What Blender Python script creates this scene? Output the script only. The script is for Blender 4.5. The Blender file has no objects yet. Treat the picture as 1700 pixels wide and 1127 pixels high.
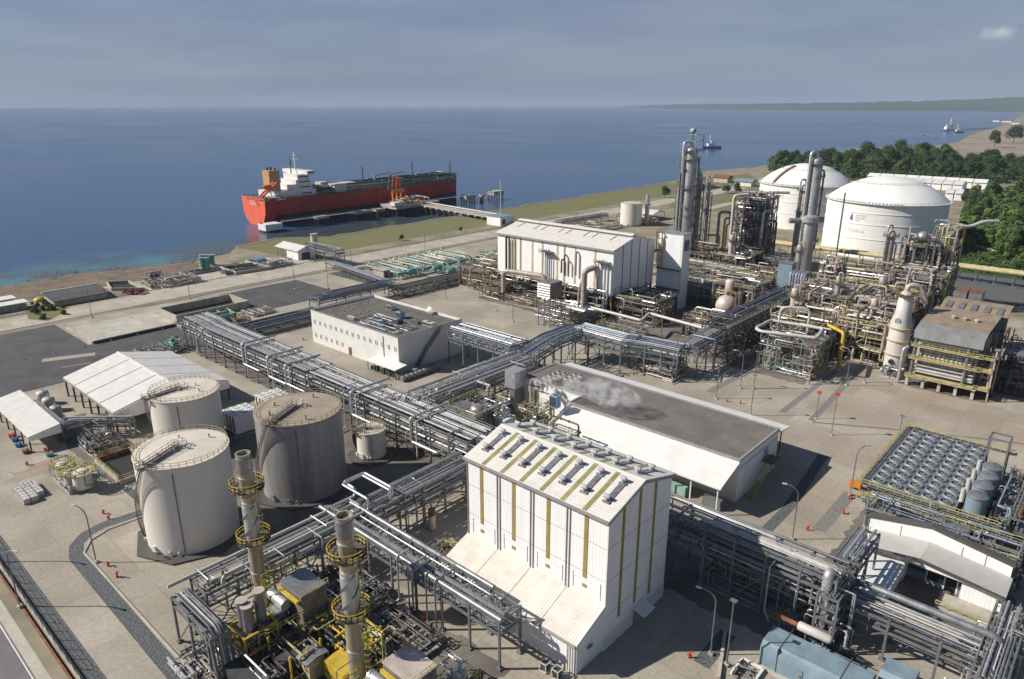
import bpy, math, random
from math import sin, cos, pi, radians, hypot, atan2
from mathutils import Vector, Matrix
SC = bpy.context.scene
COL = SC.collection
# ------------------------------------------------------------ camera, sky, sun, exposure
HC = 80.0; FPX = 1180.0; TH = radians(42.0); PITCH = math.atan((563.5-173)/FPX)
cam = bpy.data.objects.new('camera', bpy.data.cameras.new('camera')); COL.objects.link(cam)
cam.location = (0, 0, HC); cam.rotation_euler = (pi/2-PITCH, 0, TH)
cam.data.sensor_width = 36; cam.data.lens = 36*FPX/1700; cam.data.clip_start = 1; cam.data.clip_end = 60000
SC.camera = cam
SC.cycles.volume_bounces = 3; SC.cycles.max_bounces = 12
SUN_EL = radians(37); SUN_DIR = radians(223)          # the sun stands on this bearing (angle from +X)
W = bpy.data.worlds.new('World'); SC.world = W; W.use_nodes = True
wn = W.node_tree.nodes; wl = W.node_tree.links
sky = wn.new('ShaderNodeTexSky'); sky.sky_type = 'NISHITA'; sky.sun_disc = False
sky.sun_elevation = SUN_EL; sky.sun_rotation = pi/2-SUN_DIR
sky.air_density = 1.0; sky.dust_density = .6; sky.ozone_density = 4.0; sky.altitude = 80
bg = wn['Background']; bg.inputs[1].default_value = 0.06
wtc = wn.new('ShaderNodeTexCoord'); wmp = wn.new('ShaderNodeMapping'); wmp.inputs['Scale'].default_value = (1.2, 1.2, 9)
wno = wn.new('ShaderNodeTexNoise'); wno.inputs['Scale'].default_value = 2.2; wno.inputs['Detail'].default_value = 7; wno.inputs['Roughness'].default_value = .62
wcr = wn.new('ShaderNodeValToRGB'); wcr.color_ramp.elements[0].position = .3; wcr.color_ramp.elements[1].position = .74
wcr.color_ramp.elements[0].color = (.6, .6, .6, 1); wcr.color_ramp.elements[1].color = (.97, .97, .97, 1)
wmx = wn.new('ShaderNodeMixRGB'); wmx.inputs[2].default_value = (3.4, 4.15, 5.75, 1)
wl.new(wtc.outputs['Generated'], wmp.inputs[0]); wl.new(wmp.outputs[0], wno.inputs[0]); wl.new(wno.outputs[0], wcr.inputs[0])
wsx = wn.new('ShaderNodeSeparateXYZ'); wl.new(wtc.outputs['Generated'], wsx.inputs[0]); wel = wn.new('ShaderNodeMapRange'); wel.inputs[1].default_value = .22; wel.inputs[2].default_value = .55; wel.inputs[3].default_value = 1; wel.inputs[4].default_value = 0; wl.new(wsx.outputs[2], wel.inputs[0])
wmu = wn.new('ShaderNodeMath'); wmu.operation = 'MULTIPLY'; wl.new(wcr.outputs[0], wmu.inputs[0]); wl.new(wel.outputs[0], wmu.inputs[1]); wl.new(wmu.outputs[0], wmx.inputs[0]); wl.new(sky.outputs[0], wmx.inputs[1]); 
wmx2 = wn.new('ShaderNodeMixRGB'); wmx2.blend_type = 'MULTIPLY'; wno2 = wn.new('ShaderNodeTexNoise'); wno2.inputs['Scale'].default_value = 3.1; wno2.inputs['Detail'].default_value = 6; wno2.inputs['Roughness'].default_value = .55
wmp2 = wn.new('ShaderNodeMapping'); wmp2.inputs['Scale'].default_value = (1, 1, 7); wmp2.inputs['Location'].default_value = (3.3, 1.2, 0); wl.new(wtc.outputs['Generated'], wmp2.inputs[0]); wl.new(wmp2.outputs[0], wno2.inputs[0])
wc2 = wn.new('ShaderNodeValToRGB'); wc2.color_ramp.elements[0].position = .35; wc2.color_ramp.elements[1].position = .65; wc2.color_ramp.elements[0].color = (.82, .85, .93, 1); wc2.color_ramp.elements[1].color = (1.06, 1.04, 1.0, 1)
wl.new(wno2.outputs[0], wc2.inputs[0]); wmx2.inputs[0].default_value = 1; wl.new(wmx.outputs[0], wmx2.inputs[1]); wl.new(wc2.outputs[0], wmx2.inputs[2])
# one small white cumulus low over the right-hand coast
wvm = wn.new('ShaderNodeVectorMath'); wvm.operation = 'SUBTRACT'; wvm.inputs[1].default_value = (-.1690, .9831, .0745); wnz = wn.new('ShaderNodeTexNoise'); wnz.inputs['Scale'].default_value = 38; wnz.inputs['Detail'].default_value = 6
wl.new(wtc.outputs['Generated'], wvm.inputs[0]); wl.new(wtc.outputs['Generated'], wnz.inputs[0])
wms = wn.new('ShaderNodeMapping'); wms.inputs['Scale'].default_value = (42, 42, 95); wl.new(wvm.outputs[0], wms.inputs[0])
wle = wn.new('ShaderNodeVectorMath'); wle.operation = 'LENGTH'; wl.new(wms.outputs[0], wle.inputs[0])
wad = wn.new('ShaderNodeMath'); wad.operation = 'MULTIPLY_ADD'; wad.inputs[1].default_value = 2.6; wl.new(wnz.outputs[0], wad.inputs[0]); wl.new(wle.outputs['Value'], wad.inputs[2])
wmr = wn.new('ShaderNodeMapRange'); wmr.inputs[1].default_value = 2.25; wmr.inputs[2].default_value = 1.45; wmr.inputs[4].default_value = .75; wl.new(wad.outputs[0], wmr.inputs[0])
wmx3 = wn.new('ShaderNodeMixRGB'); wmx3.inputs[2].default_value = (8.2, 8.6, 9.2, 1); wl.new(wmr.outputs[0], wmx3.inputs[0]); wl.new(wmx2.outputs[0], wmx3.inputs[1])
wl.new(wmx3.outputs[0], bg.inputs[0])
sl = bpy.data.lights.new('sun', 'SUN'); sl.energy = 5.0; sl.angle = radians(.5); sl.color = (1, .94, .85)
so = bpy.data.objects.new('sun', sl); COL.objects.link(so)
so.rotation_euler = Vector((cos(SUN_DIR)*cos(SUN_EL), sin(SUN_DIR)*cos(SUN_EL), sin(SUN_EL))).to_track_quat('Z', 'Y').to_euler()
SC.view_settings.view_transform = 'Standard'; SC.view_settings.look = 'None'; SC.view_settings.exposure = 0.33; SC.view_settings.gamma = 1.0

# a bearing read off the survey photograph -> a point of the site at height z
FW = Vector((-sin(TH)*cos(PITCH), cos(TH)*cos(PITCH), -sin(PITCH)))
RT = Vector((cos(TH), sin(TH), 0)); UPV = Vector((-sin(TH)*sin(PITCH), cos(TH)*sin(PITCH), cos(PITCH)))
def A(u, v, z=0.0):
    d = FW+RT*((u-850)/FPX)+UPV*((563.5-v)/FPX); t = (z-HC)/d.z
    return (d.x*t, d.y*t)
def HT(x, y, v):
    lo, hi = -20, 300
    for _ in range(40):
        m = (lo+hi)/2; q = Vector((x, y, m-HC)); r = 563.5-FPX*q.dot(UPV)/q.dot(FW)
        if r > v: lo = m
        else: hi = m
    return lo

# ------------------------------------------------------------ materials
MATS = {}
def mat(name, col, rough=.6, metal=0., var=.18, scale=.6, streak=0., bump=0., col2=None, spec=.5, mscale=None):
    m = bpy.data.materials.new(name); m.use_nodes = True; n = m.node_tree.nodes; l = m.node_tree.links
    b = n['Principled BSDF']; b.inputs['Roughness'].default_value = rough; b.inputs['Metallic'].default_value = metal
    b.inputs['Specular IOR Level'].default_value = spec
    g = n.new('ShaderNodeNewGeometry'); mp = n.new('ShaderNodeMapping')
    mp.inputs['Scale'].default_value = mscale or (scale, scale, scale*(1-streak*.93))
    no = n.new('ShaderNodeTexNoise'); no.inputs['Scale'].default_value = 1; no.inputs['Detail'].default_value = 7; no.inputs['Roughness'].default_value = .65
    cr = n.new('ShaderNodeValToRGB'); cr.color_ramp.elements[0].position = .3; cr.color_ramp.elements[1].position = .7
    c2 = col2 or tuple(c*(1-var*1.6) for c in col)
    cr.color_ramp.elements[0].color = (*c2, 1); cr.color_ramp.elements[1].color = (*[min(1, c*(1+var*.35)) for c in col], 1)
    l.new(g.outputs['Position'], mp.inputs[0]); l.new(mp.outputs[0], no.inputs[0]); l.new(no.outputs[0], cr.inputs[0]); l.new(cr.outputs[0], b.inputs['Base Color'])
    if bump:
        bp = n.new('ShaderNodeBump'); bp.inputs['Strength'].default_value = bump; bp.inputs['Distance'].default_value = .05
        n2 = n.new('ShaderNodeTexNoise'); n2.inputs['Scale'].default_value = 3; n2.inputs['Detail'].default_value = 4
        l.new(g.outputs['Position'], n2.inputs[0]); l.new(n2.outputs[0], bp.inputs['Height']); l.new(bp.outputs[0], b.inputs['Normal'])
    MATS[name] = m; return m
def ribbed(name, col, period=.35, axis='xy', depth=.35, var=.1, rough=.5, dirt=.3):
    """profiled metal sheet: ribs by a bump wave along the wall, streaky dirt"""
    m = mat(name, col, rough, 0, var, .5, streak=.9); n = m.node_tree.nodes; l = m.node_tree.links
    g = n.new('ShaderNodeNewGeometry'); sp = n.new('ShaderNodeSeparateXYZ'); l.new(g.outputs['Position'], sp.inputs[0])
    if axis == 'xy':
        ad = n.new('ShaderNodeMath'); ad.operation = 'ADD'; l.new(sp.outputs[0], ad.inputs[0]); l.new(sp.outputs[1], ad.inputs[1]); src = ad.outputs[0]
    else: src = sp.outputs['XYZ'.index(axis.upper())]
    mu = n.new('ShaderNodeMath'); mu.operation = 'MULTIPLY'; mu.inputs[1].default_value = 2*pi/period; l.new(src, mu.inputs[0])
    si = n.new('ShaderNodeMath'); si.operation = 'SINE'; l.new(mu.outputs[0], si.inputs[0])
    bp = n.new('ShaderNodeBump'); bp.inputs['Strength'].default_value = depth; bp.inputs['Distance'].default_value = .04
    l.new(si.outputs[0], bp.inputs['Height']); l.new(bp.outputs[0], n['Principled BSDF'].inputs['Normal'])
    return m
def banded(name, col, course=1.9, var=.12, rough=.55, dark=.82, streak=.8, col2=None):
    """welded tank shell: thin darker seams every course, vertical plate joints, streaks"""
    m = mat(name, col, rough, 0, var, .35, streak=streak, col2=col2); n = m.node_tree.nodes; l = m.node_tree.links
    g = n.new('ShaderNodeNewGeometry'); sp = n.new('ShaderNodeSeparateXYZ'); l.new(g.outputs['Position'], sp.inputs[0])
    a = n.new('ShaderNodeMath'); a.operation = 'DIVIDE'; a.inputs[1].default_value = course; l.new(sp.outputs[2], a.inputs[0])
    f = n.new('ShaderNodeMath'); f.operation = 'FRACT'; l.new(a.outputs[0], f.inputs[0])
    c = n.new('ShaderNodeMath'); c.operation = 'LESS_THAN'; c.inputs[1].default_value = .06; l.new(f.outputs[0], c.inputs[0])
    b = n['Principled BSDF']; old = b.inputs['Base Color'].links[0].from_socket
    mx = n.new('ShaderNodeMixRGB'); mx.blend_type = 'MULTIPLY'; mx.inputs[2].default_value = (dark, dark, dark, 1)
    l.new(c.outputs[0], mx.inputs[0]); l.new(old, mx.inputs[1]); l.new(mx.outputs[0], b.inputs['Base Color'])
    return m
def slab(name, col, px=5., py=5., var=.2, line=.55, stain=(.30, .20, .13), stainamt=.35, thr=.58, scale=.05):
    """poured concrete: joints on a grid, big soft stains, fine mottling"""
    m = mat(name, col, .85, 0, var, scale*4); n = m.node_tree.nodes; l = m.node_tree.links
    b = n['Principled BSDF']; old = b.inputs['Base Color'].links[0].from_socket
    g = n.new('ShaderNodeNewGeometry'); sp = n.new('ShaderNodeSeparateXYZ'); l.new(g.outputs['Position'], sp.inputs[0])
    outs = []
    for k, p in ((0, px), (1, py)):
        a = n.new('ShaderNodeMath'); a.operation = 'DIVIDE'; a.inputs[1].default_value = p; l.new(sp.outputs[k], a.inputs[0])
        f = n.new('ShaderNodeMath'); f.operation = 'FRACT'; l.new(a.outputs[0], f.inputs[0])
        c = n.new('ShaderNodeMath'); c.operation = 'LESS_THAN'; c.inputs[1].default_value = .1/p; l.new(f.outputs[0], c.inputs[0]); outs.append(c.outputs[0])
    mxm = n.new('ShaderNodeMath'); mxm.operation = 'MAXIMUM'; l.new(outs[0], mxm.inputs[0]); l.new(outs[1], mxm.inputs[1])
    s1 = n.new('ShaderNodeTexNoise'); s1.inputs['Scale'].default_value = scale; s1.inputs['Detail'].default_value = 9; s1.inputs['Roughness'].default_value = .68
    l.new(g.outputs['Position'], s1.inputs[0])
    r1 = n.new('ShaderNodeValToRGB'); r1.color_ramp.elements[0].position = thr-.12; r1.color_ramp.elements[1].position = thr+.14
    l.new(s1.outputs[0], r1.inputs[0])
    k = n.new('ShaderNodeMath'); k.operation = 'MULTIPLY'; k.inputs[1].default_value = stainamt; l.new(r1.outputs[0], k.inputs[0])
    m1 = n.new('ShaderNodeMixRGB'); m1.inputs[2].default_value = (*stain, 1); l.new(k.outputs[0], m1.inputs[0]); l.new(old, m1.inputs[1])
    # finer mottling
    s2 = n.new('ShaderNodeTexNoise'); s2.inputs['Scale'].default_value = 1.4; s2.inputs['Detail'].default_value = 6; l.new(g.outputs['Position'], s2.inputs[0])
    r2 = n.new('ShaderNodeMapRange'); r2.inputs[1].default_value = .3; r2.inputs[2].default_value = .7; r2.inputs[3].default_value = .86; r2.inputs[4].default_value = 1.1; l.new(s2.outputs[0], r2.inputs[0])
    m2 = n.new('ShaderNodeVectorMath'); m2.operation = 'SCALE'; l.new(m1.outputs[0], m2.inputs[0]); l.new(r2.outputs[0], m2.inputs['Scale'])
    dv = n.new('ShaderNodeVectorMath'); dv.operation = 'DIVIDE'; dv.inputs[1].default_value = (px, py, 1000); l.new(g.outputs['Position'], dv.inputs[0]); fl = n.new('ShaderNodeVectorMath'); fl.operation = 'FLOOR'; l.new(dv.outputs[0], fl.inputs[0])
    wn_ = n.new('ShaderNodeTexWhiteNoise'); l.new(fl.outputs[0], wn_.inputs['Vector']); r3 = n.new('ShaderNodeMapRange'); r3.inputs[3].default_value = .88; r3.inputs[4].default_value = 1.07; l.new(wn_.outputs['Value'], r3.inputs[0])
    m25 = n.new('ShaderNodeVectorMath'); m25.operation = 'SCALE'; l.new(m2.outputs[0], m25.inputs[0]); l.new(r3.outputs[0], m25.inputs['Scale']); m2 = m25
    m3 = n.new('ShaderNodeMixRGB'); m3.blend_type = 'MULTIPLY'; m3.inputs[2].default_value = (line, line, line, 1); l.new(mxm.outputs[0], m3.inputs[0]); l.new(m2.outputs[0], m3.inputs[1])
    l.new(m3.outputs[0], b.inputs['Base Color'])
    return m
slab('concrete', (.42, .38, .31), 7.2, 7.2, stain=(.20, .165, .12), stainamt=.62, thr=.5, line=.72)
slab('concrete_shaded', (.235, .21, .175), 7.2, 7.2, stain=(.07, .06, .05), stainamt=.8, thr=.47, line=.8, scale=.09)  # paving darkened as if shaded beneath plant, random stains on top
slab('concrete_rust', (.36, .29, .215), 9, 9, stain=(.25, .14, .085), stainamt=.7, thr=.48, line=.85)
slab('concrete_road', (.45, .41, .34), 8, 5, stainamt=.3, line=.85)
slab('concrete_dirty', (.415, .38, .315), 9, 9, line=.85, stain=(.27, .19, .13), stainamt=.7, thr=.5, scale=.045)
slab('concrete_pale', (.49, .46, .39), 5, 5, stainamt=.3, line=.8)
mat('asphalt', (.085, .082, .085), .9, 0, .3, .15)
mat('asphalt_road', (.17, .155, .16), .9, 0, .2, .3)
mat('gravel', (.14, .15, .155), .95, 0, .8, 3.2, bump=.6)
mat('gravel_dark', (.085, .087, .09), .95, 0, .6, 3.0, bump=.6)
mat('grass', (.095, .12, .03), .95, 0, .5, .05, col2=(.17, .14, .075))
mat('soil', (.19, .135, .09), .95, 0, .5, .12, col2=(.075, .06, .045), bump=.5)
mat('dirt', (.27, .23, .165), .95, 0, .5, .06, col2=(.13, .12, .07))
mat('gravel_light', (.26, .245, .235), .95, 0, .5, 3.2, bump=.5)
mat('beach', (.16, .13, .10), .95, 0, .6, .2, col2=(.06, .055, .045), bump=.5)
mat('field', (.30, .22, .19), .95, 0, .4, .01, col2=(.15, .15, .09))
mat('white_roof', (.70, .69, .66), .45, 0, .08, .3)
ribbed('white_clad', (.80, .795, .78), .6, 'xy', .2, var=.075)
ribbed('pink_clad', (.66, .60, .53), .5, 'x', .35, var=.14)
ribbed('grey_roof_sheet', (.44, .43, .40), .5, 'y', .3)
ribbed('white_roof_sheet', (.66, .63, .58), .5, 'y', .35, var=.1)
ribbed('roof_x', (.64, .62, .58), .5, 'x', .35, var=.1)
mat('olive', (.32, .25, .07), .6, 0, .2, .4)
mat('olive_roof', (.30, .27, .11), .6, 0, .3, .5)
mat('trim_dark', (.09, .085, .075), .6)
mat('trim_grey', (.30, .29, .28), .6)
mat('roof_gravel', (.14, .13, .115), .95, 0, .35, .5, bump=.3)
mat('roof_gravel_warm', (.155, .14, .12), .95, 0, .4, .25, bump=.3, col2=(.11, .10, .092))
mat('galv', (.22, .23, .24), .5, .35, .25, .5)
mat('steel_dark', (.075, .075, .08), .6, .2, .3, .6)
mat('steel_brown', (.15, .115, .09), .7, .1, .4, .6)
mat('alu', (.60, .60, .60), .42, .6, .2, .8)
mat('alu_dull', (.30, .31, .325), .45, .5, .3, .6)
mat('pipe_white', (.52, .50, .46), .45, 0, .15, .6)
mat('pipe_blue', (.25, .31, .40), .4, .35, .2, .5)
mat('pipe_pink', (.42, .345, .29), .5, .1, .25, .6)
mat('yellow', (.56, .40, .04), .5, 0, .25, .7)
mat('rail_yellow', (.46, .41, .15), .5, 0, .25, .7)
mat('yellow_pale', (.52, .44, .24), .5, 0, .25, .6)
mat('teal', (.13, .36, .31), .5, 0, .3, .6)
mat('green_pale', (.28, .42, .36), .5, 0, .3, .6)
mat('red', (.55, .04, .025), .5, 0, .2, .6)
mat('orange', (.62, .22, .03), .5, 0, .2, .6)
mat('rust', (.26, .11, .05), .85, 0, .5, .8)
mat('blue_paint', (.05, .16, .36), .5, 0, .2, .6)
mat('blue_sky_panel', (.22, .42, .62), .5, 0, .15, .6)
mat('blue_grey', (.20, .28, .33), .5, 0, .18, .5, streak=.6)
mat('black', (.02, .02, .022), .7, 0, .2, 1)
mat('dark_glass', (.03, .035, .04), .15)
banded('tank_beige', (.68, .635, .57), 2.2, .05, dark=.96)
mat('tank_beige_roof', (.64, .58, .495), .6, 0, .12, .25)
banded('tank_grey', (.27, .265, .255), 2.2, .45, streak=.93, dark=.85, col2=(.15, .145, .14))
mat('tank_grey_roof', (.34, .285, .22), .75, 0, .3, .25, col2=(.24, .20, .15))
banded('tank_white', (.78, .77, .74), 5.2, .07, rough=.45, dark=.9)
mat('dome_white', (.78, .77, .74), .45, 0, .07, .1)
mat('vessel_pale', (.64, .59, .55), .45, .1, .15, .4, streak=.7)
mat('vessel_pink', (.54, .455, .40), .45, .1, .2, .4, streak=.7)
mat('vessel_steel', (.46, .44, .42), .4, .5, .25, .5, streak=.8)
mat('module_grey', (.23, .20, .18), .6, .1, .35, .5)
mat('heater_roof', (.30, .235, .165), .7, 0, .25, .3)
mat('heater_clad', (.30, .30, .295), .5, .2, .2, .4, streak=.7)
mat('stack_metal', (.54, .465, .34), .42, .35, .25, .5, streak=.85)
mat('mixed_steel', (.44, .39, .34), .55, .1, .5, 1.1, col2=(.10, .085, .075))
mat('fan_grey', (.27, .29, .315), .5, .2, .2, .5)
mat('cowl', (.47, .48, .51), .5, 0, .15, 1)
mat('trunk', (.12, .09, .06), .9)
mat('hull_red', (.40, .03, .02), .6, 0, .35, .12, streak=.7)
mat('hull_orange', (.78, .13, .06), .5, 0, .1, .2)
mat('hull_black', (.03, .025, .03), .6)
mat('deck_green', (.05, .13, .10), .7, 0, .4, .2)
mat('funnel_tan', (.50, .30, .12), .6)
mat('pale_text', (.48, .48, .50), .6)
mat('logo_blue', (.07, .12, .28), .6)
mat('wall_stained', (.46, .42, .34), .8, 0, .3, .6, streak=.8)
mat('wall_dark', (.07, .075, .08), .85, 0, .3, .3)
mat('pinkflower', (.42, .14, .16), .9, 0, .4, 1)
for nm, c, c2 in (('leaf_dark', (.045, .078, .024), (.018, .036, .014)), ('leaf_mid', (.075, .125, .03), (.03, .06, .018)), ('leaf_yellow', (.13, .165, .04), (.055, .09, .025))):
    m = mat(nm, c, .8, 0, .4, .35, col2=c2); m.node_tree.nodes['Principled BSDF'].inputs['Specular IOR Level'].default_value = .2
# sea
m = bpy.data.materials.new('sea'); m.use_nodes = True; n = m.node_tree.nodes; l = m.node_tree.links
b = n['Principled BSDF']; b.inputs['Roughness'].default_value = .16; b.inputs['IOR'].default_value = 1.33
g = n.new('ShaderNodeNewGeometry')
w1 = n.new('ShaderNodeTexNoise'); w1.inputs['Scale'].default_value = .16; w1.inputs['Detail'].default_value = 8; w1.inputs['Roughness'].default_value = .6
mp = n.new('ShaderNodeMapping'); mp.inputs['Rotation'].default_value = (0, 0, radians(25)); mp.inputs['Scale'].default_value = (1, .45, 1)
l.new(g.outputs['Position'], mp.inputs[0]); l.new(mp.outputs[0], w1.inputs[0])
bp = n.new('ShaderNodeBump'); bp.inputs['Strength'].default_value = .6; bp.inputs['Distance'].default_value = .9
l.new(w1.outputs[0], bp.inputs['Height']); l.new(bp.outputs[0], b.inputs['Normal'])
w2 = n.new('ShaderNodeTexNoise'); w2.inputs['Scale'].default_value = .0016; w2.inputs['Detail'].default_value = 5; w2.inputs['Distortion'].default_value = .6
mp2 = n.new('ShaderNodeMapping'); mp2.inputs['Rotation'].default_value = (0, 0, -TH); mp2.inputs['Scale'].default_value = (1, 2.0, 1)
l.new(g.outputs['Position'], mp2.inputs[0]); l.new(mp2.outputs[0], w2.inputs[0])
c2 = n.new('ShaderNodeValToRGB'); c2.color_ramp.elements[0].position = .35; c2.color_ramp.elements[1].position = .7
c2.color_ramp.elements[0].color = (.008, .048, .135, 1); c2.color_ramp.elements[1].color = (.040, .095, .175, 1)
l.new(w2.outputs[0], c2.inputs[0])
# shallows: pale turquoise and weed-brown over the reef, by distance from the beach
sp = n.new('ShaderNodeSeparateXYZ'); l.new(g.outputs['Position'], sp.inputs[0])
w3 = n.new('ShaderNodeTexNoise'); w3.inputs['Scale'].default_value = .02; w3.inputs['Detail'].default_value = 7; l.new(g.outputs['Position'], w3.inputs[0])
ma = n.new('ShaderNodeMath'); ma.operation = 'MULTIPLY_ADD'; ma.inputs[1].default_value = 95; l.new(w3.outputs[0], ma.inputs[0]); l.new(sp.outputs[0], ma.inputs[2])
mr = n.new('ShaderNodeMapRange'); mr.inputs[1].default_value = -425; mr.inputs[2].default_value = -360; l.new(ma.outputs[0], mr.inputs[0])
my = n.new('ShaderNodeMapRange'); my.inputs[1].default_value = 520; my.inputs[2].default_value = 330; l.new(sp.outputs[1], my.inputs[0])
mm = n.new('ShaderNodeMath'); mm.operation = 'MULTIPLY'; l.new(mr.outputs[0], mm.inputs[0]); l.new(my.outputs[0], mm.inputs[1])
c3 = n.new('ShaderNodeValToRGB'); e = c3.color_ramp; e.elements[0].position = .35; e.elements[0].color = (.06, .20, .23, 1); e.elements[1].position = .55; e.elements[1].color = (.07, .085, .075, 1)
w4 = n.new('ShaderNodeTexNoise'); w4.inputs['Scale'].default_value = .035; w4.inputs['Detail'].default_value = 8; l.new(g.outputs['Position'], w4.inputs[0]); l.new(w4.outputs[0], c3.inputs[0])
mb = n.new('ShaderNodeMapRange'); mb.inputs[1].default_value = 150; mb.inputs[2].default_value = 225; l.new(sp.outputs[1], mb.inputs[0]); mxb = n.new('ShaderNodeMixRGB'); mxb.inputs[2].default_value = (.042, .052, .05, 1); l.new(mb.outputs[0], mxb.inputs[0]); l.new(c3.outputs[0], mxb.inputs[1])
mx = n.new('ShaderNodeMixRGB'); l.new(mm.outputs[0], mx.inputs[0]); l.new(c2.outputs[0], mx.inputs[1]); l.new(mxb.outputs[0], mx.inputs[2]); l.new(mx.outputs[0], b.inputs['Base Color'])
mrr = n.new('ShaderNodeMapRange'); mrr.inputs[1].default_value = .35; mrr.inputs[2].default_value = .7; mrr.inputs[3].default_value = .15; mrr.inputs[4].default_value = .27; l.new(w2.outputs[0], mrr.inputs[0]); l.new(mrr.outputs[0], b.inputs['Roughness'])
MATS['sea'] = m

# ------------------------------------------------------------ mesh collector
class M:
    def __init__(s): s.v = []; s.f = []
    def add(s, vs, fs):
        o = len(s.v); s.v += [tuple(p) for p in vs]; s.f += [tuple(i+o for i in f) for f in fs]; return s
    def box(s, x0, x1, y0, y1, z0, z1):
        return s.add([(x0,y0,z0),(x1,y0,z0),(x1,y1,z0),(x0,y1,z0),(x0,y0,z1),(x1,y0,z1),(x1,y1,z1),(x0,y1,z1)],
                     [(3,2,1,0),(4,5,6,7),(0,1,5,4),(1,2,6,5),(2,3,7,6),(3,0,4,7)])
    def beam(s, p, q, w=.3, h=None):
        p = Vector(p); q = Vector(q); d = (q-p)
        if d.length < 1e-6: return s
        d.normalize(); h = h or w
        up = Vector((0, 0, 1)) if abs(d.z) < .95 else Vector((0, 1, 0))
        a = d.cross(up).normalized()*w/2; c = a.cross(d).normalized()*h/2
        vs = [p-a-c, p+a-c, p+a+c, p-a+c, q-a-c, q+a-c, q+a+c, q-a+c]
        return s.add(vs, [(0,1,2,3),(7,6,5,4),(0,4,5,1),(1,5,6,2),(2,6,7,3),(3,7,4,0)])
    def lathe(s, x, y, prof, n=24, z0=0, ax='z', a0=0):
        vs = []; fs = []
        for r, z in prof:
            for k in range(n):
                t = 2*pi*k/n+a0
                if ax == 'z': vs.append((x+r*cos(t), y+r*sin(t), z0+z))
                elif ax == 'x': vs.append((x+z, y+r*cos(t), z0+r*sin(t)))
                else: vs.append((x+r*sin(t), y+z, z0+r*cos(t)))
        for i in range(len(prof)-1):
            for k in range(n):
                k2 = (k+1) % n; fs.append((i*n+k, i*n+k2, (i+1)*n+k2, (i+1)*n+k))
        fs.append(tuple(range(n))[::-1]); fs.append(tuple((len(prof)-1)*n+k for k in range(n)))
        return s.add(vs, fs)
    def cyl(s, x, y, z0, z1, r, n=16, r2=None): return s.lathe(x, y, [(r, z0), (r2 if r2 is not None else r, z1)], n)
    def sphere(s, x, y, z, r, n=14, sz=1.):
        return s.lathe(x, y, [(max(.01, r*sin(pi*i/8)), -r*sz*cos(pi*i/8)) for i in range(9)], n, z)
    def tube(s, pts, r, n=7, bend=None, cap=True):
        pts = [Vector(p) for p in pts]; bend = bend or r*2.6; P = [pts[0]]
        for i in range(1, len(pts)-1):
            a = pts[i-1]-pts[i]; c = pts[i+1]-pts[i]
            la = a.length; lc = c.length
            if la < 1e-4 or lc < 1e-4: continue
            a.normalize(); c.normalize(); ca = max(-1, min(1, a.dot(c)))
            if ca < -.999: continue
            k = min(bend, la*.48, lc*.48); p0 = pts[i]+a*k; p2 = pts[i]+c*k
            for t in (0, .33, .67, 1): P.append(p0*(1-t)**2+pts[i]*2*t*(1-t)+p2*t*t)
        P.append(pts[-1])
        Q = [P[0]]
        for p in P[1:]:
            if (p-Q[-1]).length > 1e-4: Q.append(p)
        P = Q
        if len(P) < 2: return s
        d0 = (P[1]-P[0]).normalized(); ref = Vector((0, 0, 1)) if abs(d0.z) < .9 else Vector((1, 0, 0))
        u = d0.cross(ref).normalized(); vs = []
        for i, p in enumerate(P):
            if i == 0: t = d0
            elif i == len(P)-1: t = (P[i]-P[i-1]).normalized()
            else: t = ((P[i]-P[i-1]).normalized()+(P[i+1]-P[i]).normalized()).normalized()
            u = (u-t*u.dot(t)).normalized(); w = t.cross(u)
            for k in range(n):
                an = 2*pi*k/n; vs.append(p+(u*cos(an)+w*sin(an))*r)
        fs = [(i*n+k, i*n+(k+1) % n, (i+1)*n+(k+1) % n, (i+1)*n+k) for i in range(len(P)-1) for k in range(n)]
        if cap: fs += [tuple(range(n))[::-1], tuple((len(P)-1)*n+k for k in range(n))]
        return s.add(vs, fs)
    def prism(s, poly, z0, z1):
        n = len(poly); vs = [(x, y, z0) for x, y in poly]+[(x, y, z1) for x, y in poly]
        return s.add(vs, [tuple(range(n))[::-1], tuple(range(n, 2*n))]+[(k, (k+1) % n, n+(k+1) % n, n+k) for k in range(n)])
    def profile(s, pts, axis, a0, a1):
        """closed (t,z) outline swept along axis: 'x' -> t is y, 'y' -> t is x"""
        n = len(pts)
        f = (lambda a, t, z: (a, t, z)) if axis == 'x' else (lambda a, t, z: (t, a, z))
        vs = [f(a0, t, z) for t, z in pts]+[f(a1, t, z) for t, z in pts]
        return s.add(vs, [tuple(range(n)), tuple(range(n, 2*n))[::-1]]+[(k, n+k, n+(k+1) % n, (k+1) % n) for k in range(n)])
    def rail(s, pts, h=1.1, step=2., r=.045, closed=False):
        pts = [Vector(p) for p in pts]
        if closed: pts = pts+[pts[0]]
        for a, c in zip(pts, pts[1:]):
            for k in (h, h*.5): s.beam(a+Vector((0,0,k)), c+Vector((0,0,k)), r*2)
            L = (c-a).length; m = max(1, int(L/step))
            for i in range(m+1): p = a.lerp(c, i/m); s.beam(p, p+Vector((0,0,h)), r*1.8)
        return s
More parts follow.
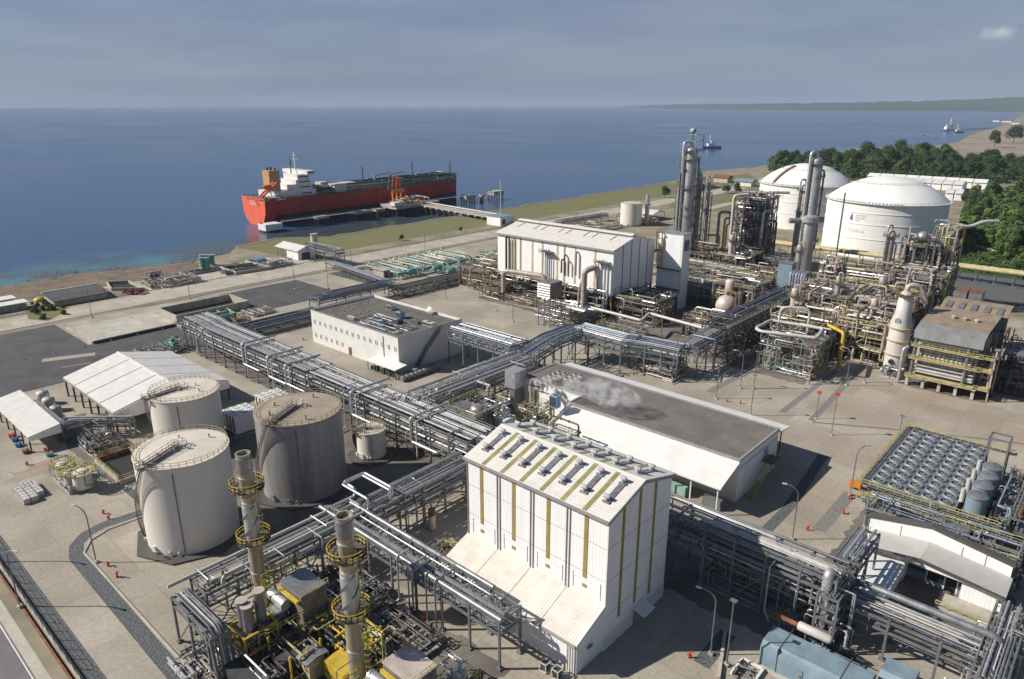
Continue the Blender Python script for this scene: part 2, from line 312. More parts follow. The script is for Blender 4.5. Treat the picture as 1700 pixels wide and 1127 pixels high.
    def ring(s, x, y, z, r, w, h=.12, n=24, a0=0, a1=2*pi):
        full = abs(a1-a0-2*pi) < 1e-3; m = n if full else n+1
        vs = []
        for k in range(m):
            t = a0+(a1-a0)*k/n
            for rr, zz in ((r, z), (r+w, z), (r+w, z+h), (r, z+h)): vs.append((x+rr*cos(t), y+rr*sin(t), zz))
        fs = []
        for k in range(n):
            k2 = (k+1) % m
            for j in range(4): fs.append((k*4+j, k2*4+j, k2*4+(j+1) % 4, k*4+(j+1) % 4))
        if not full: fs += [(0, 1, 2, 3), tuple(n*4+j for j in (3, 2, 1, 0))]
        return s.add(vs, fs)
    def ladder(s, x, y, z0, z1, dx=.5, dy=0, cage=True):
        for k in (-.5, .5): s.beam((x+dx*k, y+dy*k, z0), (x+dx*k, y+dy*k, z1), .08)
        z = z0
        while z < z1: s.beam((x-dx/2, y-dy/2, z), (x+dx/2, y+dy/2, z), .06); z += .6
        return s
    def build(s, name, mt, parent=None, sharp=38):
        if not s.v: return None
        o = parent.location if parent is not None else Vector((0, 0, 0))
        me = bpy.data.meshes.new(name)
        me.from_pydata([(a-o.x, b_-o.y, c-o.z) for a, b_, c in s.v], [], s.f); me.validate(); me.update()
        me.materials.append(MATS[mt]); me.polygons.foreach_set('use_smooth', [True]*len(me.polygons)); me.set_sharp_from_angle(angle=radians(sharp))
        ob = bpy.data.objects.new(name, me); COL.objects.link(ob)
        if parent is not None: ob.parent = parent
        return ob
def fixn(ob):
    import bmesh
    bm = bmesh.new(); bm.from_mesh(ob.data); bmesh.ops.recalc_face_normals(bm, faces=bm.faces); bm.to_mesh(ob.data); bm.free(); return ob
def sub(name, mt, par_part, mesh):
    """a sub-part: mesh given in site coordinates, parent part has the thing's origin"""
    o = par_part.parent.location if par_part.parent is not None else Vector((0, 0, 0))
    class _P: location = o
    ob = mesh.build(name, mt, None)
    for v in ob.data.vertices: v.co -= o
    ob.parent = par_part; return ob
def T(name, label, cat, loc=(0, 0, 0), group=None):
    o = bpy.data.objects.new(name, None); o.empty_display_size = .5; COL.objects.link(o); o.location = Vector(loc)
    o['label'] = label; o['category'] = cat
    if group: o['group'] = group
    return o
def tag(o, label, cat, group=None):
    o['label'] = label; o['category'] = cat
    if group: o['group'] = group
    return o
def struct(o, kind='structure'): o['kind'] = kind; return o
def dup(root, loc, label=None, rz=None, scale=None):
    r = root.copy(); COL.objects.link(r); r.location = loc
    if rz is not None: r.rotation_euler = (0, 0, rz)
    if scale: r.scale = scale
    if label: r['label'] = label
    for ch in list(root.children):
        c = ch.copy(); COL.objects.link(c); c.parent = r
        for g_ in ch.children: d = g_.copy(); COL.objects.link(d); d.parent = c
    return r
def sheet(name, poly, z, mt):
    me = M().add([(x, y, z) for x, y in poly], [tuple(range(len(poly)))])
    o = me.build(name, mt); 
    if o.data.polygons[0].normal.z < 0: o.data.flip_normals()
    return struct(o)
def R4(x0, x1, y0, y1): return [(x0, y0), (x1, y0), (x1, y1), (x0, y1)]
# ============================================================ SETTING
me = M(); N = 180
me.add([(0, 0, -4)]+[(r*cos(2*pi*k/N), r*sin(2*pi*k/N), -4) for r in (900, 22000) for k in range(N)],
       [(0, 1+k, 1+(k+1) % N) for k in range(N)]+[(1+k, N+1+k, N+1+(k+1) % N, 1+(k+1) % N) for k in range(N)])
struct(me.build('sea', 'sea'))
cpx = [(-60,488),(0,479),(60,468),(120,458),(200,452),(250,444),(300,440),(330,432),(359,426),(420,414),(465,405),(544,402),(629,388),(700,375),(794,361),(827,356),(900,343),(980,330),(1060,316),(1120,305),(1177,288),(1259,281),(1300,268)]
rng = random.Random(5)
C = [(-440, -400), (-425, -60)]+[A(u, v, -4) for u, v in cpx]
C += [(-470, 1500), (-380, 1700)]+[A(u, v, -4) for u, v in [(1584,238),(1613,221),(1646,214),(1672,203),(1690,194),(1708,186)]]+[(-1300, 12500)]
C2 = []
for a, c in zip(C, C[1:]):
    L = hypot(c[0]-a[0], c[1]-a[1]); m_ = max(1, min(20, int(L/9)))
    j = min(2.2, L/20)
    for i in range(m_): t = i/m_; C2.append((a[0]+(c[0]-a[0])*t+rng.uniform(-j, j), a[1]+(c[1]-a[1])*t+rng.uniform(-j, j)))
C2.append(C[-1])
inner = [(x+(3 if 195 < y < 1000 else 16)+rng.uniform(-1, 1), y-1) for x, y in C2]
outer = [(x-30, y) for x, y in C2]
vs = [(x, y, 0) for x, y in inner]+[(6000, 12500, 0), (6000, -400, 0)]
me = M().add(vs, [tuple(range(len(vs)))]); g_ = me.build('ground', 'dirt')
if g_.data.polygons[0].normal.z < 0: g_.data.flip_normals()
struct(g_)
me = M(); nI = len(inner)
me.add([(x, y, 0) for x, y in inner]+[(x, y, -4.02) for x, y in C2]+[(x, y, -9) for x, y in outer],
       [(k, k+1, nI+k+1, nI+k) for k in range(nI-1)]+[(nI+k, nI+k+1, 2*nI+k+1, 2*nI+k) for k in range(nI-1)])
struct(me.build('beach', 'beach'))
me = M(); prev = None
for x, y in [p for p in inner if 196 < p[1] < 980]:
    if prev: me.beam((*prev, -.35), (x, y, -.35), 1.1, 1.3)
    prev = (x, y)
o = me.build('seawall', 'wall_stained'); tag(o, 'low grey seawall along the water between the shore shed and the columns', 'seawall')
# far coast beyond the bay
me = M(); rows = 9; pts = []
base = [A(1025, 178, -4), A(1080, 180, -4), A(1130, 181, -4), A(1250, 182.3, -4), A(1400, 183.5, -4), A(1550, 184, -4), A(1700, 184.5, -4), A(1850, 185, -4)]
hts = [22, 62, 80, 92, 108, 135, 180, 230]
for i in range(71):
    t = i/10; k = min(6, int(t)); f = t-k
    bx = base[k][0]*(1-f)+base[k+1][0]*f; by = base[k][1]*(1-f)+base[k+1][1]*f; h = hts[k]*(1-f)+hts[k+1]*f
    L = hypot(bx, by); ux, uy = bx/L, by/L
    for j in range(rows):
        d = j/(rows-1)
        pts.append((bx+ux*d*2500, by+uy*d*2500, -5+(h*(min(1, d*2.2)**.6)*rng.uniform(.82, 1.12) if j else 0)))
me.add(pts, [(i*rows+j, (i+1)*rows+j, (i+1)*rows+j+1, i*rows+j+1) for i in range(70) for j in range(rows-1)])
struct(fixn(me.build('hills', 'leaf_dark')))
# ground surfaces
gs = [p for p in inner if 200 < p[1] < 700]; sheet('grass_strip', [(x+.8, y) for x, y in gs]+[(-332, 690), (-341, 420), (-343, 330), (-343, 204)], .006, 'grass')
sheet('grass_field', [A(1172,296), A(1240,288), A(1262,300), A(1262,345), A(1200,352), A(1110,345), A(1120,326)], .006, 'grass')
sh = [p for p in inner if -120 < p[1] < 165]; sheet('shore_soil', [(x+.5, y) for x, y in sh]+[(-352, 165), (-346, -120)], .005, 'soil')
strip0 = 0
sheet('pavement', R4(-304, 90, 20, 330), .004, 'concrete')
sheet('shore_road', R4(-327, -309, -100, 700), .008, 'concrete_road')
sheet('verge', R4(-341, -331, -100, 205), .007, 'dirt'); sheet('drain', R4(-331, -329.5, -100, 420), .011, 'gravel_dark'); sheet('verge', R4(-343, -327.2, 205, 360), .005, 'dirt')
sheet('roadside_verge', R4(-309, -304, -100, 330), .010, 'dirt')
sheet('yard', R4(-268, -235, 20, 120), .010, 'asphalt')
sheet('west_yard', R4(-304, -268, -40, 76), .012, 'asphalt')
sheet('concrete_pad', R4(-295, -268, 78, 108), .03, 'concrete_pale')
sheet('parking_ground', R4(-300, -262, 139, 178), .012, 'asphalt')
sheet('valve_yard_ground', R4(-300, -262, 196, 232), .012, 'asphalt')
sheet('open_yard', R4(-61, 90, 140, 300), .008, 'concrete_dirty')
def patch(name, x0, x1, y0, y1, z, mt, seed, amp=.55, st=1.3):
    r_ = random.Random(seed); P = []
    for (a, c) in (((x0, y0), (x1, y0)), ((x1, y0), (x1, y1)), ((x1, y1), (x0, y1)), ((x0, y1), (x0, y0))):
        L = hypot(c[0]-a[0], c[1]-a[1]); n_ = max(2, int(L/st))
        for i in range(n_): f = i/n_; P.append((a[0]+(c[0]-a[0])*f+r_.uniform(-amp, amp), a[1]+(c[1]-a[1])*f+r_.uniform(-amp, amp)))
    sheet(name, P, z, mt)
patch('shaded_paving', -98, -57, 35, 63, .014, 'concrete_shaded', 1); patch('shaded_paving', -140, -103, 58, 98, .014, 'concrete_shaded', 2); patch('shaded_paving', -160, -104, 56, 108, .013, 'concrete_shaded', 3)  # darker sheets: shade under and around plant painted into the paving colour
patch('shaded_paving', -160, -68, 206, 345, .014, 'concrete_shaded', 4); patch('shaded_paving', -212, -150, 212, 262, .014, 'concrete_shaded', 5); patch('shaded_paving', -100, -22, 95, 108, .014, 'concrete_shaded', 6); patch('shaded_paving', -206, -160, 44, 54, .014, 'concrete_shaded', 7)
patch('shaded_paving', -46, -24, 226, 262, .015, 'concrete_shaded', 8); patch('shaded_paving', -32, -4, 112, 176, .015, 'concrete_shaded', 9); patch('shaded_paving', -125, -98, 106, 130, .015, 'concrete_shaded', 10); patch('shaded_paving', -236, -160, 97, 107, .0145, 'concrete_shaded', 11); patch('shaded_paving', -180, -100, 300, 352, .0155, 'concrete_shaded', 12)
patch('rust_stain', -182, -176, 30, 40, .016, 'concrete_rust', 14, 1.2, 2)
sheet('north_ground', R4(-304, 90, 330, 402), .005, 'dirt')
sheet('tank_farm_ground', R4(-240, -60, 402, 560), .006, 'dirt')
sheet('east_ground', [A(1480,470), A(1500,440), A(1700,420), (60,420), (60,262), A(1660,500)], .010, 'gravel')
# gravel drains and kerbs
def strip(name, pts, w, z, mt):
    L = []; Rr = []
    for i, p in enumerate(pts):
        a = Vector(pts[max(0, i-1)]); c = Vector(pts[min(len(pts)-1, i+1)]); d = (c-a).normalized(); nn = Vector((-d.y, d.x))*w/2
        L.append((p[0]+nn.x, p[1]+nn.y)); Rr.append((p[0]-nn.x, p[1]-nn.y))
    me = M(); k = len(pts); me.add([(x, y, z) for x, y in L+Rr], [(i, i+1, k+i+1, k+i) for i in range(k-1)])
    o = me.build(name, mt)
    if o.data.polygons[0].normal.z < 0: o.data.flip_normals()
    return struct(o)
strip('gravel_strip', [(-60,29.3),(-91,29.3),(-136,29.7),(-140,31),(-142.5,33.5),(-143.5,37),(-142.8,42),(-142,47)], 2.5, .02, 'gravel')
for nm, pts in (('kerb', [(-60,31),(-136,31),(-139.5,33.3),(-141,37),(-140.3,48)]),):
    me = M()
    for a, c in zip(pts, pts[1:]): me.beam((*a, .1), (*c, .1), .3, .25)
    struct(me.build(nm, 'concrete_pale'))
strip('gravel_strip', [(-64.5,182),(-64.5,226)], 1.8, .02, 'gravel_light'); strip('gravel_strip', [(-86,182),(-86,190),(-84,212)], 2.2, .02, 'gravel_light')
strip('gravel_strip', [(-61,250),(-57.5,200),(-56.5,182)], 1.8, .02, 'gravel_light')
strip('gravel_strip', [(-36.3,150),(-36.3,131)], 2.6, .02, 'gravel_light'); strip('gravel_strip', [(-36.5,92),(-36.5,83)], 2.6, .02, 'gravel')
strip('gravel_strip', [(-47,164),(-44,135),(-44,118)], 2.2, .02, 'gravel')
strip('road_joint', [(-56,181),(-40,190),(-20,200),(40,225)], .8, .025, 'asphalt_road')
strip('gravel_strip', [(-155,45.8),(-143,45.8),(-136,46)], 1.6, .02, 'gravel')
strip('gravel_strip', [(-200,20.5),(-60,20.5)], 3.4, .02, 'gravel')
strip('verge', [(-200,17.6),(-60,17.6)], 1.7, .012, 'dirt')
strip('boundary_path', [(-200,16),(-60,16)], 1.5, .016, 'concrete_pale')
sheet('boundary_road', R4(-220, -60, -20, 15.1), .016, 'asphalt_road')
strip('road_marking', [(-200,14.9),(-60,14.9)], .18, .024, 'white_roof')
# dry rusty drain along the boundary
for (yy, mt, z) in ((18.75, 'rust', .02),): strip('drain', [(-200, yy), (-60, yy)], .6, z, mt)
# coastal pads
sheet('shore_pad', [A(330,452), A(470,432), A(520,428), A(520,436), A(350,470), A(250,487), A(228,470)], .01, 'concrete_pale')
sheet('planting_bed', [A(40,512), A(88,498), A(112,516), A(80,533), A(48,530)], .012, 'grass')
# forested slope on the right
def hillh(x, y):
    a = max(0, min(1, (x+96)/60)); c = max(0, min(1, (y-415)/50)); return 17*a*c+6*max(0, min(1, (x+30)/100))*c
me = M(); nx, ny = 26, 34
for i in range(nx):
    for j in range(ny):
        x = -96+i*12; y = 408+j*14; me.v.append((x, y, hillh(x, y)+(rng.uniform(-.5, .5) if 0 < i and 0 < j else -.3)))
me.f += [(i*ny+j, (i+1)*ny+j, (i+1)*ny+j+1, i*ny+j+1) for i in range(nx-1) for j in range(ny-1)]
struct(me.build('hillside', 'leaf_dark'))

# ============================================================ STEEL
PM = ['alu', 'alu_dull', 'alu_dull', 'galv', 'pipe_white', 'alu']
def offs(path, d):
    out = []
    for i, p in enumerate(path):
        n0 = n1 = None
        if i > 0: a = Vector((p[0]-path[i-1][0], p[1]-path[i-1][1])); a.normalize(); n0 = Vector((-a.y, a.x))
        if i < len(path)-1: a = Vector((path[i+1][0]-p[0], path[i+1][1]-p[1])); a.normalize(); n1 = Vector((-a.y, a.x))
        if n0 is None: nn = n1
        elif n1 is None: nn = n0
        else: nn = (n0+n1); nn.normalize(); nn = nn/max(.3, nn.dot(n0))
        out.append((p[0]+nn.x*d, p[1]+nn.y*d))
    return out
def rack(label, path, w, z, lows=(3.,), n=(10, 7), pitch=6., seed=0, pm=PM, truss=False, brace=True, pr=(.10, .27), postm='galv', tray=True, posts=True, group=None, drops=0, cat='pipe rack', pipebot=True, loops=0):
    """path: (x,y) or (x,y,dz); z top level, lows: how far lower levels hang below"""
    r = random.Random(seed); P2 = [(p[0], p[1]) for p in path]; DZ = [p[2] if len(p) > 2 else 0. for p in path]
    t = T('pipe_rack', label, cat, (P2[0][0], P2[0][1], 0), group)
    left = offs(P2, w/2); right = offs(P2, -w/2)
    levels = [0.]+[-a for a in lows]
    for side in (left, right):
        for lv in levels:
            me = M()
            for i in range(len(path)-1): me.beam((*side[i], z+DZ[i]+lv-.2), (*side[i+1], z+DZ[i+1]+lv-.2), .25, .4)
            me.build('girder', postm, t)
    for i in range(len(path)-1):
        L = hypot(P2[i+1][0]-P2[i][0], P2[i+1][1]-P2[i][1]); m_ = max(1, round(L/pitch)); last = i == len(path)-2
        prev = None
        for k in range(m_+(1 if last else 0)):
            f = k/m_; a = Vector(left[i]).lerp(Vector(left[i+1]), f); c = Vector(right[i]).lerp(Vector(right[i+1]), f); zz = z+DZ[i]*(1-f)+DZ[i+1]*f
            me = M()
            for lv in levels: me.beam((a.x, a.y, zz+lv-.25), (c.x, c.y, zz+lv-.25), .25, .35)
            me.build('crossbeam', postm, t)
            if posts:
                for q in (a, c):
                    me = M().beam((q.x, q.y, .15), (q.x, q.y, zz+.1), .34); me.box(q.x-.4, q.x+.4, q.y-.4, q.y+.4, 0, .3); me.build('post', postm, t)
            if prev is not None:
                pa, pc, pz = prev
                if truss:
                    me = M(); H_ = abs(levels[-1])
                    h1 = (pa+a)/2; h2 = (pc+c)/2
                    for (q0, q1, hm) in ((pa, a, h1), (pc, c, h2)):
                        me.beam((q0.x, q0.y, pz-.2), (hm.x, hm.y, zz-H_-.2), .16); me.beam((hm.x, hm.y, zz-H_-.2), (q1.x, q1.y, zz-.2), .16)
                        me.beam((hm.x, hm.y, zz-H_-.2), (hm.x, hm.y, zz-.2), .14)
                    me.beam((pa.x, pa.y, pz), (h2.x, h2.y, zz), .16); me.beam((h2.x, h2.y, zz), (a.x, a.y, zz), .16); me.beam((h1.x, h1.y, zz), (h2.x, h2.y, zz), .16)
                    me.build('brace', postm, t)
                elif brace and k % 3 == 1 and posts:
                    me = M(); lo = max(.3, zz+levels[-1]-.3) if False else .4
                    me.beam((pa.x, pa.y, lo), (a.x, a.y, zz+levels[-1]-.3), .18); me.beam((a.x, a.y, lo), (pa.x, pa.y, zz+levels[-1]-.3), .18)
                    me.build('brace', postm, t); M().beam((pc.x, pc.y, lo), (c.x, c.y, zz+levels[-1]-.3), .18).build('brace', postm, t)
            prev = (a, c, zz)
    for li, lv in enumerate(levels):
        cnt = n[min(li, len(n)-1)]; d = -w/2+.35; gap = (w-.7)/max(1, cnt)
        tr = r.randrange(cnt) if tray else -1
        for k in range(cnt):
            rad = min(gap*.36, r.uniform(*pr)) if r.random() > .18 else min(gap*.42, pr[1]*1.3)
            dd = d+gap*(k+.5); o2 = offs(P2, dd); me = M()
            if k == tr:
                for i in range(len(path)-1):
                    me.beam((*o2[i], z+DZ[i]+lv+.12), (*o2[i+1], z+DZ[i+1]+lv+.12), gap*.9, .16)
                me.build('cable_tray', 'galv', t); continue
            zc = z+lv+rad+.05+(r.choice((0, 0, .25)) if li == 0 else 0)
            pts3 = [(*o2[i], zc+DZ[i]) for i in range(len(path))]
            i0 = 0
            if r.random() < .35 and len(path) == 2:
                e0, e1 = Vector(pts3[0]), Vector(pts3[1]); f0 = r.uniform(0, .35); f1 = r.uniform(.65, 1)
                pts3 = [tuple(e0.lerp(e1, f0)), tuple(e0.lerp(e1, f1))]
                dr = r.uniform(1.5, 3)
                pts3 = [(pts3[0][0], pts3[0][1], zc-dr)]+pts3+[(pts3[1][0], pts3[1][1], zc-dr)]
            elif loops and k % 4 == 1 and len(path) == 2 and li == 0:
                e0, e1 = Vector(pts3[0]), Vector(pts3[1]); d_ = (e1-e0).normalized(); nn = Vector((-d_.y, d_.x, 0))
                m0 = e0.lerp(e1, .46+.01*k); m1 = m0+d_*2.2; upz = Vector((0, 0, 1.1))
                pts3 = [tuple(q) for q in (e0, m0, m0+upz, m0+upz+nn*loops, m1+upz+nn*loops, m1+upz, m1, e1)]
            me.tube(pts3, rad, 7, bend=.6 if rad < .3 else 1.0); me.build('pipe', r.choice(pm), t)
    if len(P2) == 2 and posts and z > 4:
        (xa, ya), (xb, yb) = P2; w2 = w/2; ax_ = abs(xb-xa) > abs(yb-ya)
        bx = (min(xa, xb), max(xa, xb), min(ya, yb)-w2, max(ya, yb)+w2) if ax_ else (min(xa, xb)-w2, max(xa, xb)+w2, min(ya, yb), max(ya, yb))
        fine(t, *bx, z+levels[-1]-1.5, z+.8, int(hypot(xb-xa, yb-ya)*w*.10), r, (.05, .13))
    for k in range(drops):      # branch lines leaving the side
        i = r.randrange(len(path)-1); f = r.random(); s_ = r.choice((left, right)); nn = Vector(s_[i])-Vector(P2[i]); nn.normalize()
        a = Vector(s_[i]).lerp(Vector(s_[i+1]), f); zt = z+r.choice(levels)+.4; out = r.uniform(.5, 2.2); rad = r.uniform(.08, .2)
        q = a+nn*out; b0 = a-nn*w*r.uniform(.2, .8)
        me = M().tube([(b0.x, b0.y, zt+.3), (q.x, q.y, zt+.3), (q.x, q.y, r.uniform(0, 3)), (q.x+r.uniform(-2, 2), q.y+r.uniform(-2, 2), .4)], rad, 7); me.build('pipe', r.choice(pm), t)
    return t

NPIPE = {}; SMALL = {}
def fine(t, x0, x1, y0, y1, z0, z1, n, r, rad=(.04, .12)):
    NPIPE_save = NPIPE.get(t.name, 0); NPIPE[t.name] = 999; clutter(t, x0, x1, y0, y1, z0, z1, n, r, rad, vert=.8); NPIPE[t.name] = NPIPE_save
def clutter(t, x0, x1, y0, y1, z0, z1, n, r, rad=(.06, .22), pm=PM, vert=.35, name='pipe'):
    for k in range(n):
        p = Vector((r.uniform(x0, x1), r.uniform(y0, y1), r.uniform(z0, z1) if r.random() < .7 else z0)); pts = [p]
        last = -1
        for s_ in range(r.randint(2, 6)):
            ax = r.choices((0, 1, 2), (1, 1, 2*vert))[0]
            if ax == last: ax = (ax+1) % 3
            last = ax; q = pts[-1].copy()
            lo, hi = ((x0, x1), (y0, y1), (z0, z1))[ax]; q[ax] = max(lo, min(hi, q[ax]+r.choice((-1, 1))*r.uniform(.15, .8)*(hi-lo)))
            if abs(q[ax]-pts[-1][ax]) > .5: pts.append(q)
        if len(pts) < 2: continue
        rr = r.uniform(*rad); key = t.name; cnt_ = NPIPE.get(key, 0); NPIPE[key] = cnt_+1
        me = M().tube(pts, rr, 6) if cnt_ < 92 else SMALL.setdefault(key, (t, M()))[1].tube(pts, rr*.7, 5)
        for a, c in zip(pts, pts[1:]):
            L = (c-a).length
            if L > 1.2:
                d = (c-a).normalized(); m_ = a.lerp(c, r.uniform(.3, .7)); me.tube([m_-d*.09, m_+d*.09], rr*1.7, 6)
                if r.random() < .35: me.beam(m_, m_+Vector((0, 0, .3+rr*2)), .07).box(m_.x-.16, m_.x+.16, m_.y-.16, m_.y+.16, m_.z+.3+rr*2, m_.z+.36+rr*2)
        if cnt_ < 92: me.build(name, r.choice(pm), t)
def vessel_v(t, x, y, z0, z1, r, m_='vessel_steel', n=16, name='vessel', bands=True):
    h = z1-z0; me = M().lathe(x, y, [(r*.5, z0), (r*.9, z0+.18*r), (r, z0+.45*r), (r, z1-.45*r), (r*.85, z1-.18*r), (r*.45, z1), (.02, z1+.05)], n)
    if bands:
        for k in range(1, int(h/2.5)): me.lathe(x, y, [(r*1.025, z0+k*2.5-.07), (r*1.025, z0+k*2.5+.07)], n)
    return me.build(name, m_, t)
def vessel_h(t, x, y, z, L, r, axis='x', m_='vessel_steel', name='vessel', saddles=True, n=14):
    pr = [(.02, -L/2-r*.45), (r*.6, -L/2-r*.32), (r*.92, -L/2-.08*r), (r, -L/2+.1), (r, L/2-.1), (r*.92, L/2+.08*r), (r*.6, L/2+r*.32), (.02, L/2+r*.45)]
    me = M().lathe(x, y, pr, n, z, axis)
    ob = fixn(me.build(name, m_, t))
    if saddles:
        for s_ in (-.3, .3):
            dx, dy = (s_*L, 0) if axis == 'x' else (0, s_*L)
            w_ = (.15, r*.8) if axis == 'x' else (r*.8, .15)
            M().box(x+dx-w_[0], x+dx+w_[0], y+dy-w_[1], y+dy+w_[1], z-r-.9, z-r*.55).build('saddle', 'galv', t)
    return ob
def module(label, x0, x1, y0, y1, zs, seed, cl=30, bay=5., frame='module_grey', rails=True, pm=PM, floors=.45, ves=2, cat='process unit', name='process_structure', rad=(.07, .25), railm='rail_yellow', stairs=True, group=None):
    """open steel structure with decks, rails, pipes and vessels"""
    r = random.Random(seed); t = T(name, label, cat, ((x0+x1)/2, (y0+y1)/2, 0), group); H_ = zs[-1]
    nx = max(1, round((x1-x0)/bay)); ny = max(1, round((y1-y0)/bay)); X = [x0+(x1-x0)*i/nx for i in range(nx+1)]; Y = [y0+(y1-y0)*i/ny for i in range(ny+1)]
    for i, x in enumerate(X):
        for j, y in enumerate(Y):
            if 0 < i < nx and 0 < j < ny: continue
            top = H_ if r.random() < .7 or len(zs) < 2 else zs[-2]
            me = M().beam((x, y, .1), (x, y, top+.1), .32); me.box(x-.4, x+.4, y-.4, y+.4, 0, .35); me.build('post', frame, t)
    prev = 0
    for li, z in enumerate(zs):
        me = M()
        for x in X: me.beam((x, y0, z-.2), (x, y1, z-.2), .24, .36)
        for y in Y: me.beam((x0, y, z-.2), (x1, y, z-.2), .24, .36)
        me.build('beam_grid', frame, t)
        me = M()
        for i in range(nx):
            for j in range(ny):
                if r.random() < floors: me.box(X[i]+.1, X[i+1]-.1, Y[j]+.1, Y[j+1]-.1, z-.015, z+.05)
        me.build('deck', 'steel_brown' if r.random() < .3 else 'galv', t)
        if rails:
            me = M().rail([(x0, y0, z), (x1, y0, z), (x1, y1, z), (x0, y1, z)], closed=True, r=.045, step=1.7); me.build('railing', railm, t)
        k = r.randrange(nx); k2 = r.randrange(ny)
        for yy in (y0, y1): M().beam((X[k], yy, prev+.3), (X[k+1], yy, z-.3), .2).build('brace', frame, t)
        for xx in (x0, x1): M().beam((xx, Y[k2], prev+.3), (xx, Y[k2+1], z-.3), .2).build('brace', frame, t)
        prev = z
    zl = [0]+list(zs)
    for k in range(ves):
        z = r.choice(zl[:-1] if len(zl) > 1 else zl); rr = r.uniform(.6, 1.2)
        if r.random() < .5: vessel_h(t, r.uniform(x0+2, x1-2) if x1-x0 > 5 else (x0+x1)/2, r.uniform(y0+1.2, y1-1.2), z+rr+.9, min(5, (x1-x0)*.5), rr, r.choice('xy') if min(x1-x0, y1-y0) > 6 else ('x' if x1-x0 > y1-y0 else 'y'), r.choice(('vessel_pink', 'vessel_steel', 'pipe_white')))
        else: vessel_v(t, r.uniform(x0+1, x1-1), r.uniform(y0+1, y1-1), z+.2, z+r.uniform(2.5, 5), rr*.8, r.choice(('vessel_pink', 'vessel_steel', 'alu')))
    clutter(t, x0-.4, x1+.4, y0-.4, y1+.4, .4, H_+1., cl, r, rad, pm)
    clutter(t, x0-.2, x1+.2, y0-.2, y1+.2, .4, H_+3., cl//3, r, (rad[0]*1.3, rad[1]*1.35), pm, vert=2.2)
    fine(t, x0, x1, y0, y1, .3, H_+.8, int((x1-x0)*(y1-y0)*len(zs)*.09), r)
    if stairs and len(zs) > 1:
        me = M(); xs = x1+.8; prev = 0; fl = 0
        for z in zs:
            a, c = (y0+1, y0+1+min(y1-y0-2, (z-prev)*1.1)); 
            if fl % 2: a, c = c, a
            for dx in (-.45, .45):
                me.beam((xs+dx, a, prev), (xs+dx, c, z), .1, .25); me.beam((xs+dx, a, prev+1), (xs+dx, c, z+1), .08)
            m_ = int((z-prev)/.25)
            for i in range(m_): f = i/m_; me.box(xs-.45, xs+.45, a+(c-a)*f-.12, a+(c-a)*f+.12, prev+(z-prev)*f, prev+(z-prev)*f+.05)
            prev = z; fl += 1
        me.build('stair', railm, t)
    return t
def skid(label, x0, x1, y0, y1, h, seed, cl=14, ves=1, pumps=2, pm=PM, cat='pump skid', name='equipment_skid', base='concrete_pale', rad=(.06, .2), group=None, vm=('vessel_steel', 'vessel_pink', 'pipe_white')):
    r = random.Random(seed); t = T(name, label, cat, ((x0+x1)/2, (y0+y1)/2, 0), group)
    M().box(x0, x1, y0, y1, 0, .25).build('base', base, t)
    for k in range(pumps):
        x = r.uniform(x0+.8, x1-.8); y = r.uniform(y0+.8, y1-.8); me = M().box(x-.7, x+.7, y-.35, y+.35, .25, .55)
        me.lathe(x, y, [(.3, -.6), (.35, -.5), (.35, .3), (.2, .35), (.2, .7)], 10, .95, 'x'); me.build('pump', r.choice(('galv', 'teal', 'blue_paint', 'steel_dark')), t)
    for k in range(ves):
        rr = min(.9, (min(x1-x0, y1-y0))*.22); ax = 'x' if x1-x0 > y1-y0 else 'y'
        if r.random() < .5: vessel_h(t, (x0+x1)/2, r.uniform(y0+rr, y1-rr) if ax == 'x' else (y0+y1)/2, rr+1.2, max(x1-x0, y1-y0)*.5, rr, ax, r.choice(vm))
        else: vessel_v(t, r.uniform(x0+rr, x1-rr), r.uniform(y0+rr, y1-rr), .5, h*.95, rr*.8, r.choice(vm))
    clutter(t, x0, x1, y0, y1, .4, h, cl, r, rad, pm)
    fine(t, x0, x1, y0, y1, .3, h*.8, int((x1-x0)*(y1-y0)*.35), r)
    me = M()
    for x in (x0+.3, x1-.3):
        for y in (y0+.3, y1-.3): me.beam((x, y, .2), (x, y, h*.6), .12)
    me.beam((x0+.3, y0+.3, h*.6), (x1-.3, y0+.3, h*.6), .12); me.beam((x0+.3, y1-.3, h*.6), (x1-.3, y1-.3, h*.6), .12); me.build('pipe_support', 'galv', t)
    return t
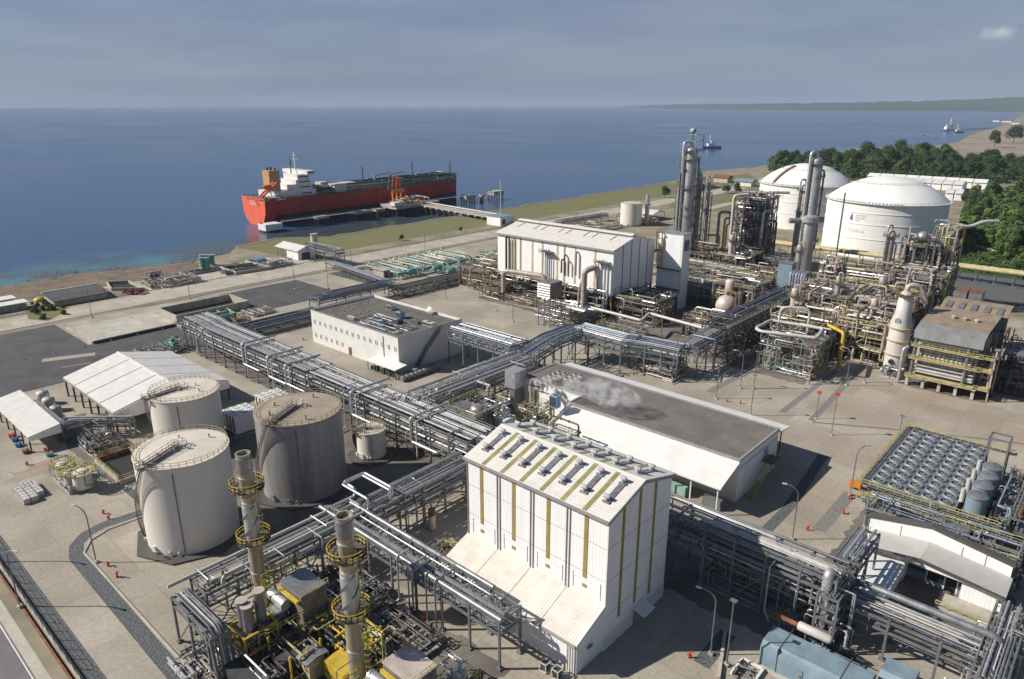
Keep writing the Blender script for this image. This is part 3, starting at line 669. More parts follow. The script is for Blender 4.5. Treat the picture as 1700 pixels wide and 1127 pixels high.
# ============================================================ BUILDINGS
# --- tall striped hall
t = T('striped_hall', 'tall white hall with rows of roof vents, olive stripes and a pink lean-to', 'industrial hall', (-63, 82, 0))
X0, X1, Y0, Y1, ZE, ZR = -78., -49., 75.3, 93., 23.4, 26.0; YR = (Y0+Y1)/2
M().profile([(Y0, 0), (Y1, 0), (Y1, ZE), (YR, ZR), (Y0, ZE)], 'x', X0, X1).build('wall', 'white_clad', t)
def slope(y): return ZE+(ZR-ZE)*(1-abs(y-YR)/(YR-Y0))
for s_, (ya, yb) in enumerate(((Y0-.5, YR), (YR, Y1+.5))):
    za, zb = slope(ya), slope(yb)
    M().profile([(ya, za+.03), (yb, zb+.03), (yb, zb+.2), (ya, za+.2)], 'x', X0-.35, X1+.35).build('roof', 'white_roof_sheet', t)
    for k in range(6):
        x = X0+(k+1)*29/7; st = M()
        if s_ == 0: y0, y1 = Y0-.45, YR-.5
        else: y0, y1 = YR+.5, Y1+.4
        st.profile([(y0, slope(y0)+.2), (y1, slope(y1)+.2), (y1, slope(y1)+.215), (y0, slope(y0)+.215)], 'x', x-.42, x+.42).build('roof_stripe', 'olive_roof', t)
    for k in range(7):
        x = X0+(k+.5)*29/7-.1; yy = (Y0+2.6, YR-2.0) if s_ == 0 else (YR+2.0, Y1-2.6); me = M()
        me.profile([(yy[0], slope(yy[0])+.2), (yy[1], slope(yy[1])+.2), (yy[1], slope(yy[1])+.34), (yy[0], slope(yy[0])+.34)], 'x', x-.5, x+.5)
        o = me.build('vent_plate', 'alu_dull', t)
        for y in yy:
            z = slope(y); me = M().box(x-.65, x+.65, y-.5, y+.5, z+.02, z+.32); me.build('vent_curb', 'alu_dull', t)
            me = M().lathe(x-.2, y, [(.34, 0), (.34, .9), (.2, 1.0)], 12, z+.1); me.lathe(x, y, [(.33, -.65), (.33, .3), (.25, .4)], 12, z+1.0, 'x'); fixn(me.build('vent_cowl', 'cowl', t))
M().box(X0-.4, X1+.4, YR-.12, YR+.12, ZR+.12, ZR+.26).build('ridge_cap', 'white_roof', t)
M().box(X0-.4, X1+.4, Y0-.75, Y0-.35, ZE-.45, ZE-.02).build('gutter', 'trim_grey', t)
M().box(X0-.4, X1+.4, Y1+.35, Y1+.75, ZE-.45, ZE-.02).build('gutter', 'trim_grey', t)
me = M()
for (a, c) in (((Y0-.5, slope(Y0-.5)), (YR, ZR)), ((YR, ZR), (Y1+.5, slope(Y1+.5)))): me.beam((X1+.4, a[0], a[1]-.1), (X1+.4, c[0], c[1]-.1), .12, .5)
me.build('verge_trim', 'trim_grey', t)
for k in range(4):
    xa = X0+k*7.25; xc = xa+7.25*.46; M().box(xc-.36, xc+.36, Y0-.07, Y0-.02, 11.6, ZE-.4).build('wall_stripe', 'olive', t)
    for xs in ((xa,) if k == 0 else (xa-.3, xa+.3)): M().box(xs-.06, xs+.06, Y0-.16, Y0-.04, 8.2, ZE-.4).build('downpipe', 'trim_grey', t)
    me = M()
    x0, x1 = xa+1.2, xa+6.2
    me.box(x0, x1, Y0-.1, Y0-.03, 11.2, 11.35); me.box(x0, x1, Y0-.1, Y0-.03, 8.9, 9.05); me.box(x0-.12, x0, Y0-.1, Y0-.03, 8.9, 11.9); me.box(x1, x1+.12, Y0-.1, Y0-.03, 8.9, 11.9); me.build('door_frame', 'white_roof', t)
    M().box(xc-.38, xc+.38, Y0-.09, Y0-.03, 9.9, 10.5).build('louvre', 'olive', t)
for f in (.22, .47, .72):
    y = Y0+(Y1-Y0)*f; zt = slope(y)-.5; M().box(X1+.02, X1+.07, y-.32, y+.32, 4.2 if f < .5 else 3.4, zt).build('wall_stripe', 'olive', t)
M().box(X1+.0, X1+.06, Y0, Y1, 0, 2.6).build('plinth_panel', 'white_roof', t)
M().box(X1-.1, X1+.14, Y0-.14, Y0+.1, 8.2, ZE-.3).build('corner_trim', 'white_roof', t)
for z in (6.2, 12.4, 18.2): M().box(X1+.005, X1+.025, Y0, Y1, z, z+.06).build('sheet_lap', 'trim_grey', t)
for z in (12.6, 18.2): M().box(X0, X1, Y0-.03, Y0-.012, z, z+.05).build('sheet_lap', 'alu_dull', t)
# lean-to
LY = 68.8; LZ, LH = 5.6, 8.2
M().profile([(LY, 0), (Y0-.01, 0), (Y0-.01, LH), (LY, LZ)], 'x', X0+.0, X1-.25).build('lean_to_wall', 'white_clad', t)
for k in range(4):
    xa = X0-.3+k*7.37; M().profile([(LY-.5, LZ-.1), (Y0-.02, LH+.05), (Y0-.02, LH+.2), (LY-.5, LZ+.05)], 'x', xa+.05, xa+7.3).build('lean_to_roof', 'pink_clad', t)
M().box(X0-.3, X1-.1, LY-.75, LY-.5, LZ-.4, LZ+.02).build('lean_to_gutter', 'trim_grey', t)
me = M().beam((X1-.02, LY-.5, LZ+.05), (X1-.02, Y0, LH+.2), .25, .25); me.build('lean_to_trim', 'white_roof', t)
for k in range(5):
    x = X1-.6-k*.45 if k < 4 else X0+.4; M().box(x-.09, x+.09, LY-.2, LY-.02, 0, LZ-.3).build('downpipe', 'white_roof', t)
M().box(X1+.0, X1+.12, 71.2, 72.3, 3.2, 3.6).build('wall_light', 'trim_dark', t)
for y in (84.5,):
    me = M().beam((X1, y-1.3, 3.6), (X1+2.4, y-1.3, 3.0), .2, .12); me.beam((X1, y+1.3, 3.6), (X1+2.4, y+1.3, 3.0), .2, .12)
    me.add([(X1+.05, y-1.6, 3.7), (X1+2.5, y-1.6, 3.1), (X1+2.5, y+1.6, 3.1), (X1+.05, y+1.6, 3.7), (X1+.05, y-1.6, 3.6), (X1+2.5, y-1.6, 3.0), (X1+2.5, y+1.6, 3.0), (X1+.05, y+1.6, 3.6)], [(0,1,2,3),(7,6,5,4),(0,4,5,1),(1,5,6,2),(2,6,7,3),(3,7,4,0)])
    fixn(me.build('door_canopy', 'white_roof', t)); M().box(X1+.07, X1+.12, y-1, y+1, 0, 2.4).build('door', 'trim_grey', t)
for k in range(14):      # little lightning rods
    pass

# --- office building
t = T('office_building', 'white two-storey building with flat dark roof, parapet and two rows of small slit windows', 'office building', (-189, 145, 0))
x0, x1, y0, y1, h = -213., -165.3, 131., 158.5, 11.7
me = M().box(x0, x1, y0, y1, 0, h-.9); me.build('wall', 'white_roof', t)
M().box(x0+.4, x1-.4, y0+.4, y1-.4, h-.9, h-.75).build('roof', 'roof_gravel', t)
me = M(); me.box(x0, x1, y0, y0+.4, h-.9, h); me.box(x0, x1, y1-.4, y1, h-.9, h); me.box(x0, x0+.4, y0+.4, y1-.4, h-.9, h); me.box(x1-.4, x1, y0+.4, y1-.4, h-.9, h); me.build('parapet', 'white_roof', t)
me = M(); me.box(x0-.15, x1+.15, y0-.15, y0+.1, h, h+.14); me.box(x1-.1, x1+.15, y0+.1, y1, h, h+.14); me.box(x0-.15, x0+.1, y0+.1, y1, h, h+.14); me.build('coping', 'trim_grey', t)
r = random.Random(3)
for k in range(15):
    x = x0+1.6+k*3.15
    for (z, hh, lim) in ((7.1, 1.3, 15), (2.2, 1.3, 6)):
        if k >= lim: continue
        me = M(); me.box(x, x+.3, y0-.03, y0+.02, z, z+hh); me.box(x+.75, x+1.05, y0-.03, y0+.02, z, z+hh); w_ = me.build('window', 'dark_glass', t)
        sub('sill', 'trim_grey', w_, M().box(x-.1, x+1.15, y0-.1, y0-.031, z-.12, z-.04))
M().box(-191.8, -190, y0-.04, y0, 0, 2.8).build('door', 'rust', t)
M().box(-172.7, -172.5, y0-.2, y0-.03, 3.6, h-1).build('downpipe', 'trim_grey', t)
me = M(); me.add([(-176, 126.2, 3.2), (-161.5, 126.2, 3.2), (-161.5, 131, 3.8), (-176, 131, 3.8), (-176, 126.2, 3.05), (-161.5, 126.2, 3.05), (-161.5, 131, 3.65), (-176, 131, 3.65)], [(0,1,2,3),(7,6,5,4),(0,4,5,1),(1,5,6,2),(2,6,7,3),(3,7,4,0)]); fixn(me.build('canopy', 'white_roof', t))
for k in range(5): M().box(-175.6+k*3.4, -175.4+k*3.4, 126.5, 126.7, 0, 3.1).build('canopy_post', 'galv', t)
for k in range(9): skx = -175+k*1.5; M().box(skx, skx+.7, 127.2, 128.1, .05, 1.2+.3*(k % 3)).build('cabinet', 'steel_dark', t)
me = M()
for s_ in (0, .9):
    me.beam((x1+.35+s_, 137, 0), (x1+.35+s_, 142, 5.8), .12, .3); me.beam((x1+.35+s_, 142, 5.8), (x1+.35+s_, 149, 11.9), .12, .3)
    me.beam((x1+.35+s_, 137, 1), (x1+.35+s_, 142, 6.8), .07); me.beam((x1+.35+s_, 142, 6.8), (x1+.35+s_, 149, 12.9), .07)
for k in range(34): f = k/34; me.box(x1+.35, x1+1.25, 137+12*f, 137.25+12*f, 11.9*f, 11.9*f+.05)
me.build('outside_stair', 'steel_dark', t)
def roofunit(label, x, y, z, w, d, hh, mt, fan=True, cat='air conditioning unit'):
    t = T('air_conditioning_unit', label, cat, (x, y, z)); M().box(x-w/2, x+w/2, y-d/2, y+d/2, z+.15, z+hh).build('casing', mt, t)
    me = M(); me.box(x-w/2+.1, x+w/2-.1, y-d/2-.02, y-d/2+.01, z+.4, z+hh-.25); me.build('grille', 'steel_dark', t)
    if fan: M().cyl(x, y, z+hh, z+hh+.25, min(w, d)*.35, 14).build('fan_ring', 'galv', t)
    me = M()
    for sx in (-1, 1): me.box(x+sx*w*.4-.08, x+sx*w*.4+.08, y-d/2, y+d/2, z, z+.15)
    me.build('skid_rail', 'galv', t)
zr = h-.75
def RA(u, v, z=zr): return A(u, v, z)
for i, (u, v, w, d, hh, mt, lb) in enumerate(((665,528,2.2,2.2,2.4,'blue_sky_panel','pale blue rooftop unit in the middle of the office roof'), (636,541,1.6,1.8,2.2,'blue_sky_panel','narrow blue unit near the front edge of the office roof'), (649,514,2.6,1.8,1.8,'alu','shiny twin unit behind the blue units on the office roof'), (712,541,4.6,1.8,1.5,'pipe_white','long white unit near the right edge of the office roof'), (584,530,3.6,1.2,1.0,'pipe_white','low white unit alone on the left part of the office roof'), (660,536,3.2,2.2,1.2,'steel_dark','dark low unit in front of the pale blue unit'), (690,536,3.8,1.6,1.0,'galv','flat grey unit between the pale blue unit and long white unit'))):
    x, y = RA(u, v); roofunit(lb, x, y, zr, w, d, hh, mt, i != 4)
x, y = RA(712, 522); t = T('satellite_dish', 'white satellite dish tilted at the back edge of the office roof', 'satellite dish', (x, y, zr))
fixn(M().lathe(x, y, [(.1, 0), (.9, .12), (1.5, .5), (1.45, .52), (.85, .2), (.05, .08)], 16, zr+1.2, 'y').build('dish', 'white_roof', t)); M().beam((x, y, zr), (x, y, zr+1.2), .15).build('mast', 'galv', t)
r = random.Random(8)
t = T('roof_pipework', 'tangle of cooling pipes on the right half of the office roof', 'pipework', (-176, 140, zr)); clutter(t, -190, -170, 134, 143, zr+.2, zr+1.4, 26, r, (.06, .16))
for k in range(9): x = r.uniform(-210, -188); y = r.uniform(135, 155); t = T('roof_hatch', 'small pale hatch among those scattered on the left part of the office roof', 'roof hatch', (x, y, zr), 'small hatches on the office roof'); M().box(x-.6, x+.6, y-.25, y+.25, zr, zr+.3).build('hatch', 'alu_dull', t)
for i in range(2):
    for k in range(9):
        x = -161.6+i*2.4; y = 127.5+k*1.75; t = T('condenser', 'round-fan condenser in the '+('row nearer the office wall' if i == 0 else 'row farther from the office wall')+', on the ground', 'condenser', (x, y, 0), 'condensers, '+('inner' if i == 0 else 'outer')+' row'); M().box(x-.9, x+.9, y-.75, y+.75, .3, 1.5).build('casing', 'alu_dull', t); M().cyl(x, y, 1.5, 1.75, .6, 12).build('fan_ring', 'pipe_white', t); M().cyl(x, y, 1.76, 1.78, .42, 10).build('fan_opening', 'black', t)

# --- substation with gravel roof
t = T('gravel_roof_building', 'long low building with flat brownish gravel roof and wide white front canopy', 'substation building', (-85, 140, 0))
x0, x1, y0, y1, h = -118., -53.3, 129.8, 150., 10.
M().prism([(-98, y0), (x1, y0), (x1, y1), (x0, y1), (x0, 136), (-98, 136)], 0, h-.3).build('wall', 'white_clad', t)
M().prism([(-97.7, y0+.3), (x1-.3, y0+.3), (x1-.3, y1-.3), (x0+.3, y1-.3), (x0+.3, 136.3), (-97.7, 136.3)], h-.3, h-.1).build('roof', 'roof_gravel_warm', t)
me = M(); me.box(-98.2, x1+.2, y0-.2, y0+.3, h-.3, h+.1); me.box(x1-.3, x1+.2, y0+.3, y1-.3, h-.3, h+.1); me.box(x0-.2, x0+.3, 136.3, y1-.3, h-.3, h+.1); me.box(x0-.2, -97.7, 135.8, 136.3, h-.3, h+.1); me.box(-98.2, -97.7, y0+.3, 135.8, h-.3, h+.1); me.box(x0-.2, x1+.2, y1-.3, y1+.2, h-.3, h+.1); me.build('roof_edge', 'trim_grey', t)
def slab4(q, th, mt, name):
    me = M(); me.add(list(q)+[(a, b_, c-th) for a, b_, c in q], [(0,1,2,3),(7,6,5,4),(0,4,5,1),(1,5,6,2),(2,6,7,3),(3,7,4,0)]); return fixn(me.build(name, mt, t))
slab4([(-97.5, 121.6, 6.6), (-53.2, 121.6, 6.6), (-53.2, 129.6, 9.3), (-97.5, 129.6, 9.3)], .3, 'white_roof', 'front_canopy')
slab4([(x0, 150.3, 9.2), (x1+.2, 150.3, 9.2), (x1+.2, 156.8, 8.2), (x0, 156.8, 8.2)], .3, 'white_roof', 'rear_canopy')
me = M(); me.add([(-97.7, 121.6, 6.7), (-97.7, 129.6, 9.4), (-97.7, 129.6, 10.0), (-97.7, 121.6, 7.4), (-97.5, 121.6, 6.7), (-97.5, 129.6, 9.4), (-97.5, 129.6, 10.0), (-97.5, 121.6, 7.4)], [(0,1,2,3),(7,6,5,4),(0,4,5,1),(1,5,6,2),(2,6,7,3),(3,7,4,0)]); fixn(me.build('canopy_upstand', 'white_roof', t))
for k in range(8): x = -96+k*6; M().box(x-.12, x+.12, 122.2, 122.45, 0, 6.3).build('canopy_post', 'white_roof', t)
for k in range(10): x = -117+k*6.9; M().box(x-.12, x+.12, 156.2, 156.45, 0, 8.0).build('canopy_post', 'steel_dark', t)
me = M().box(x1+.02, x1+.3, 142, 145.5, 5.0, 5.2); me.box(x1+.3, x1+2.6, 141.5, 146, 4.95, 5.1); me.build('landing', 'steel_brown', t)
M().box(x1+.01, x1+.06, 142.6, 144.8, 5.1, 7.6).build('door', 'blue_sky_panel', t)
M().box(x1+.01, x1+.1, y0, y1, 7.9, 8.0).build('wall_seam', 'trim_grey', t)
me = M()
for s_ in (1.0, 2.4):
    me.beam((x1+s_, 141.5, 5.0), (x1+s_, 133, 0.1), .12, .3); me.beam((x1+s_, 141.5, 6.0), (x1+s_, 133, 1.1), .07); me.beam((x1+s_, 141.5, 6.1), (x1+s_, 146, 6.1), .07); me.beam((x1+s_, 141.5, 5), (x1+s_, 141.5, 0), .14); me.beam((x1+s_, 146, 6.1), (x1+s_, 146, 0), .14)
for k in range(20): f = k/20; me.box(x1+1, x1+2.4, 141.5-8.5*f-.3, 141.5-8.5*f, 5-5*f, 5.05-5*f)
me.build('outside_stair', 'rail_yellow', t)
r = random.Random(12)
for k in range(5): M().box(-90+k*8, -86+k*8, 124, 126, 0, 2.3).build('transformer_cabinet', 'green_pale' if k % 2 else 'galv', t)
# fans on that roof
k = 0
for gu, gv, nn, lb in ((928, 630, 4, 'larger double row of white-framed roof fans above the steam'), (958, 633, 3, 'double row of white-framed roof fans right of the larger one'), (902, 645, 3, 'double row of white-framed roof fans behind the blue cooler')):
    gx, gy = A(gu, gv, 10); gy += nn*.8
    for i in range(nn):
        for j in range(2):
            x = gx-.9+j*1.9; y = gy-nn*1.9+i*1.9; t = T('roof_fan', 'fan in the '+lb, 'roof fan', (x, y, 9.9), lb); me = M()
            for sx in (-.7, .7):
                for sy in (-.7, .7): me.beam((x+sx, y+sy, 9.9), (x+sx, y+sy, 11.5), .12)
            me.build('frame', 'pipe_white', t); M().cyl(x, y, 11.3, 11.75, .8, 12).build('fan_ring', 'pipe_white', t); M().cyl(x, y, 11.76, 11.78, .6, 10).build('fan_opening', 'black', t)
x, y = A(916, 674, 9.9); roofunit('light blue cooler box standing on the gravel roof beside the steam', x+1, y, 9.9, 2.2, 1.8, 3.2, 'blue_sky_panel')

# --- elevated compressor hall
t = T('elevated_hall', 'large white hall on stilts with pale ridged roof and ochre vertical stripes on its front', 'industrial hall', (-180, 240, 0))
X0, X1, Y0, Y1, ZB, ZE, ZR = -210.5, -150., 224.5, 254., 9.2, 27.2, 30.6; YR = 239.2
M().profile([(Y0, ZB), (Y1, ZB), (Y1, ZE), (YR, ZR), (Y0, ZE)], 'x', X0, X1).build('wall', 'white_clad', t)
for ya, yb, za, zb in ((Y0-.6, YR, ZE-.1, ZR), (YR, Y1+.6, ZR, ZE-.1)): M().profile([(ya, za+.03), (yb, zb+.03), (yb, zb+.25), (ya, za+.25)], 'x', X0-.5, X1+.5).build('roof', 'white_roof_sheet', t)
M().profile([(YR-1.6, ZR+.1), (YR+1.6, ZR+.1), (YR+1.6, ZR+.8), (YR, ZR+1.1), (YR-1.6, ZR+.8)], 'x', X0+.2, X1-.2).build('ridge_vent', 'white_roof', t)
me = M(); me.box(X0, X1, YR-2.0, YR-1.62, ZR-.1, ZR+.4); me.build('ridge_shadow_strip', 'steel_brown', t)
for k in range(8):
    x = X0+6+k*6.6+(1.2 if k % 2 else -1.2); ya, yb = YR-7, YR-2.4; za, zb = ZE+(ZR-ZE)*(ya-Y0)/(YR-Y0), ZE+(ZR-ZE)*(yb-Y0)/(YR-Y0)
    M().profile([(ya, za+.25), (yb, zb+.25), (yb, zb+.29), (ya, za+.29)], 'x', x-.3, x+.3).build('roof_light', 'steel_brown', t)
M().box(X0-.5, X1+.5, Y0-.9, Y0-.55, ZE-.7, ZE-.15).build('gutter', 'trim_grey', t)
for f in (.16, .22, .33, .42, .55, .61, .70, .86): x = X0+(X1-X0)*f; M().box(x-.42, x+.42, Y0-.08, Y0-.02, ZB+.2, ZE-.5).build('wall_stripe', 'yellow_pale' if f not in (.22, .61) else 'olive', t)
for f in (.22, .42, .62, .82): y = Y0+(Y1-Y0)*f; M().box(X1+.02, X1+.08, y-.2, y+.2, ZB+.2, ZE+(ZR-ZE)*(1-abs(y-YR)/14.7)-.4).build('wall_stripe', 'trim_dark', t)
for i in range(11):
    for y in (Y0+.4, 234, 244, Y1-.4):
        x = X0+.5+i*5.95; M().box(x-.35, x+.35, y-.35, y+.35, 0, ZB).build('leg', 'steel_dark' if y > 230 else 'module_grey', t)
me = M(); me.box(X0, X1, Y0, Y1, ZB-.5, ZB); me.build('floor_slab', 'steel_dark', t)
r = random.Random(4); clutter(t, X0+2, X1-2, Y0-3.5, Y0-.5, 1, 11, 46, r, (.12, .4), ['steel_brown', 'alu_dull', 'steel_dark', 'module_grey', 'alu'])
clutter(t, X0+2, X1-2, Y0+2, Y1-3, 1, 8, 30, r, (.15, .45), ['steel_dark', 'steel_brown', 'alu_dull'])
# facade pipes with brackets
for f, mt, rr, top in ((.10, 'black', .45, 25.5), (.125, 'steel_brown', .3, 25.5), (.155, 'yellow_pale', .3, 25.8), (.44, 'galv', .2, 22.5), (.46, 'galv', .2, 22.5), (.48, 'galv', .2, 22.8), (.5, 'galv', .2, 22), (.60, 'steel_brown', .35, 20), (.625, 'rust', .35, 22), (.66, 'rust', .3, 19.5), (.72, 'galv', .35, 24), (.90, 'galv', .2, 22), (.925, 'galv', .2, 22.3), (.95, 'alu', .25, 22), (.975, 'alu', .3, 22)):
    x = X0+(X1-X0)*f; lo = 8 if f < .2 or f > .85 else (ZB+1 if f < .55 else 15); M().tube([(x, Y0-.2, top+.4), (x, Y0-1.1, top+.4), (x, Y0-1.1, lo)], rr, 8, bend=.6).build('wall_pipe', mt, t)
for f, z in ((.47, 22.8), (.93, 22.3)):
    x = X0+(X1-X0)*f; me = M(); me.box(x-3, x+3, Y0-2.8, Y0-.2, z-.1, z); me.rail([(x-3, Y0-2.8, z), (x+3, Y0-2.8, z)]); me.beam((x-3, Y0-2.6, z), (x-3, Y0-.2, z-2), .12); me.beam((x+3, Y0-2.6, z), (x+3, Y0-.2, z-2), .12); me.build('maintenance_platform', 'steel_dark', t)
# big suction duct (two arches) left and the tall vertical pipe
def pipe_thing(label, pts, r_, mt, bend=None, supports=(), name='process_pipe', n=12, bands=3., cat='pipe'):
    t = T(name, label, cat, (pts[0][0], pts[0][1], 0)); M().tube(pts, r_, n, bend=bend or r_*2.2).build('pipe', mt, t)
    for a, c in zip(pts, pts[1:]):
        a = Vector(a); c = Vector(c); L = (c-a).length; d = (c-a).normalized()
        k = bands
        while k < L-bands*.5: p = a+d*k; M().tube([p-d*.06, p+d*.06], r_*1.06, n).build('clamp_band', mt, t); k += bands
    for x, y, z in supports: me = M().beam((x, y, 0), (x, y, z), .22); me.box(x-.5, x+.5, y-.5, y+.5, 0, .2); me.build('support', 'galv', t)
    return t
x, y = A(836, 500)
pipe_thing('thick brownish arch pipe in front of the left end of the elevated hall', [(x, y, 4), (x, y, HT(x, y, 449)), (x+9, y+2, HT(x, y, 449)), (x+20, y+3.5, HT(x, y, 449)), (x+20, y+3.5, 9)], 1.0, 'pipe_pink', 2.2)
x, y = A(968, 525)
pipe_thing('tall thick pink pipe rising in front of the elevated hall and bending to its wall', [(x, y, 1.5), (x, y, HT(x, y, 450)), (x+2.6, 224, HT(x, y, 450)+1.5)], 1.15, 'pipe_pink', 1.6)
pipe_thing('slim pipe joining the tall pink pipe on its left', [(x-2.8, y+.5, 2), (x-2.8, y+.5, 9), (x-2, y+.5, 13), (x-.4, y, 15)], .5, 'pipe_pink')
t = T('horizontal_drum', 'horizontal pale drum at the foot of the tall pink pipe', 'vessel', (x, y, 0)); vessel_h(t, x+1.5, y-3.5, 3.2, 14, 1.3, 'x', 'vessel_steel')
x, y = A(842, 492); t = T('horizontal_drum', 'white horizontal drum under the brownish arch pipe', 'vessel', (x, y, 0)); vessel_h(t, x-1, y, 4.2, 10, .9, 'x', 'pipe_white')
# louvred intake tower
t = T('intake_tower', 'tall pale intake box with slatted white front on a steel frame', 'air intake', (-162, 205, 0)); xa, xb, ya, yb = -166.5, -160.5, 199.5, 206.5
M().box(xa, xb, ya, yb, 10.8, 17).build('casing', 'module_grey', t)
for k in range(6): z = 11.3+k*.95; me = M(); me.add([(xa-.05, ya-.5, z), (xb+.05, ya-.5, z), (xb+.05, ya-.02, z+.55), (xa-.05, ya-.02, z+.55)], [(0, 1, 2, 3)]); me.box(xa, xb, ya-.55, ya-.45, z-.05, z+.1); me.build('louvre', 'white_roof', t)
for x in (xa+.2, (xa+xb)/2, xb-.2):
    for y in (ya+.2, yb-.2): M().beam((x, y, 0), (x, y, 10.8), .3).build('leg', 'galv', t)
for z in (3.5, 7.2): me = M(); me.beam((xa, ya+.2, z), (xb, ya+.2, z), .2); me.beam((xa, yb-.2, z), (xb, yb-.2, z), .2); me.beam((xb-.2, ya, z), (xb-.2, yb, z), .2); me.build('cross_member', 'galv', t)
r = random.Random(2); clutter(t, xa, xb+1.5, ya, yb, .5, 10, 12, r, (.1, .2))
# white stair tower with sign
t = T('stair_tower', 'white tower right of the elevated hall with dark blue and red sign near its top', 'tower', (-143, 257, 0)); ht = 32
M().box(-148.6, -137.3, 254.6, 260.6, 0, ht-1.5).build('wall', 'white_clad', t); M().box(-148.8, -137, 254.4, 260.8, ht-1.5, ht-1.2).build('roof', 'trim_grey', t)
M().box(-138.4, -137.2, 254.3, 254.59, 8, ht-1.6).build('corner_panel', 'white_roof', t)
M().box(-137.28, -137.2, 255.8, 259.4, 25, 28.2).build('sign_panel', 'logo_blue', t); M().box(-137.28, -137.2, 255.8, 259.4, 23.8, 24.98).build('sign_panel', 'red', t)
me = M().rail([(-148.6, 254.6, ht-1.2), (-137.3, 254.6, ht-1.2), (-137.3, 260.6, ht-1.2), (-148.6, 260.6, ht-1.2)], closed=True); me.build('railing', 'galv', t)
for z in (8, 16): M().box(-148.6, -137.5, 252.8, 254.5, z, z+.3).build('balcony', 'trim_dark', t)
r = random.Random(77); clutter(t, -149.3, -146, 252.6, 254.4, 17, 31, 8, r, (.12, .3), ['rust', 'orange', 'alu_dull', 'yellow'])

# ============================================================ TANKS
def tank(label, x, y, r_, h, shell, roof, seed, rise=.6, stair_a=None, rail='rail_yellow', gangway=True, pad=True, roofpipe=True, cat='storage tank', n=64, spiral=1.1, half=False):
    t = T('storage_tank', label, cat, (x, y, 0))
    if pad: M().cyl(x, y, 0, .35, r_+2.6, 8).build('foundation', 'trim_dark' if pad != 'pale' else 'concrete_pale', t)
    M().lathe(x, y, [(r_, .35), (r_, h)], n).build('shell', shell, t)
    M().lathe(x, y, [(r_+.12, h-.25), (r_+.12, h+.02), (r_*.5, h+rise*.55), (.02, h+rise)], n).build('roof', roof, t)
    me = M(); P_ = [(x+(r_-.15)*cos(2*pi*k/40), y+(r_-.15)*sin(2*pi*k/40), h) for k in range(40)]; me.rail(P_, 1.0, 9, .035, closed=True); me.build('railing', rail, t)
    if gangway:
        a = stair_a; d = Vector((cos(a), sin(a), 0)); nn = Vector((-d.y, d.x, 0)); c = Vector((x, y, 0)); p0 = c+d*(r_-.1)+Vector((0, 0, h+.35)); p1 = c+d*.9+Vector((0, 0, h+rise+.45)); me = M()
        for s_ in (-.5, .5):
            me.beam(p0+nn*s_, p1+nn*s_, .12, .25)
            for k in (.55, 1.1): me.beam(p0+nn*s_+Vector((0,0,k)), p1+nn*s_+Vector((0,0,k)), .07)
            for k in range(6): q = p0.lerp(p1, k/5)+nn*s_; me.beam(q, q+Vector((0,0,1.1)), .07)
        me.beam(p0, p1, .9, .06); me.build('gangway', 'module_grey', t)
        me = M().box(x-.7, x+.7, y-.7, y+.7, h+rise-.1, h+rise+.25); me.rail([(x-.8, y-.8, h+rise), (x+.8, y-.8, h+rise), (x+.8, y+.8, h+rise), (x-.8, y+.8, h+rise)], closed=True, step=.8); me.build('centre_hatch', 'tank_beige_roof' if rail == 'rail_yellow' else 'module_grey', t)
        me = M(); m_ = 40; prev = None          # spiral stair
        for k in range(m_+1):
            f = k/m_; an = a-spiral*(1-f); z = .4+(h-.2)*f; q0 = Vector((x+(r_+.12)*cos(an), y+(r_+.12)*sin(an), z)); q1 = Vector((x+(r_+.95)*cos(an), y+(r_+.95)*sin(an), z))
            me.beam(q0, q1, .32, .06)
            if prev: me.beam(prev[0], q1, .06, .25); me.beam(prev[0]+Vector((0,0,1.05)), q1+Vector((0,0,1.05)), .06); 
            if k % 4 == 0: me.beam(q1, q1+Vector((0,0,1.05)), .06)
            prev = (q1,)
        me.build('stair', 'steel_brown', t)
        an = a; me = M(); q = Vector((x+(r_+.6)*cos(an), y+(r_+.6)*sin(an), h)); me.box(q.x-.8, q.x+.8, q.y-.8, q.y+.8, h-.05, h+.05); me.rail([(q.x-.8, q.y-.8, h), (q.x+.8, q.y-.8, h), (q.x+.8, q.y+.8, h), (q.x-.8, q.y+.8, h)], closed=True, step=.8); me.build('landing', 'module_grey', t)
    if roofpipe:
        for an2, zz, r3 in ((-1.35, 1.3, .45), (-.95, 1.0, .22), (-.75, .9, .16), (-1.9, 1.2, .3)):
            nx_, ny_ = cos(an2), sin(an2); me = M().tube([(x+(r_-.1)*nx_, y+(r_-.1)*ny_, zz), (x+(r_+.45)*nx_, y+(r_+.45)*ny_, zz)], r3, 12); me.tube([(x+(r_+.4)*nx_, y+(r_+.4)*ny_, zz), (x+(r_+.5)*nx_, y+(r_+.5)*ny_, zz)], r3*1.35, 12); me.build('nozzle', shell, t)
        an = -.62; px, py = x+(r_+.15)*cos(an), y+(r_+.15)*sin(an); me = M().tube([(px, py, h-1), (px, py, .8)], .09, 6); me.build('downcomer', 'trim_dark', t)
        rr = random.Random(seed); me = M()
        for k in range(5): q = rr.uniform(.2, .8)*r_; an = rr.uniform(0, 6.28); me.cyl(x+q*cos(an), y+q*sin(an), h, h+rise+.5, .2, 8)
        me.build('roof_nozzle', roof, t)
    return t
SA = radians(222)
tank('big cream storage tank nearest the camera, behind the left yellow-ringed chimney', -127.5, 48.2, 8.35, 18.3, 'tank_beige', 'tank_beige_roof', 1, stair_a=radians(-70), spiral=1.0)
tank('big dark streaky grey tank with a brown weathered roof', -127.7, 73.3, 9.0, 18.2, 'tank_grey', 'tank_grey_roof', 2, stair_a=radians(-70), rise=.8, spiral=1.0)
x, y = A(305, 647, 14.5)
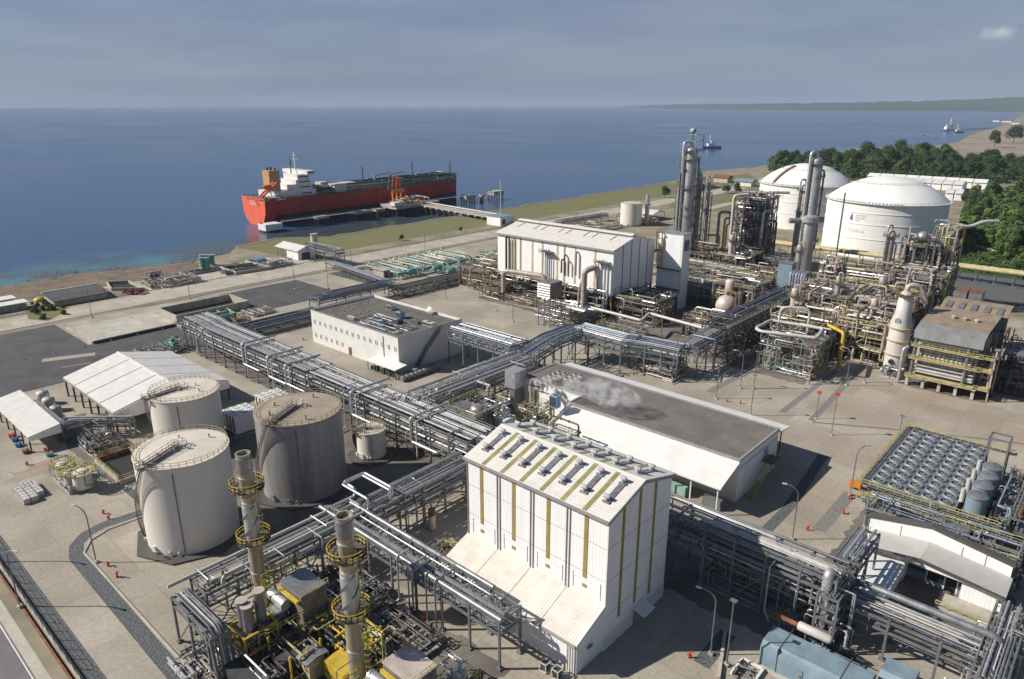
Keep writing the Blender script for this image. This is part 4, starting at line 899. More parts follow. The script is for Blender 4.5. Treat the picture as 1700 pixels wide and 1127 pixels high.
tank('cream storage tank behind the nearest one, next to the big open shed', x, y, 7.9, 14.5, 'tank_beige', 'tank_beige_roof', 3, stair_a=radians(-94), spiral=1.0)
tank('small cream tank beside the pipe rack, right of the dark grey tank', -127.8, 91.7, 3.4, 6.9, 'tank_beige', 'tank_beige_roof', 4, stair_a=radians(250), rise=.3, spiral=.9)
# LNG tanks
def textobj(name, body, size, mt, parent, xc, yc, r_, ang, z, depth=.05):
    """lettering wrapped on a tank shell: each glyph row converted to mesh and bent on the cylinder"""
    cu = bpy.data.curves.new(name, 'FONT'); cu.body = body; cu.size = size; cu.align_x = 'LEFT'; cu.extrude = depth; cu.resolution_u = 2
    tmp = bpy.data.objects.new(name, cu); COL.objects.link(tmp); dg = bpy.context.evaluated_depsgraph_get(); me = bpy.data.meshes.new_from_object(tmp.evaluated_get(dg)); bpy.data.objects.remove(tmp)
    for v in me.vertices:
        a = ang+v.co.x/r_; rr = r_+.04+max(0, v.co.z); v.co = Vector((xc+rr*cos(a), yc+rr*sin(a), z+v.co.y))-parent.location
    me.materials.clear(); me.materials.append(MATS[mt]); ob = bpy.data.objects.new(name, me); COL.objects.link(ob); ob.parent = parent; return ob
def lng(label, x, y, r_, h, rise, ang, seed, stair):
    t = T('gas_storage_tank', label, 'gas storage tank', (x, y, 0))
    M().cyl(x, y, 0, .5, r_+1.5, 64).build('foundation', 'concrete_pale', t); M().lathe(x, y, [(r_, .5), (r_, h)], 96).build('shell', 'tank_white', t)
    R = (r_*r_+rise*rise)/(2*rise); pr = [(r_*cos(k*pi/20)+.0, h+math.sqrt(max(0, R*R-(r_*cos(k*pi/20))**2))-(R-rise)) for k in range(10)]+[(.05, h+rise)]
    M().lathe(x, y, pr, 72).build('dome', 'dome_white', t)
    me = M().ring(x, y, h-.3, r_-.2, 1.4, .3, 72); 
    me.rail([(x+(r_+1.1)*cos(2*pi*k/48), y+(r_+1.1)*sin(2*pi*k/48), h) for k in range(48)], 1.1, 9, .05, closed=True); me.build('rim_walkway', 'white_roof', t)
    me = M()
    for z in (h*.36, h*.62, h*.82): me.ring(x, y, z, r_-.1, .35, .25, 72)
    me.build('stiffener_ring', 'tank_white', t)
    r2 = r_*.42; zz = h+math.sqrt(R*R-r2*r2)-(R-rise)
    me = M().rail([(x+r2*1.35*cos(2*pi*k/32), y+r2*1.35*sin(2*pi*k/32), h+math.sqrt(R*R-(r2*1.35)**2)-(R-rise)) for k in range(32)], 1.1, 9, .05, closed=True); me.build('dome_railing', 'rail_yellow', t)
    for k in range(22): an = ang-.5+k*.055; M().box(x+(r_+.1)*cos(an)-.25, x+(r_+.1)*cos(an)+.25, y+(r_+.1)*sin(an)-.25, y+(r_+.1)*sin(an)+.25, h+.3, h+1.3).build('rim_nozzle', 'dome_white', t)
    if stair:
        me = M(); c = Vector((x, y, 0)); prev = None
        for k in range(25):
            f = k/24; rr = r_*(1-.62*f)+.2; an = stair+.0; z = h+math.sqrt(max(0, R*R-min(rr, r_)**2))-(R-rise)+.5; p = Vector((x+rr*cos(an), y+rr*sin(an), z)); nn = Vector((-sin(an), cos(an), 0))
            if prev is not None:
                me.beam(prev, p, 2.2, .3)
                for s_ in (-.8, .8): me.beam(prev+nn*s_+Vector((0,0,1.1)), p+nn*s_+Vector((0,0,1.1)), .09)
            prev = p
        me.build('dome_stair', 'steel_brown', t)
    # droplet mark and lettering
    zt = h*.80-2.4; dp = [(0, 2.6), (-.75, 1.2), (-1.15, .1), (-.95, -.8), (0, -1.25), (.75, -.9), (.35, .1), (.35, 1.2)]
    me = M(); vs = [(x+(r_+dd)*cos(ang-.085+px/r_), y+(r_+dd)*sin(ang-.085+px/r_), zt+pz) for dd in (.06, .12) for px, pz in dp]; k = len(dp)
    me.add(vs, [tuple(range(k, 2*k)), tuple(range(k))[::-1]]+[(i, (i+1) % k, k+(i+1) % k, k+i) for i in range(k)]); fixn(me.build('droplet_mark', 'logo_blue', t))
    for i, s_ in enumerate(('DONGGI', 'SENORO', 'LNG')): textobj('lettering', s_, 1.35, 'pale_text', t, x, y, r_, ang-.02, zt+1.2-i*1.35)
    textobj('lettering', 'T-2101-A' if seed == 1 else 'T-2101', 2.2, 'pale_text', t, x, y, r_, ang-.12, h*.47)
    return t
lng('right-hand huge white domed gas tank, nearer one, unobstructed front with droplet mark', -113.7, 441.5, 30.8, 29.8, HT(-113.7, 441.5, 292)-29.8, radians(-90)-.19, 1, None)
lng('left-hand huge white domed gas tank, farther one, partly behind the steel column', -183.9, 507.6, 29.8, 28.8, HT(-183.9, 507.6, 271)-28.8, radians(-92)-.21, 2, radians(246))
# cylinder tank behind the elevated hall
x, y = -271, 425; tank('pale pink upright tank behind the elevated hall by the shore', x, y, 7.4, HT(x, y-7, 338), 'tank_beige', 'tank_beige_roof', 9, gangway=False, n=40, rise=.4)
x, y = -262.6, 432; t = T('chimney', 'slim grey chimney right of the pale pink upright tank', 'chimney', (x, y, 0)); M().cyl(x, y, 0, HT(x, y, 322), 1.5, 16).build('shell', 'vessel_steel', t); M().ring(x, y, 14, 1.5, 1.2, .2, 20).build('platform', 'galv', t)
# ============================================================ SHEDS, LEFT
def opens(label, quad_lo, ridge, zl, zr, th=.25, roof='white_roof', fascia=2.2, posts=5, x0=0, x1=0, y0=0, y1=0, cat='open shed'):
    pass
t = T('open_shed', 'big open-sided shed with a white ridged roof left of the cream tanks', 'open shed', (-203, 70, 0))
x0, x1, y0, y1, zl, zr = -222.3, -185, 55., 85.6, 5.7, 9.4; ym = 70.3
for k in range(4):
    xa = x0+(x1-x0)*k/4; xb = x0+(x1-x0)*(k+1)/4-.45
    for ya, yb, za, zb in ((y0, ym, zl, zr), (ym, y1, zr, zl)): M().profile([(ya, za), (yb, zb), (yb, zb+.18), (ya, za+.18)], 'x', xa, xb).build('roof', 'roof_x', t)
M().box(x0-.1, x1+.1, ym-.25, ym+.25, zr+.1, zr+.3).build('ridge_cap', 'white_roof', t)
for ya, yb, za, zb in ((y0, ym, zl, zr), (ym, y1, zr, zl)): M().profile([(ya, za-.08), (yb, zb-.08), (yb, zb-.01), (ya, za-.01)], 'x', x0+.1, x1-.5).build('roof_underlay', 'trim_grey', t)
M().profile([(y0, zl-.05), (y0, zl-2.2), (y1, zl-2.2), (y1, zl-.05), (ym, zr-.05)], 'x', x1-.15, x1).build('gable_panel', 'white_clad', t)
M().box(x0, x1, y0-.1, y0+.05, zl-.7, zl).build('fascia', 'trim_grey', t); M().box(x0, x1, y1-.05, y1+.1, zl-1.8, zl).build('fascia', 'white_clad', t)
for i in range(7):
    for y in (y0+.3, ym, y1-.3): x = x0+.3+(x1-x0-.6)*i/6; M().box(x-.2, x+.2, y-.2, y+.2, 0, zl if y != ym else zr).build('post', 'steel_dark', t)
t = T('open_shed', 'small open shed with a single white roof at the left edge of the picture', 'open shed', (-205, 41, 0))
M().add([(-222, 37.0, 4.2), (-189.5, 37.0, 4.2), (-189.5, 44.2, 5.4), (-222, 44.2, 5.4), (-222, 37, 4.0), (-189.5, 37, 4.0), (-189.5, 44.2, 5.2), (-222, 44.2, 5.2)], [(0,1,2,3),(7,6,5,4),(0,4,5,1),(1,5,6,2),(2,6,7,3),(3,7,4,0)]).build('roof', 'roof_x', t)
M().profile([(37, 4.0), (37, 3.0), (44.2, 3.0), (44.2, 5.2)], 'x', -189.65, -189.5).build('gable_panel', 'white_clad', t)
for i in range(6):
    for y in (37.3, 43.9): x = -221.6+i*6.3; M().box(x-.15, x+.15, y-.15, y+.15, 0, 4.).build('post', 'steel_dark', t)
for i, (u, v, lb) in enumerate(((72,662,'farthest of the three squat white round tanks between the two sheds'), (82,673,'middle one of the three squat white round tanks between the two sheds'), (93,688,'nearest of the three squat white round tanks between the two sheds'))):
    x, y = A(u, v, 1.5); t = T('round_tank', lb, 'tank', (x, y, 0)); vessel_v(t, x, y, .4, 4.0, 1.6, 'pipe_white', 16, 'shell', False); M().cyl(x, y, 0, .4, 1.9, 12).build('foundation', 'concrete_pale', t); M().tube([(x, y, 4), (x, y, 4.8), (x+1.5, y, 4.8), (x+1.5, y, 1)], .1, 6).build('pipe', 'teal', t)
r = random.Random(31)
# chemical totes: stacked white cubes and coloured drums
k = 0
for i in range(6):
    for j in range(3):
        x, y = -171.5+i*1.45, 29.3+j*1.45
        if (i, j) in ((0, 0), (5, 2)): continue
        t = T('liquid_tote', 'white liquid tote in the block of totes on the concrete at the left edge', 'tote', (x, y, 0), 'white totes standing in a block'); M().box(x-.6, x+.6, y-.6, y+.6, .15, 1.25).build('bottle', 'pipe_white', t)
        me = M()
        for sx in (-.64, .64):
            for sy in (-.64, .64): me.beam((x+sx, y+sy, 0), (x+sx, y+sy, 1.25), .06)
        me.beam((x-.64, y-.64, 1.25), (x+.64, y-.64, 1.25), .06); me.beam((x-.64, y+.64, 1.25), (x+.64, y+.64, 1.25), .06); me.box(x-.66, x+.66, y-.66, y+.66, 0, .12); me.build('cage', 'alu', t); M().cyl(x, y, 1.25, 1.33, .2, 8).build('cap', 'blue_paint' if i < 2 else 'white_roof', t)
for k, (u, v, mt, lb) in enumerate(((22,732,'blue_paint','blue drum in the cluster beside the small open shed'), (28,741,'blue_paint','blue drum in the cluster just in front of the small open shed'), (40,752,'rust','brown drum in the cluster on the rust-stained ground'), (76,750,'red','red drum in the cluster near the corner of the small open shed'), (79,757,'teal','green drum in the cluster right below the red drums'), (17,726,'red','red barrel at the far left under the small open shed'), (45,772,'orange','single orange barrel on the stained ground'))):
    x, y = A(u, v); n_ = 1 if k == 6 else 4
    for i in range(n_): xx, yy = x+(i % 2)*.8, y+(i//2)*.8; t = T('drum', lb, 'drum', (xx, yy, 0), None if n_ == 1 else lb+' group'); me = M().lathe(xx, yy, [(.3, 0), (.33, .05), (.3, .1), (.3, .45), (.33, .5), (.3, .55), (.3, .9), (.33, .95)], 12); me.build('body', mt, t)
# waste water plant: pit and small tanks
t = T('settling_pit', 'deep dark rectangular pit with brown walls and yellow railing left of the big cream tank', 'pit', (-167, 50, 0)); q = [A(148, 756), A(215, 745), A(232, 790), A(195, 806)]
xa, xb, ya, yb = -173, -157.5, 45.5, 53.5
M().box(xa, xb, ya, ya+.35, .02, 1.1).build('wall', 'wall_stained', t); M().box(xa, xb, yb-.35, yb, .02, 1.1).build('wall', 'wall_stained', t); M().box(xa, xa+.35, ya+.35, yb-.35, .02, 1.1).build('wall', 'rust', t); M().box(xb-.35, xb, ya+.35, yb-.35, .02, 1.1).build('wall', 'wall_stained', t)
M().box(xa+.35, xb-.35, ya+.35, yb-.35, .03, .05).build('liquid', 'black', t); M().rail([(xa, ya, 1.1), (xb, ya, 1.1), (xb, yb, 1.1), (xa, yb, 1.1)], closed=True, r=.05).build('railing', 'rail_yellow', t)
for i, (u, v, hh, rr, mt, lb) in enumerate(((108,795,4.2,1.5,'pipe_white','left one of the small white tanks under yellow railings by the pit'), (122,808,4.2,1.5,'pipe_white','second white tank under yellow railings, between its neighbours'), (140,812,4.8,1.9,'tank_beige_roof','stouter cream tank under yellow railings nearest the pit'))):
    x, y = A(u, v); t = T('small_tank', lb, 'tank', (x, y, 0)); vessel_v(t, x, y, .2, hh, rr, mt, 18, 'shell', False); me = M().ring(x, y, hh-.5, rr*.9, 1.0, .1, 16); me.rail([(x+(rr+.9)*cos(2*pi*k/10), y+(rr+.9)*sin(2*pi*k/10), hh-.4) for k in range(10)], closed=True, r=.05); me.build('platform_railing', 'rail_yellow', t); clutter(t, x-rr-1, x+rr+1, y-rr-1, y+rr+1, .3, hh+.8, 5, r, (.05, .12), ['teal', 'galv', 'steel_brown'])
skid('waste water pump skid with low valves between the totes and the small tanks', -171, -161, 36.5, 41, 1.8, 40, cl=34, ves=0, pumps=4)
skid('pump skid under the pipes behind the pit', -186, -175, 46, 53, 4, 41, cl=34, ves=1, pumps=3, pm=['steel_dark', 'galv', 'alu_dull', 'steel_brown'])
rack('low rack of silver pipes from the small shed to the big shed', [(-193, 46), (-181, 57.5)], 2.5, 5, (1.5,), (5, 4), 5, 44)
rack('thin pipe bridge running behind the small shed roof', [A(57, 664, 4.6), A(105, 703, 4.6), A(178, 688, 4.6)], 1.3, 4.6, (), (3,), 6, 45)
for i, (x, y, nx_, ny_, lb) in enumerate(((-164.5, 78, 4, 3, 'nearer block of white slatted cooler boxes behind the grey tank'), (-166, 89, 6, 3, 'farther block of white slatted cooler boxes next to the pipe rack'))):
    t = T('cooler_block', lb, 'cooler', (x, y, 0)); w_, d_ = nx_*1.7, ny_*2.2
    for a in range(nx_):
        xx = x-w_/2+a*1.7; M().box(xx+.08, xx+1.62, y-d_/2, y+d_/2, .5, 5.4).build('casing', 'white_roof', t)
        for c in range(ny_): M().box(xx+.3, xx+.8, y-d_/2+c*2.2+.4, y-d_/2+c*2.2+1.8, 5.4, 5.45).build('top_grille', 'trim_grey', t)
        M().box(xx+.5, xx+1.2, y-d_/2-.04, y-d_/2, 1, 5).build('side_louvre', 'steel_dark', t)

# ============================================================ TURBINE YARD
def ringplat(t, x, y, z, r0, w=1.25, rail='yellow', deck='steel_brown', a0=0, a1=2*pi, n=20):
    me = M().ring(x, y, z-.16, r0, w, .16, n, a0, a1); pd = me.build('platform', deck, t)
    me = M(); full = abs(a1-a0-2*pi) < .01; m_ = n
    P_ = [(x+(r0+w)*cos(a0+(a1-a0)*k/m_), y+(r0+w)*sin(a0+(a1-a0)*k/m_), z) for k in range(m_+(0 if full else 1))]
    me.rail(P_, 1.15, 9, .05, closed=full)
    for k in range(0, m_, 3):
        an = a0+(a1-a0)*k/m_; me.beam((x+r0*cos(an), y+r0*sin(an), z-1.5), (x+(r0+w)*cos(an), y+(r0+w)*sin(an), z-.3), .1)
    return sub('railing', rail, pd, me)
def exhaust(label, x, y):
    t = T('exhaust_stack', label, 'chimney', (x, y, 0)); h = 30
    M().box(x-2, x+2, y-2, y+2, 0, .4).build('foundation', 'concrete_pale', t)
    M().lathe(x, y, [(1.1, .4), (1.1, h-.1), (1.15, h), (.95, h), (.95, h-3)], 24)  .build('shell', 'stack_metal', t)
    M().cyl(x, y, h-2.9, h-2.85, .97, 20).build('flue_opening', 'black', t)
    M().lathe(x, y, [(1.2, h-3.0), (1.2, h-.6)], 24).build('top_sleeve', 'alu_dull', t)
    for z in (9, 14, 21, 22.8, 26): M().lathe(x, y, [(1.22, z), (1.22, z+.15)], 24).build('clamp_band', 'alu', t)
    M().lathe(x, y, [(1.19, 15.5), (1.19, 21.8)], 24).build('cladding', 'alu', t)
    for ph in (0, 2.1, 4.2): M().tube([(x+1.28*cos(ph+k*.3), y+1.28*sin(ph+k*.3), 15.6+k*.42) for k in range(15)], .09, 5, bend=.05).build('strake', 'galv', t)
    ringplat(t, x, y, 24.3, 1.3, 1.25); ringplat(t, x, y, 15.2, 1.3, 1.25)
    me = M().ladder(x+1.75, y+.6, .5, 24.3, .1, .5)
    for z in range(2, 24, 1): me.ring(x+2.1, y+.6, z, .42, .05, .06, 8)
    me.build('caged_ladder', 'rail_yellow', t)
    return t
exhaust('left tall silver chimney with two round yellow platforms in front of the cream tank', -94.8, 44.5)
exhaust('right tall silver chimney with two round yellow platforms, nearer the camera', -69.2, 44.6)
for i, x0 in enumerate((-90., -64.4)):
    side = ('left', 'right')[i]; r = random.Random(60+i)
    t = T('turbine_package', side+' turbine package: weathered grey box, yellow steelwork and duct beside the '+side+' chimney', 'gas turbine', (x0+2, 44, 0))
    M().box(x0, x0+5.8, 45.6, 50, 3.2, 8.8).build('intake_box', 'module_grey', t); M().box(x0-.15, x0+5.95, 45.5, 50.1, 8.8, 9.0).build('intake_box_roof', 'vessel_pink' if i else 'alu_dull', t)
    M().lathe(x0+.2, 44.6, [(.9, -1.8), (.9, 2.6)], 14, 6.4, 'x').build('duct', 'alu', t); M().beam((x0+.2, 45.1, 8), (x0+5.6, 45.1, 8), .5).build('duct_flange', 'yellow', t)
    M().box(x0+.2, x0+2.6, 41.5, 44.4, 1.5, 5.6).build('enclosure', 'alu_dull', t); M().box(x0+3, x0+10, 39, 44, .3, 3.2).build('turbine_enclosure', 'steel_dark', t); M().box(x0+3.4, x0+11.5, 33.5, 38.5, .3, 2.8).build('generator_enclosure', 'steel_dark', t)
    me = M(); 
    for x in (x0-.3, x0+6.1, x0+12):
        for y in (39.5, 44.5, 50.2): me.beam((x, y, 0), (x, y, 5.6), .28)
    me.build('yellow_post_frame', 'yellow', t)
    me = M(); me.box(x0+.5, x0+12, 44.6, 45.4, 3.0, 3.1); me.box(x0+6.0, x0+7.3, 39.5, 51, 3, 3.1); me.build('walkway', 'steel_brown', t)
    me = M().rail([(x0-.3, 39.5, 5.6), (x0+6, 39.5, 5.6), (x0+6, 50.5, 5.6)]); me.rail([(x0+.5, 44.6, 3.1), (x0+12, 44.6, 3.1)]); me.rail([(x0+6, 39.5, 3.1), (x0+6, 51, 3.1), (x0+7.3, 51, 3.1)]); me.rail([(x0+6.2, 45.5, 9.0), (x0+6.2, 50.2, 9.0)], step=1.2); me.build('railing', 'rail_yellow', t)
    clutter(t, x0-3, x0+12, 36, 44, .4, 4.5, 44, r, (.05, .2), ['yellow', 'steel_brown', 'galv', 'steel_dark', 'alu_dull', 'rail_yellow']); clutter(t, x0+5.5, x0+10, 45, 52, .4, 6, 22, r, (.05, .18), ['rail_yellow', 'yellow', 'steel_dark', 'alu'])
    clutter(t, x0-4, x0+.5, 40, 50, .4, 10, 16, r, (.05, .14), ['yellow', 'rail_yellow', 'galv'])
x, y = -77.8, 43; t = T('control_cabin', 'small yellow-sided cabin with grey canopy roof between the two chimneys', 'cabin', (x, y, 0))
M().box(x-1, x+1, y-1.4, y+1.2, .2, 3.6).build('wall', 'yellow_pale', t); M().profile([(y-2, 3.7), (y-.2, 4.2), (y+1.8, 3.9), (y+1.8, 4.05), (y-.2, 4.35), (y-2, 3.85)], 'x', x-1.4, x+1.4).build('roof', 'alu_dull', t)
for sx in (-1.3, 1.3): M().beam((x+sx, y+1.7, 0), (x+sx, y+1.7, 3.9), .14).build('post', 'yellow', t)
M().box(x+1.01, x+1.05, y-.6, y+.3, .3, 2.4).build('door', 'trim_grey', t)
t = T('filter_group', 'three upright grey filter cylinders on a yellow steel frame at the bottom left', 'filter vessels', (-87.5, 39, 0))
for (x, y, zt) in ((-88.1, 38.2, 10.6), (-86.9, 38.3, 10.2), (-87.4, 40.6, 11.3)): M().cyl(x, y, 6.2, zt, .82, 18).build('filter_vessel', 'alu_dull', t); M().cyl(x, y, zt, zt+.12, .92, 18).build('lid', 'vessel_pink', t)
me = M()
for x in (-89.8, -85.2):
    for y in (36.6, 41.8): me.beam((x, y, 0), (x, y, 6.2), .28)
for z in (3.2, 6.2):
    for y in (36.6, 41.8): me.beam((-89.8, y, z), (-85.2, y, z), .28)
    for x in (-89.8, -85.2): me.beam((x, 36.6, z), (x, 41.8, z), .28)
me.build('frame', 'yellow', t); r = random.Random(9); clutter(t, -89.8, -85.2, 36.6, 41.8, .5, 6, 16, r, (.07, .2), ['galv', 'yellow', 'alu', 'rail_yellow'])
M().box(-89.8, -85.2, 36.6, 41.8, 5.95, 6.05).build('deck', 'steel_brown', t)
t = T('yellow_duct', 'big bright yellow duct box behind the cabin roof', 'duct', (-73, 45.5, 0)); M().box(-76, -71.2, 43.5, 46.8, .6, 3.6).build('duct', 'yellow', t); M().box(-76.1, -71.1, 43.4, 46.9, 1.9, 2.05).build('flange', 'rust', t)
skid('vertical pots and valves on a skid in front of the turbine yard beside the lean-to', -62.5, -58, 50, 58, 4.5, 66, cl=30, ves=2, pm=['alu', 'steel_brown', 'yellow', 'galv', 'vessel_pink'])
skid('small yellow valve group on the concrete left of the striped hall', -86.5, -83, 73, 78, 2.6, 67, cl=26, ves=0, pm=['yellow', 'rail_yellow', 'rust', 'galv'])
skid('pipe clutter and pumps between the left chimney and the pipe rack', -97, -84, 52.5, 61, 3, 68, cl=60, ves=1, pumps=4, pm=['galv', 'alu_dull', 'steel_dark', 'steel_brown'])
skid('pipe clutter behind the right chimney under the truss bridge', -82, -68, 51, 60, 2.8, 69, cl=34, ves=0, pumps=2, pm=['galv', 'steel_dark', 'steel_brown'], base='concrete')
skid('white manifold with low silver pipes at the bottom left corner of the turbine yard', -96, -84, 29.5, 35.5, 1.8, 70, cl=30, ves=0, pumps=2, pm=['alu', 'pipe_pink', 'galv'], base='concrete')
skid('yellow valve manifold on the ground between the two chimneys', -82, -72, 46.5, 52, 5, 71, cl=60, ves=1, pumps=2, pm=['yellow', 'rail_yellow', 'steel_dark', 'yellow', 'galv'], base='concrete', rad=(.08, .22))
skid('yellow and brown pipework at the foot of the left chimney', -94, -88, 39.5, 45.5, 6, 72, cl=44, ves=0, pumps=1, pm=['yellow', 'rail_yellow', 'rust', 'galv'], base='concrete')
x, y = A(718, 880); t = T('upright_pot', 'rust-topped upright pot left of the striped hall', 'vessel', (x, y, 0)); vessel_v(t, x, y, .3, 3.6, .75, 'vessel_pink', 14); M().cyl(x, y, 3.5, 4.8, .72, 12).build('cap', 'rust', t)
for k in range(2):
    bx, by = A(905+k*20, 1112+k*12); me = M(); t = T('equipment_box', ('farther', 'nearer')[k]+' of the two small white-framed boxes by the wall corner of the lean-to', 'equipment box', (bx, by, 0))
    for sx in (-.6, .6):
        for sy in (-.6, .6): me.beam((bx+sx, by+sy, 0), (bx+sx, by+sy, 1.6), .14)
    for z in (.1, 1.55):
        for sy in (-.6, .6): me.beam((bx-.6, by+sy, z), (bx+.6, by+sy, z), .14)
        for sx in (-.6, .6): me.beam((bx+sx, by-.6, z), (bx+sx, by+.6, z), .14)
    me.build('frame', 'pipe_white', t); M().box(bx-.45, bx+.45, by-.45, by+.45, .2, 1.3).build('core', 'steel_dark', t)

# ============================================================ PIPE RACKS
GP = ['alu', 'alu_dull', 'galv', 'pipe_white', 'alu', 'alu_dull']
rack('main pipe rack running from the far left past the office to the centre', [(-241, 103), (-231, 103), (-224, 102), (-164, 102)], 9.5, 10, (2.2, 4.4), (14, 12, 8), 6.5, 101, drops=10)
rack('main pipe rack stretch between the grey tank and the office corner', [(-163, 102), (-101, 102)], 8.6, 10, (2.2, 4.4), (13, 11, 8), 6.2, 102, drops=16, loops=1.6)
rack('pipe rack hidden partly behind the striped hall', [(-100, 103), (-57, 103)], 6.4, 10.6, (2.2,), (10, 7), 6.2, 103, drops=6)
rack('dark-shadowed pipe rack crossing from the striped hall to the lower right', [(-56.5, 103), (-24, 103)], 6.2, 11.6, (2.2, 4.2), (10, 8, 7), 5.4, 104, drops=6, postm='galv', pm=['alu_dull', 'alu', 'pipe_white', 'galv'])
rack('pipe rack beside the turbine yard, with square pipe loops on top', [(-98.8, 36.5), (-98.8, 62)], 5.2, 8.5, (2.2,), (5, 7), 5.5, 105, drops=14)
rack('pipe rack stretch between the grey tank and the striped hall', [(-98.8, 62.5), (-98.8, 98)], 5.6, 8.5, (2., 4.), (6, 8, 7), 5.5, 106, drops=14)
rack('short pipe rack ending in a drop at the bottom left corner', [(-99.5, 34), (-88.5, 34), (-87.3, 34, -.8), (-86.6, 34, -6)], 2.6, 8.4, (1.4,), (5, 4), 5, 107)
rack('trussed pipe bridge across the front of the turbine yard to the lean-to', [(-102, 64.4), (-58.4, 64.4)], 4.6, 8.6, (2.3,), (2, 6), 6.2, 108, truss=True, drops=6, tray=False, pm=['alu_dull', 'galv', 'alu'])
t = pipe_thing('wide silver pipe lying along the left edge of the trussed bridge', [(-104, 62.2, 8.9), (-58, 62.2, 8.9)], .42, 'alu_dull', name='process_pipe')
pipe_thing('wide silver pipe lying along the right edge of the trussed bridge', [(-101, 66.9, 8.9), (-64, 66.9, 8.9)], .42, 'alu_dull', name='process_pipe')
pipe_thing('outer square pipe loop above the rack beside the grey tank', [(-102, 62, 9.2), (-102, 68.6, 9.2), (-102, 68.6, 10.8), (-105.5, 68.6, 10.8), (-105.5, 73.5, 10.8), (-97, 73.5, 10.8), (-97, 73.5, 8.8), (-97, 90, 8.8)], .28, 'alu', name='process_pipe')
pipe_thing('inner square pipe loop above the rack beside the grey tank', [(-96.4, 56, 9.0), (-96.4, 67.5, 9.0), (-96.4, 67.5, 11.2), (-104.4, 67.5, 11.2), (-104.4, 72.2, 11.2), (-95.9, 72.2, 11.2), (-95.9, 72.2, 9), (-95.9, 92, 9)], .24, 'alu', name='process_pipe')
pipe_thing('silver pipe edging the rack beside the nearest cream tank', [(-101.6, 33, 9), (-101.6, 36, 9), (-101.6, 62, 9)], .32, 'pipe_white', name='process_pipe')
pipe_thing('thick vertical silver pipe loop at the left end wall of the striped hall', [(-96, 92, 9), (-92, 96, 9), (-88, 96, 9), (-88, 96, 12.5), (-84, 96, 12.5), (-84, 96, 4)], .45, 'alu_dull', name='process_pipe')
rack('wide pipe rack running away behind the office end wall shadows', [(-128.3, 107), (-128.3, 148)], 9.2, 10, (2.4, 4.8), (13, 9, 6), 6.3, 109, drops=12, pm=['pipe_white', 'alu', 'alu_dull', 'pipe_blue'])
rack('crossing stretch of blue-grey pipes between office and gravel roof', [(-129.5, 149), (-133.2, 166), (-133.2, 181)], 8.2, 10.4, (2.2,), (12, 8), 6, 110, pm=['pipe_blue', 'alu', 'pipe_blue', 'alu_dull'])
rack('blue-grey pipe rack turning in front of the elevated hall, first bend', [(-133.2, 181.2), (-115, 180.8), (-109, 184, -.5), (-98.5, 186.5, -1)], 7.2, 10.4, (2.0, 4.), (11, 8, 5), 6, 111, pm=['pipe_blue', 'alu', 'pipe_blue', 'pipe_white'], drops=4)
rack('blue-grey pipe rack stretch rising toward the process area', [(-98.3, 190, -.6), (-98.3, 208, 0)], 7., 10.4, (2.,), (10, 7), 6, 112, pm=['pipe_blue', 'alu', 'pipe_white', 'steel_brown'], drops=4)
rack('dark tall pipe rack in shadow leading into the process area', [(-98.5, 208.5), (-98.5, 283)], 9.5, 11.6, (2.5, 5., 7.5), (12, 9, 8, 6), 6, 113, postm='steel_dark', pm=['steel_dark', 'alu_dull', 'galv', 'steel_brown', 'pipe_blue'], drops=22)
rack('short trussed pipe bridge leaving the office end wall', [(-161, 152.5), (-134.5, 152.5)], 8.5, 11.4, (2.6,), (11, 8), 6.5, 114, truss=True, pm=['pipe_blue', 'alu', 'alu_dull'])
rack('ground level pipe bank behind the left end of the office', [(-238, 108), (-238, 151)], 13, 2.6, (1.2,), (15, 12), 7, 115, pm=['steel_dark', 'alu_dull', 'pipe_blue', 'galv', 'steel_dark'], brace=False)
rack('pipe portal stepping over the road behind the office', [(-244, 152), (-244, 190)], 7, 6.4, (1.8,), (9, 6), 12, 116, pm=['alu_dull', 'pipe_blue', 'steel_dark'], brace=False)
rack('long low pipe bank from the portal toward the elevated hall', [(-240, 190), (-240, 262)], 9, 3.2, (1.4,), (12, 8), 7, 117, pm=['steel_dark', 'alu_dull', 'pipe_pink', 'galv'], brace=False, drops=6)
rack('low pipes from the portal to the shore bridge', [(-248, 198), (-312, 206)], 5, 2.4, (), (8,), 8, 118, pm=['alu_dull', 'pipe_blue', 'galv'], brace=False)
rack('tall pipe bridge over the shore road', [(-341, 212), (-312, 212)], 5.5, 8, (2.,), (8, 6), 9, 119, pm=['pipe_blue', 'alu_dull', 'steel_dark'])
rack('short rack climbing from the crossroad rack to the low roofed building', [(-24.8, 107), (-24.8, 118)], 3.4, 11.4, (1.8,), (5, 4), 5, 120, pm=['alu', 'alu_dull', 'pipe_blue'])
rack('lower pipe rack in the bottom right corner above the shaded yard', [(-23.5, 104.8), (-3, 104.8)], 5, 7.0, (1.8,), (11, 7), 6.5, 121, pm=['pipe_white', 'alu_dull', 'steel_brown', 'alu'])
pipe_thing('very thick silver pipe along the lower rack at the bottom right', [(-23.3, 107.3, 1.5), (-23.3, 107.3, 8.2), (-3.5, 107.3, 8.2), (-3.5, 107.3, 3)], .55, 'alu_dull', name='process_pipe')
pipe_thing('very thick silver riser where three racks meet at the lower right', [(-25.3, 101, 12.2), (-25.3, 100, 12.2), (-25.3, 99.6, 5), (-25.3, 99.6, .8)], .75, 'alu', name='process_pipe', bands=1.6)
rack('dense pipe stack at the foot of the thick riser', [(-24.5, 98.5), (-24.5, 106)], 3, 9.5, (2, 4, 6), (6, 6, 6, 6), 3.5, 122, drops=14)
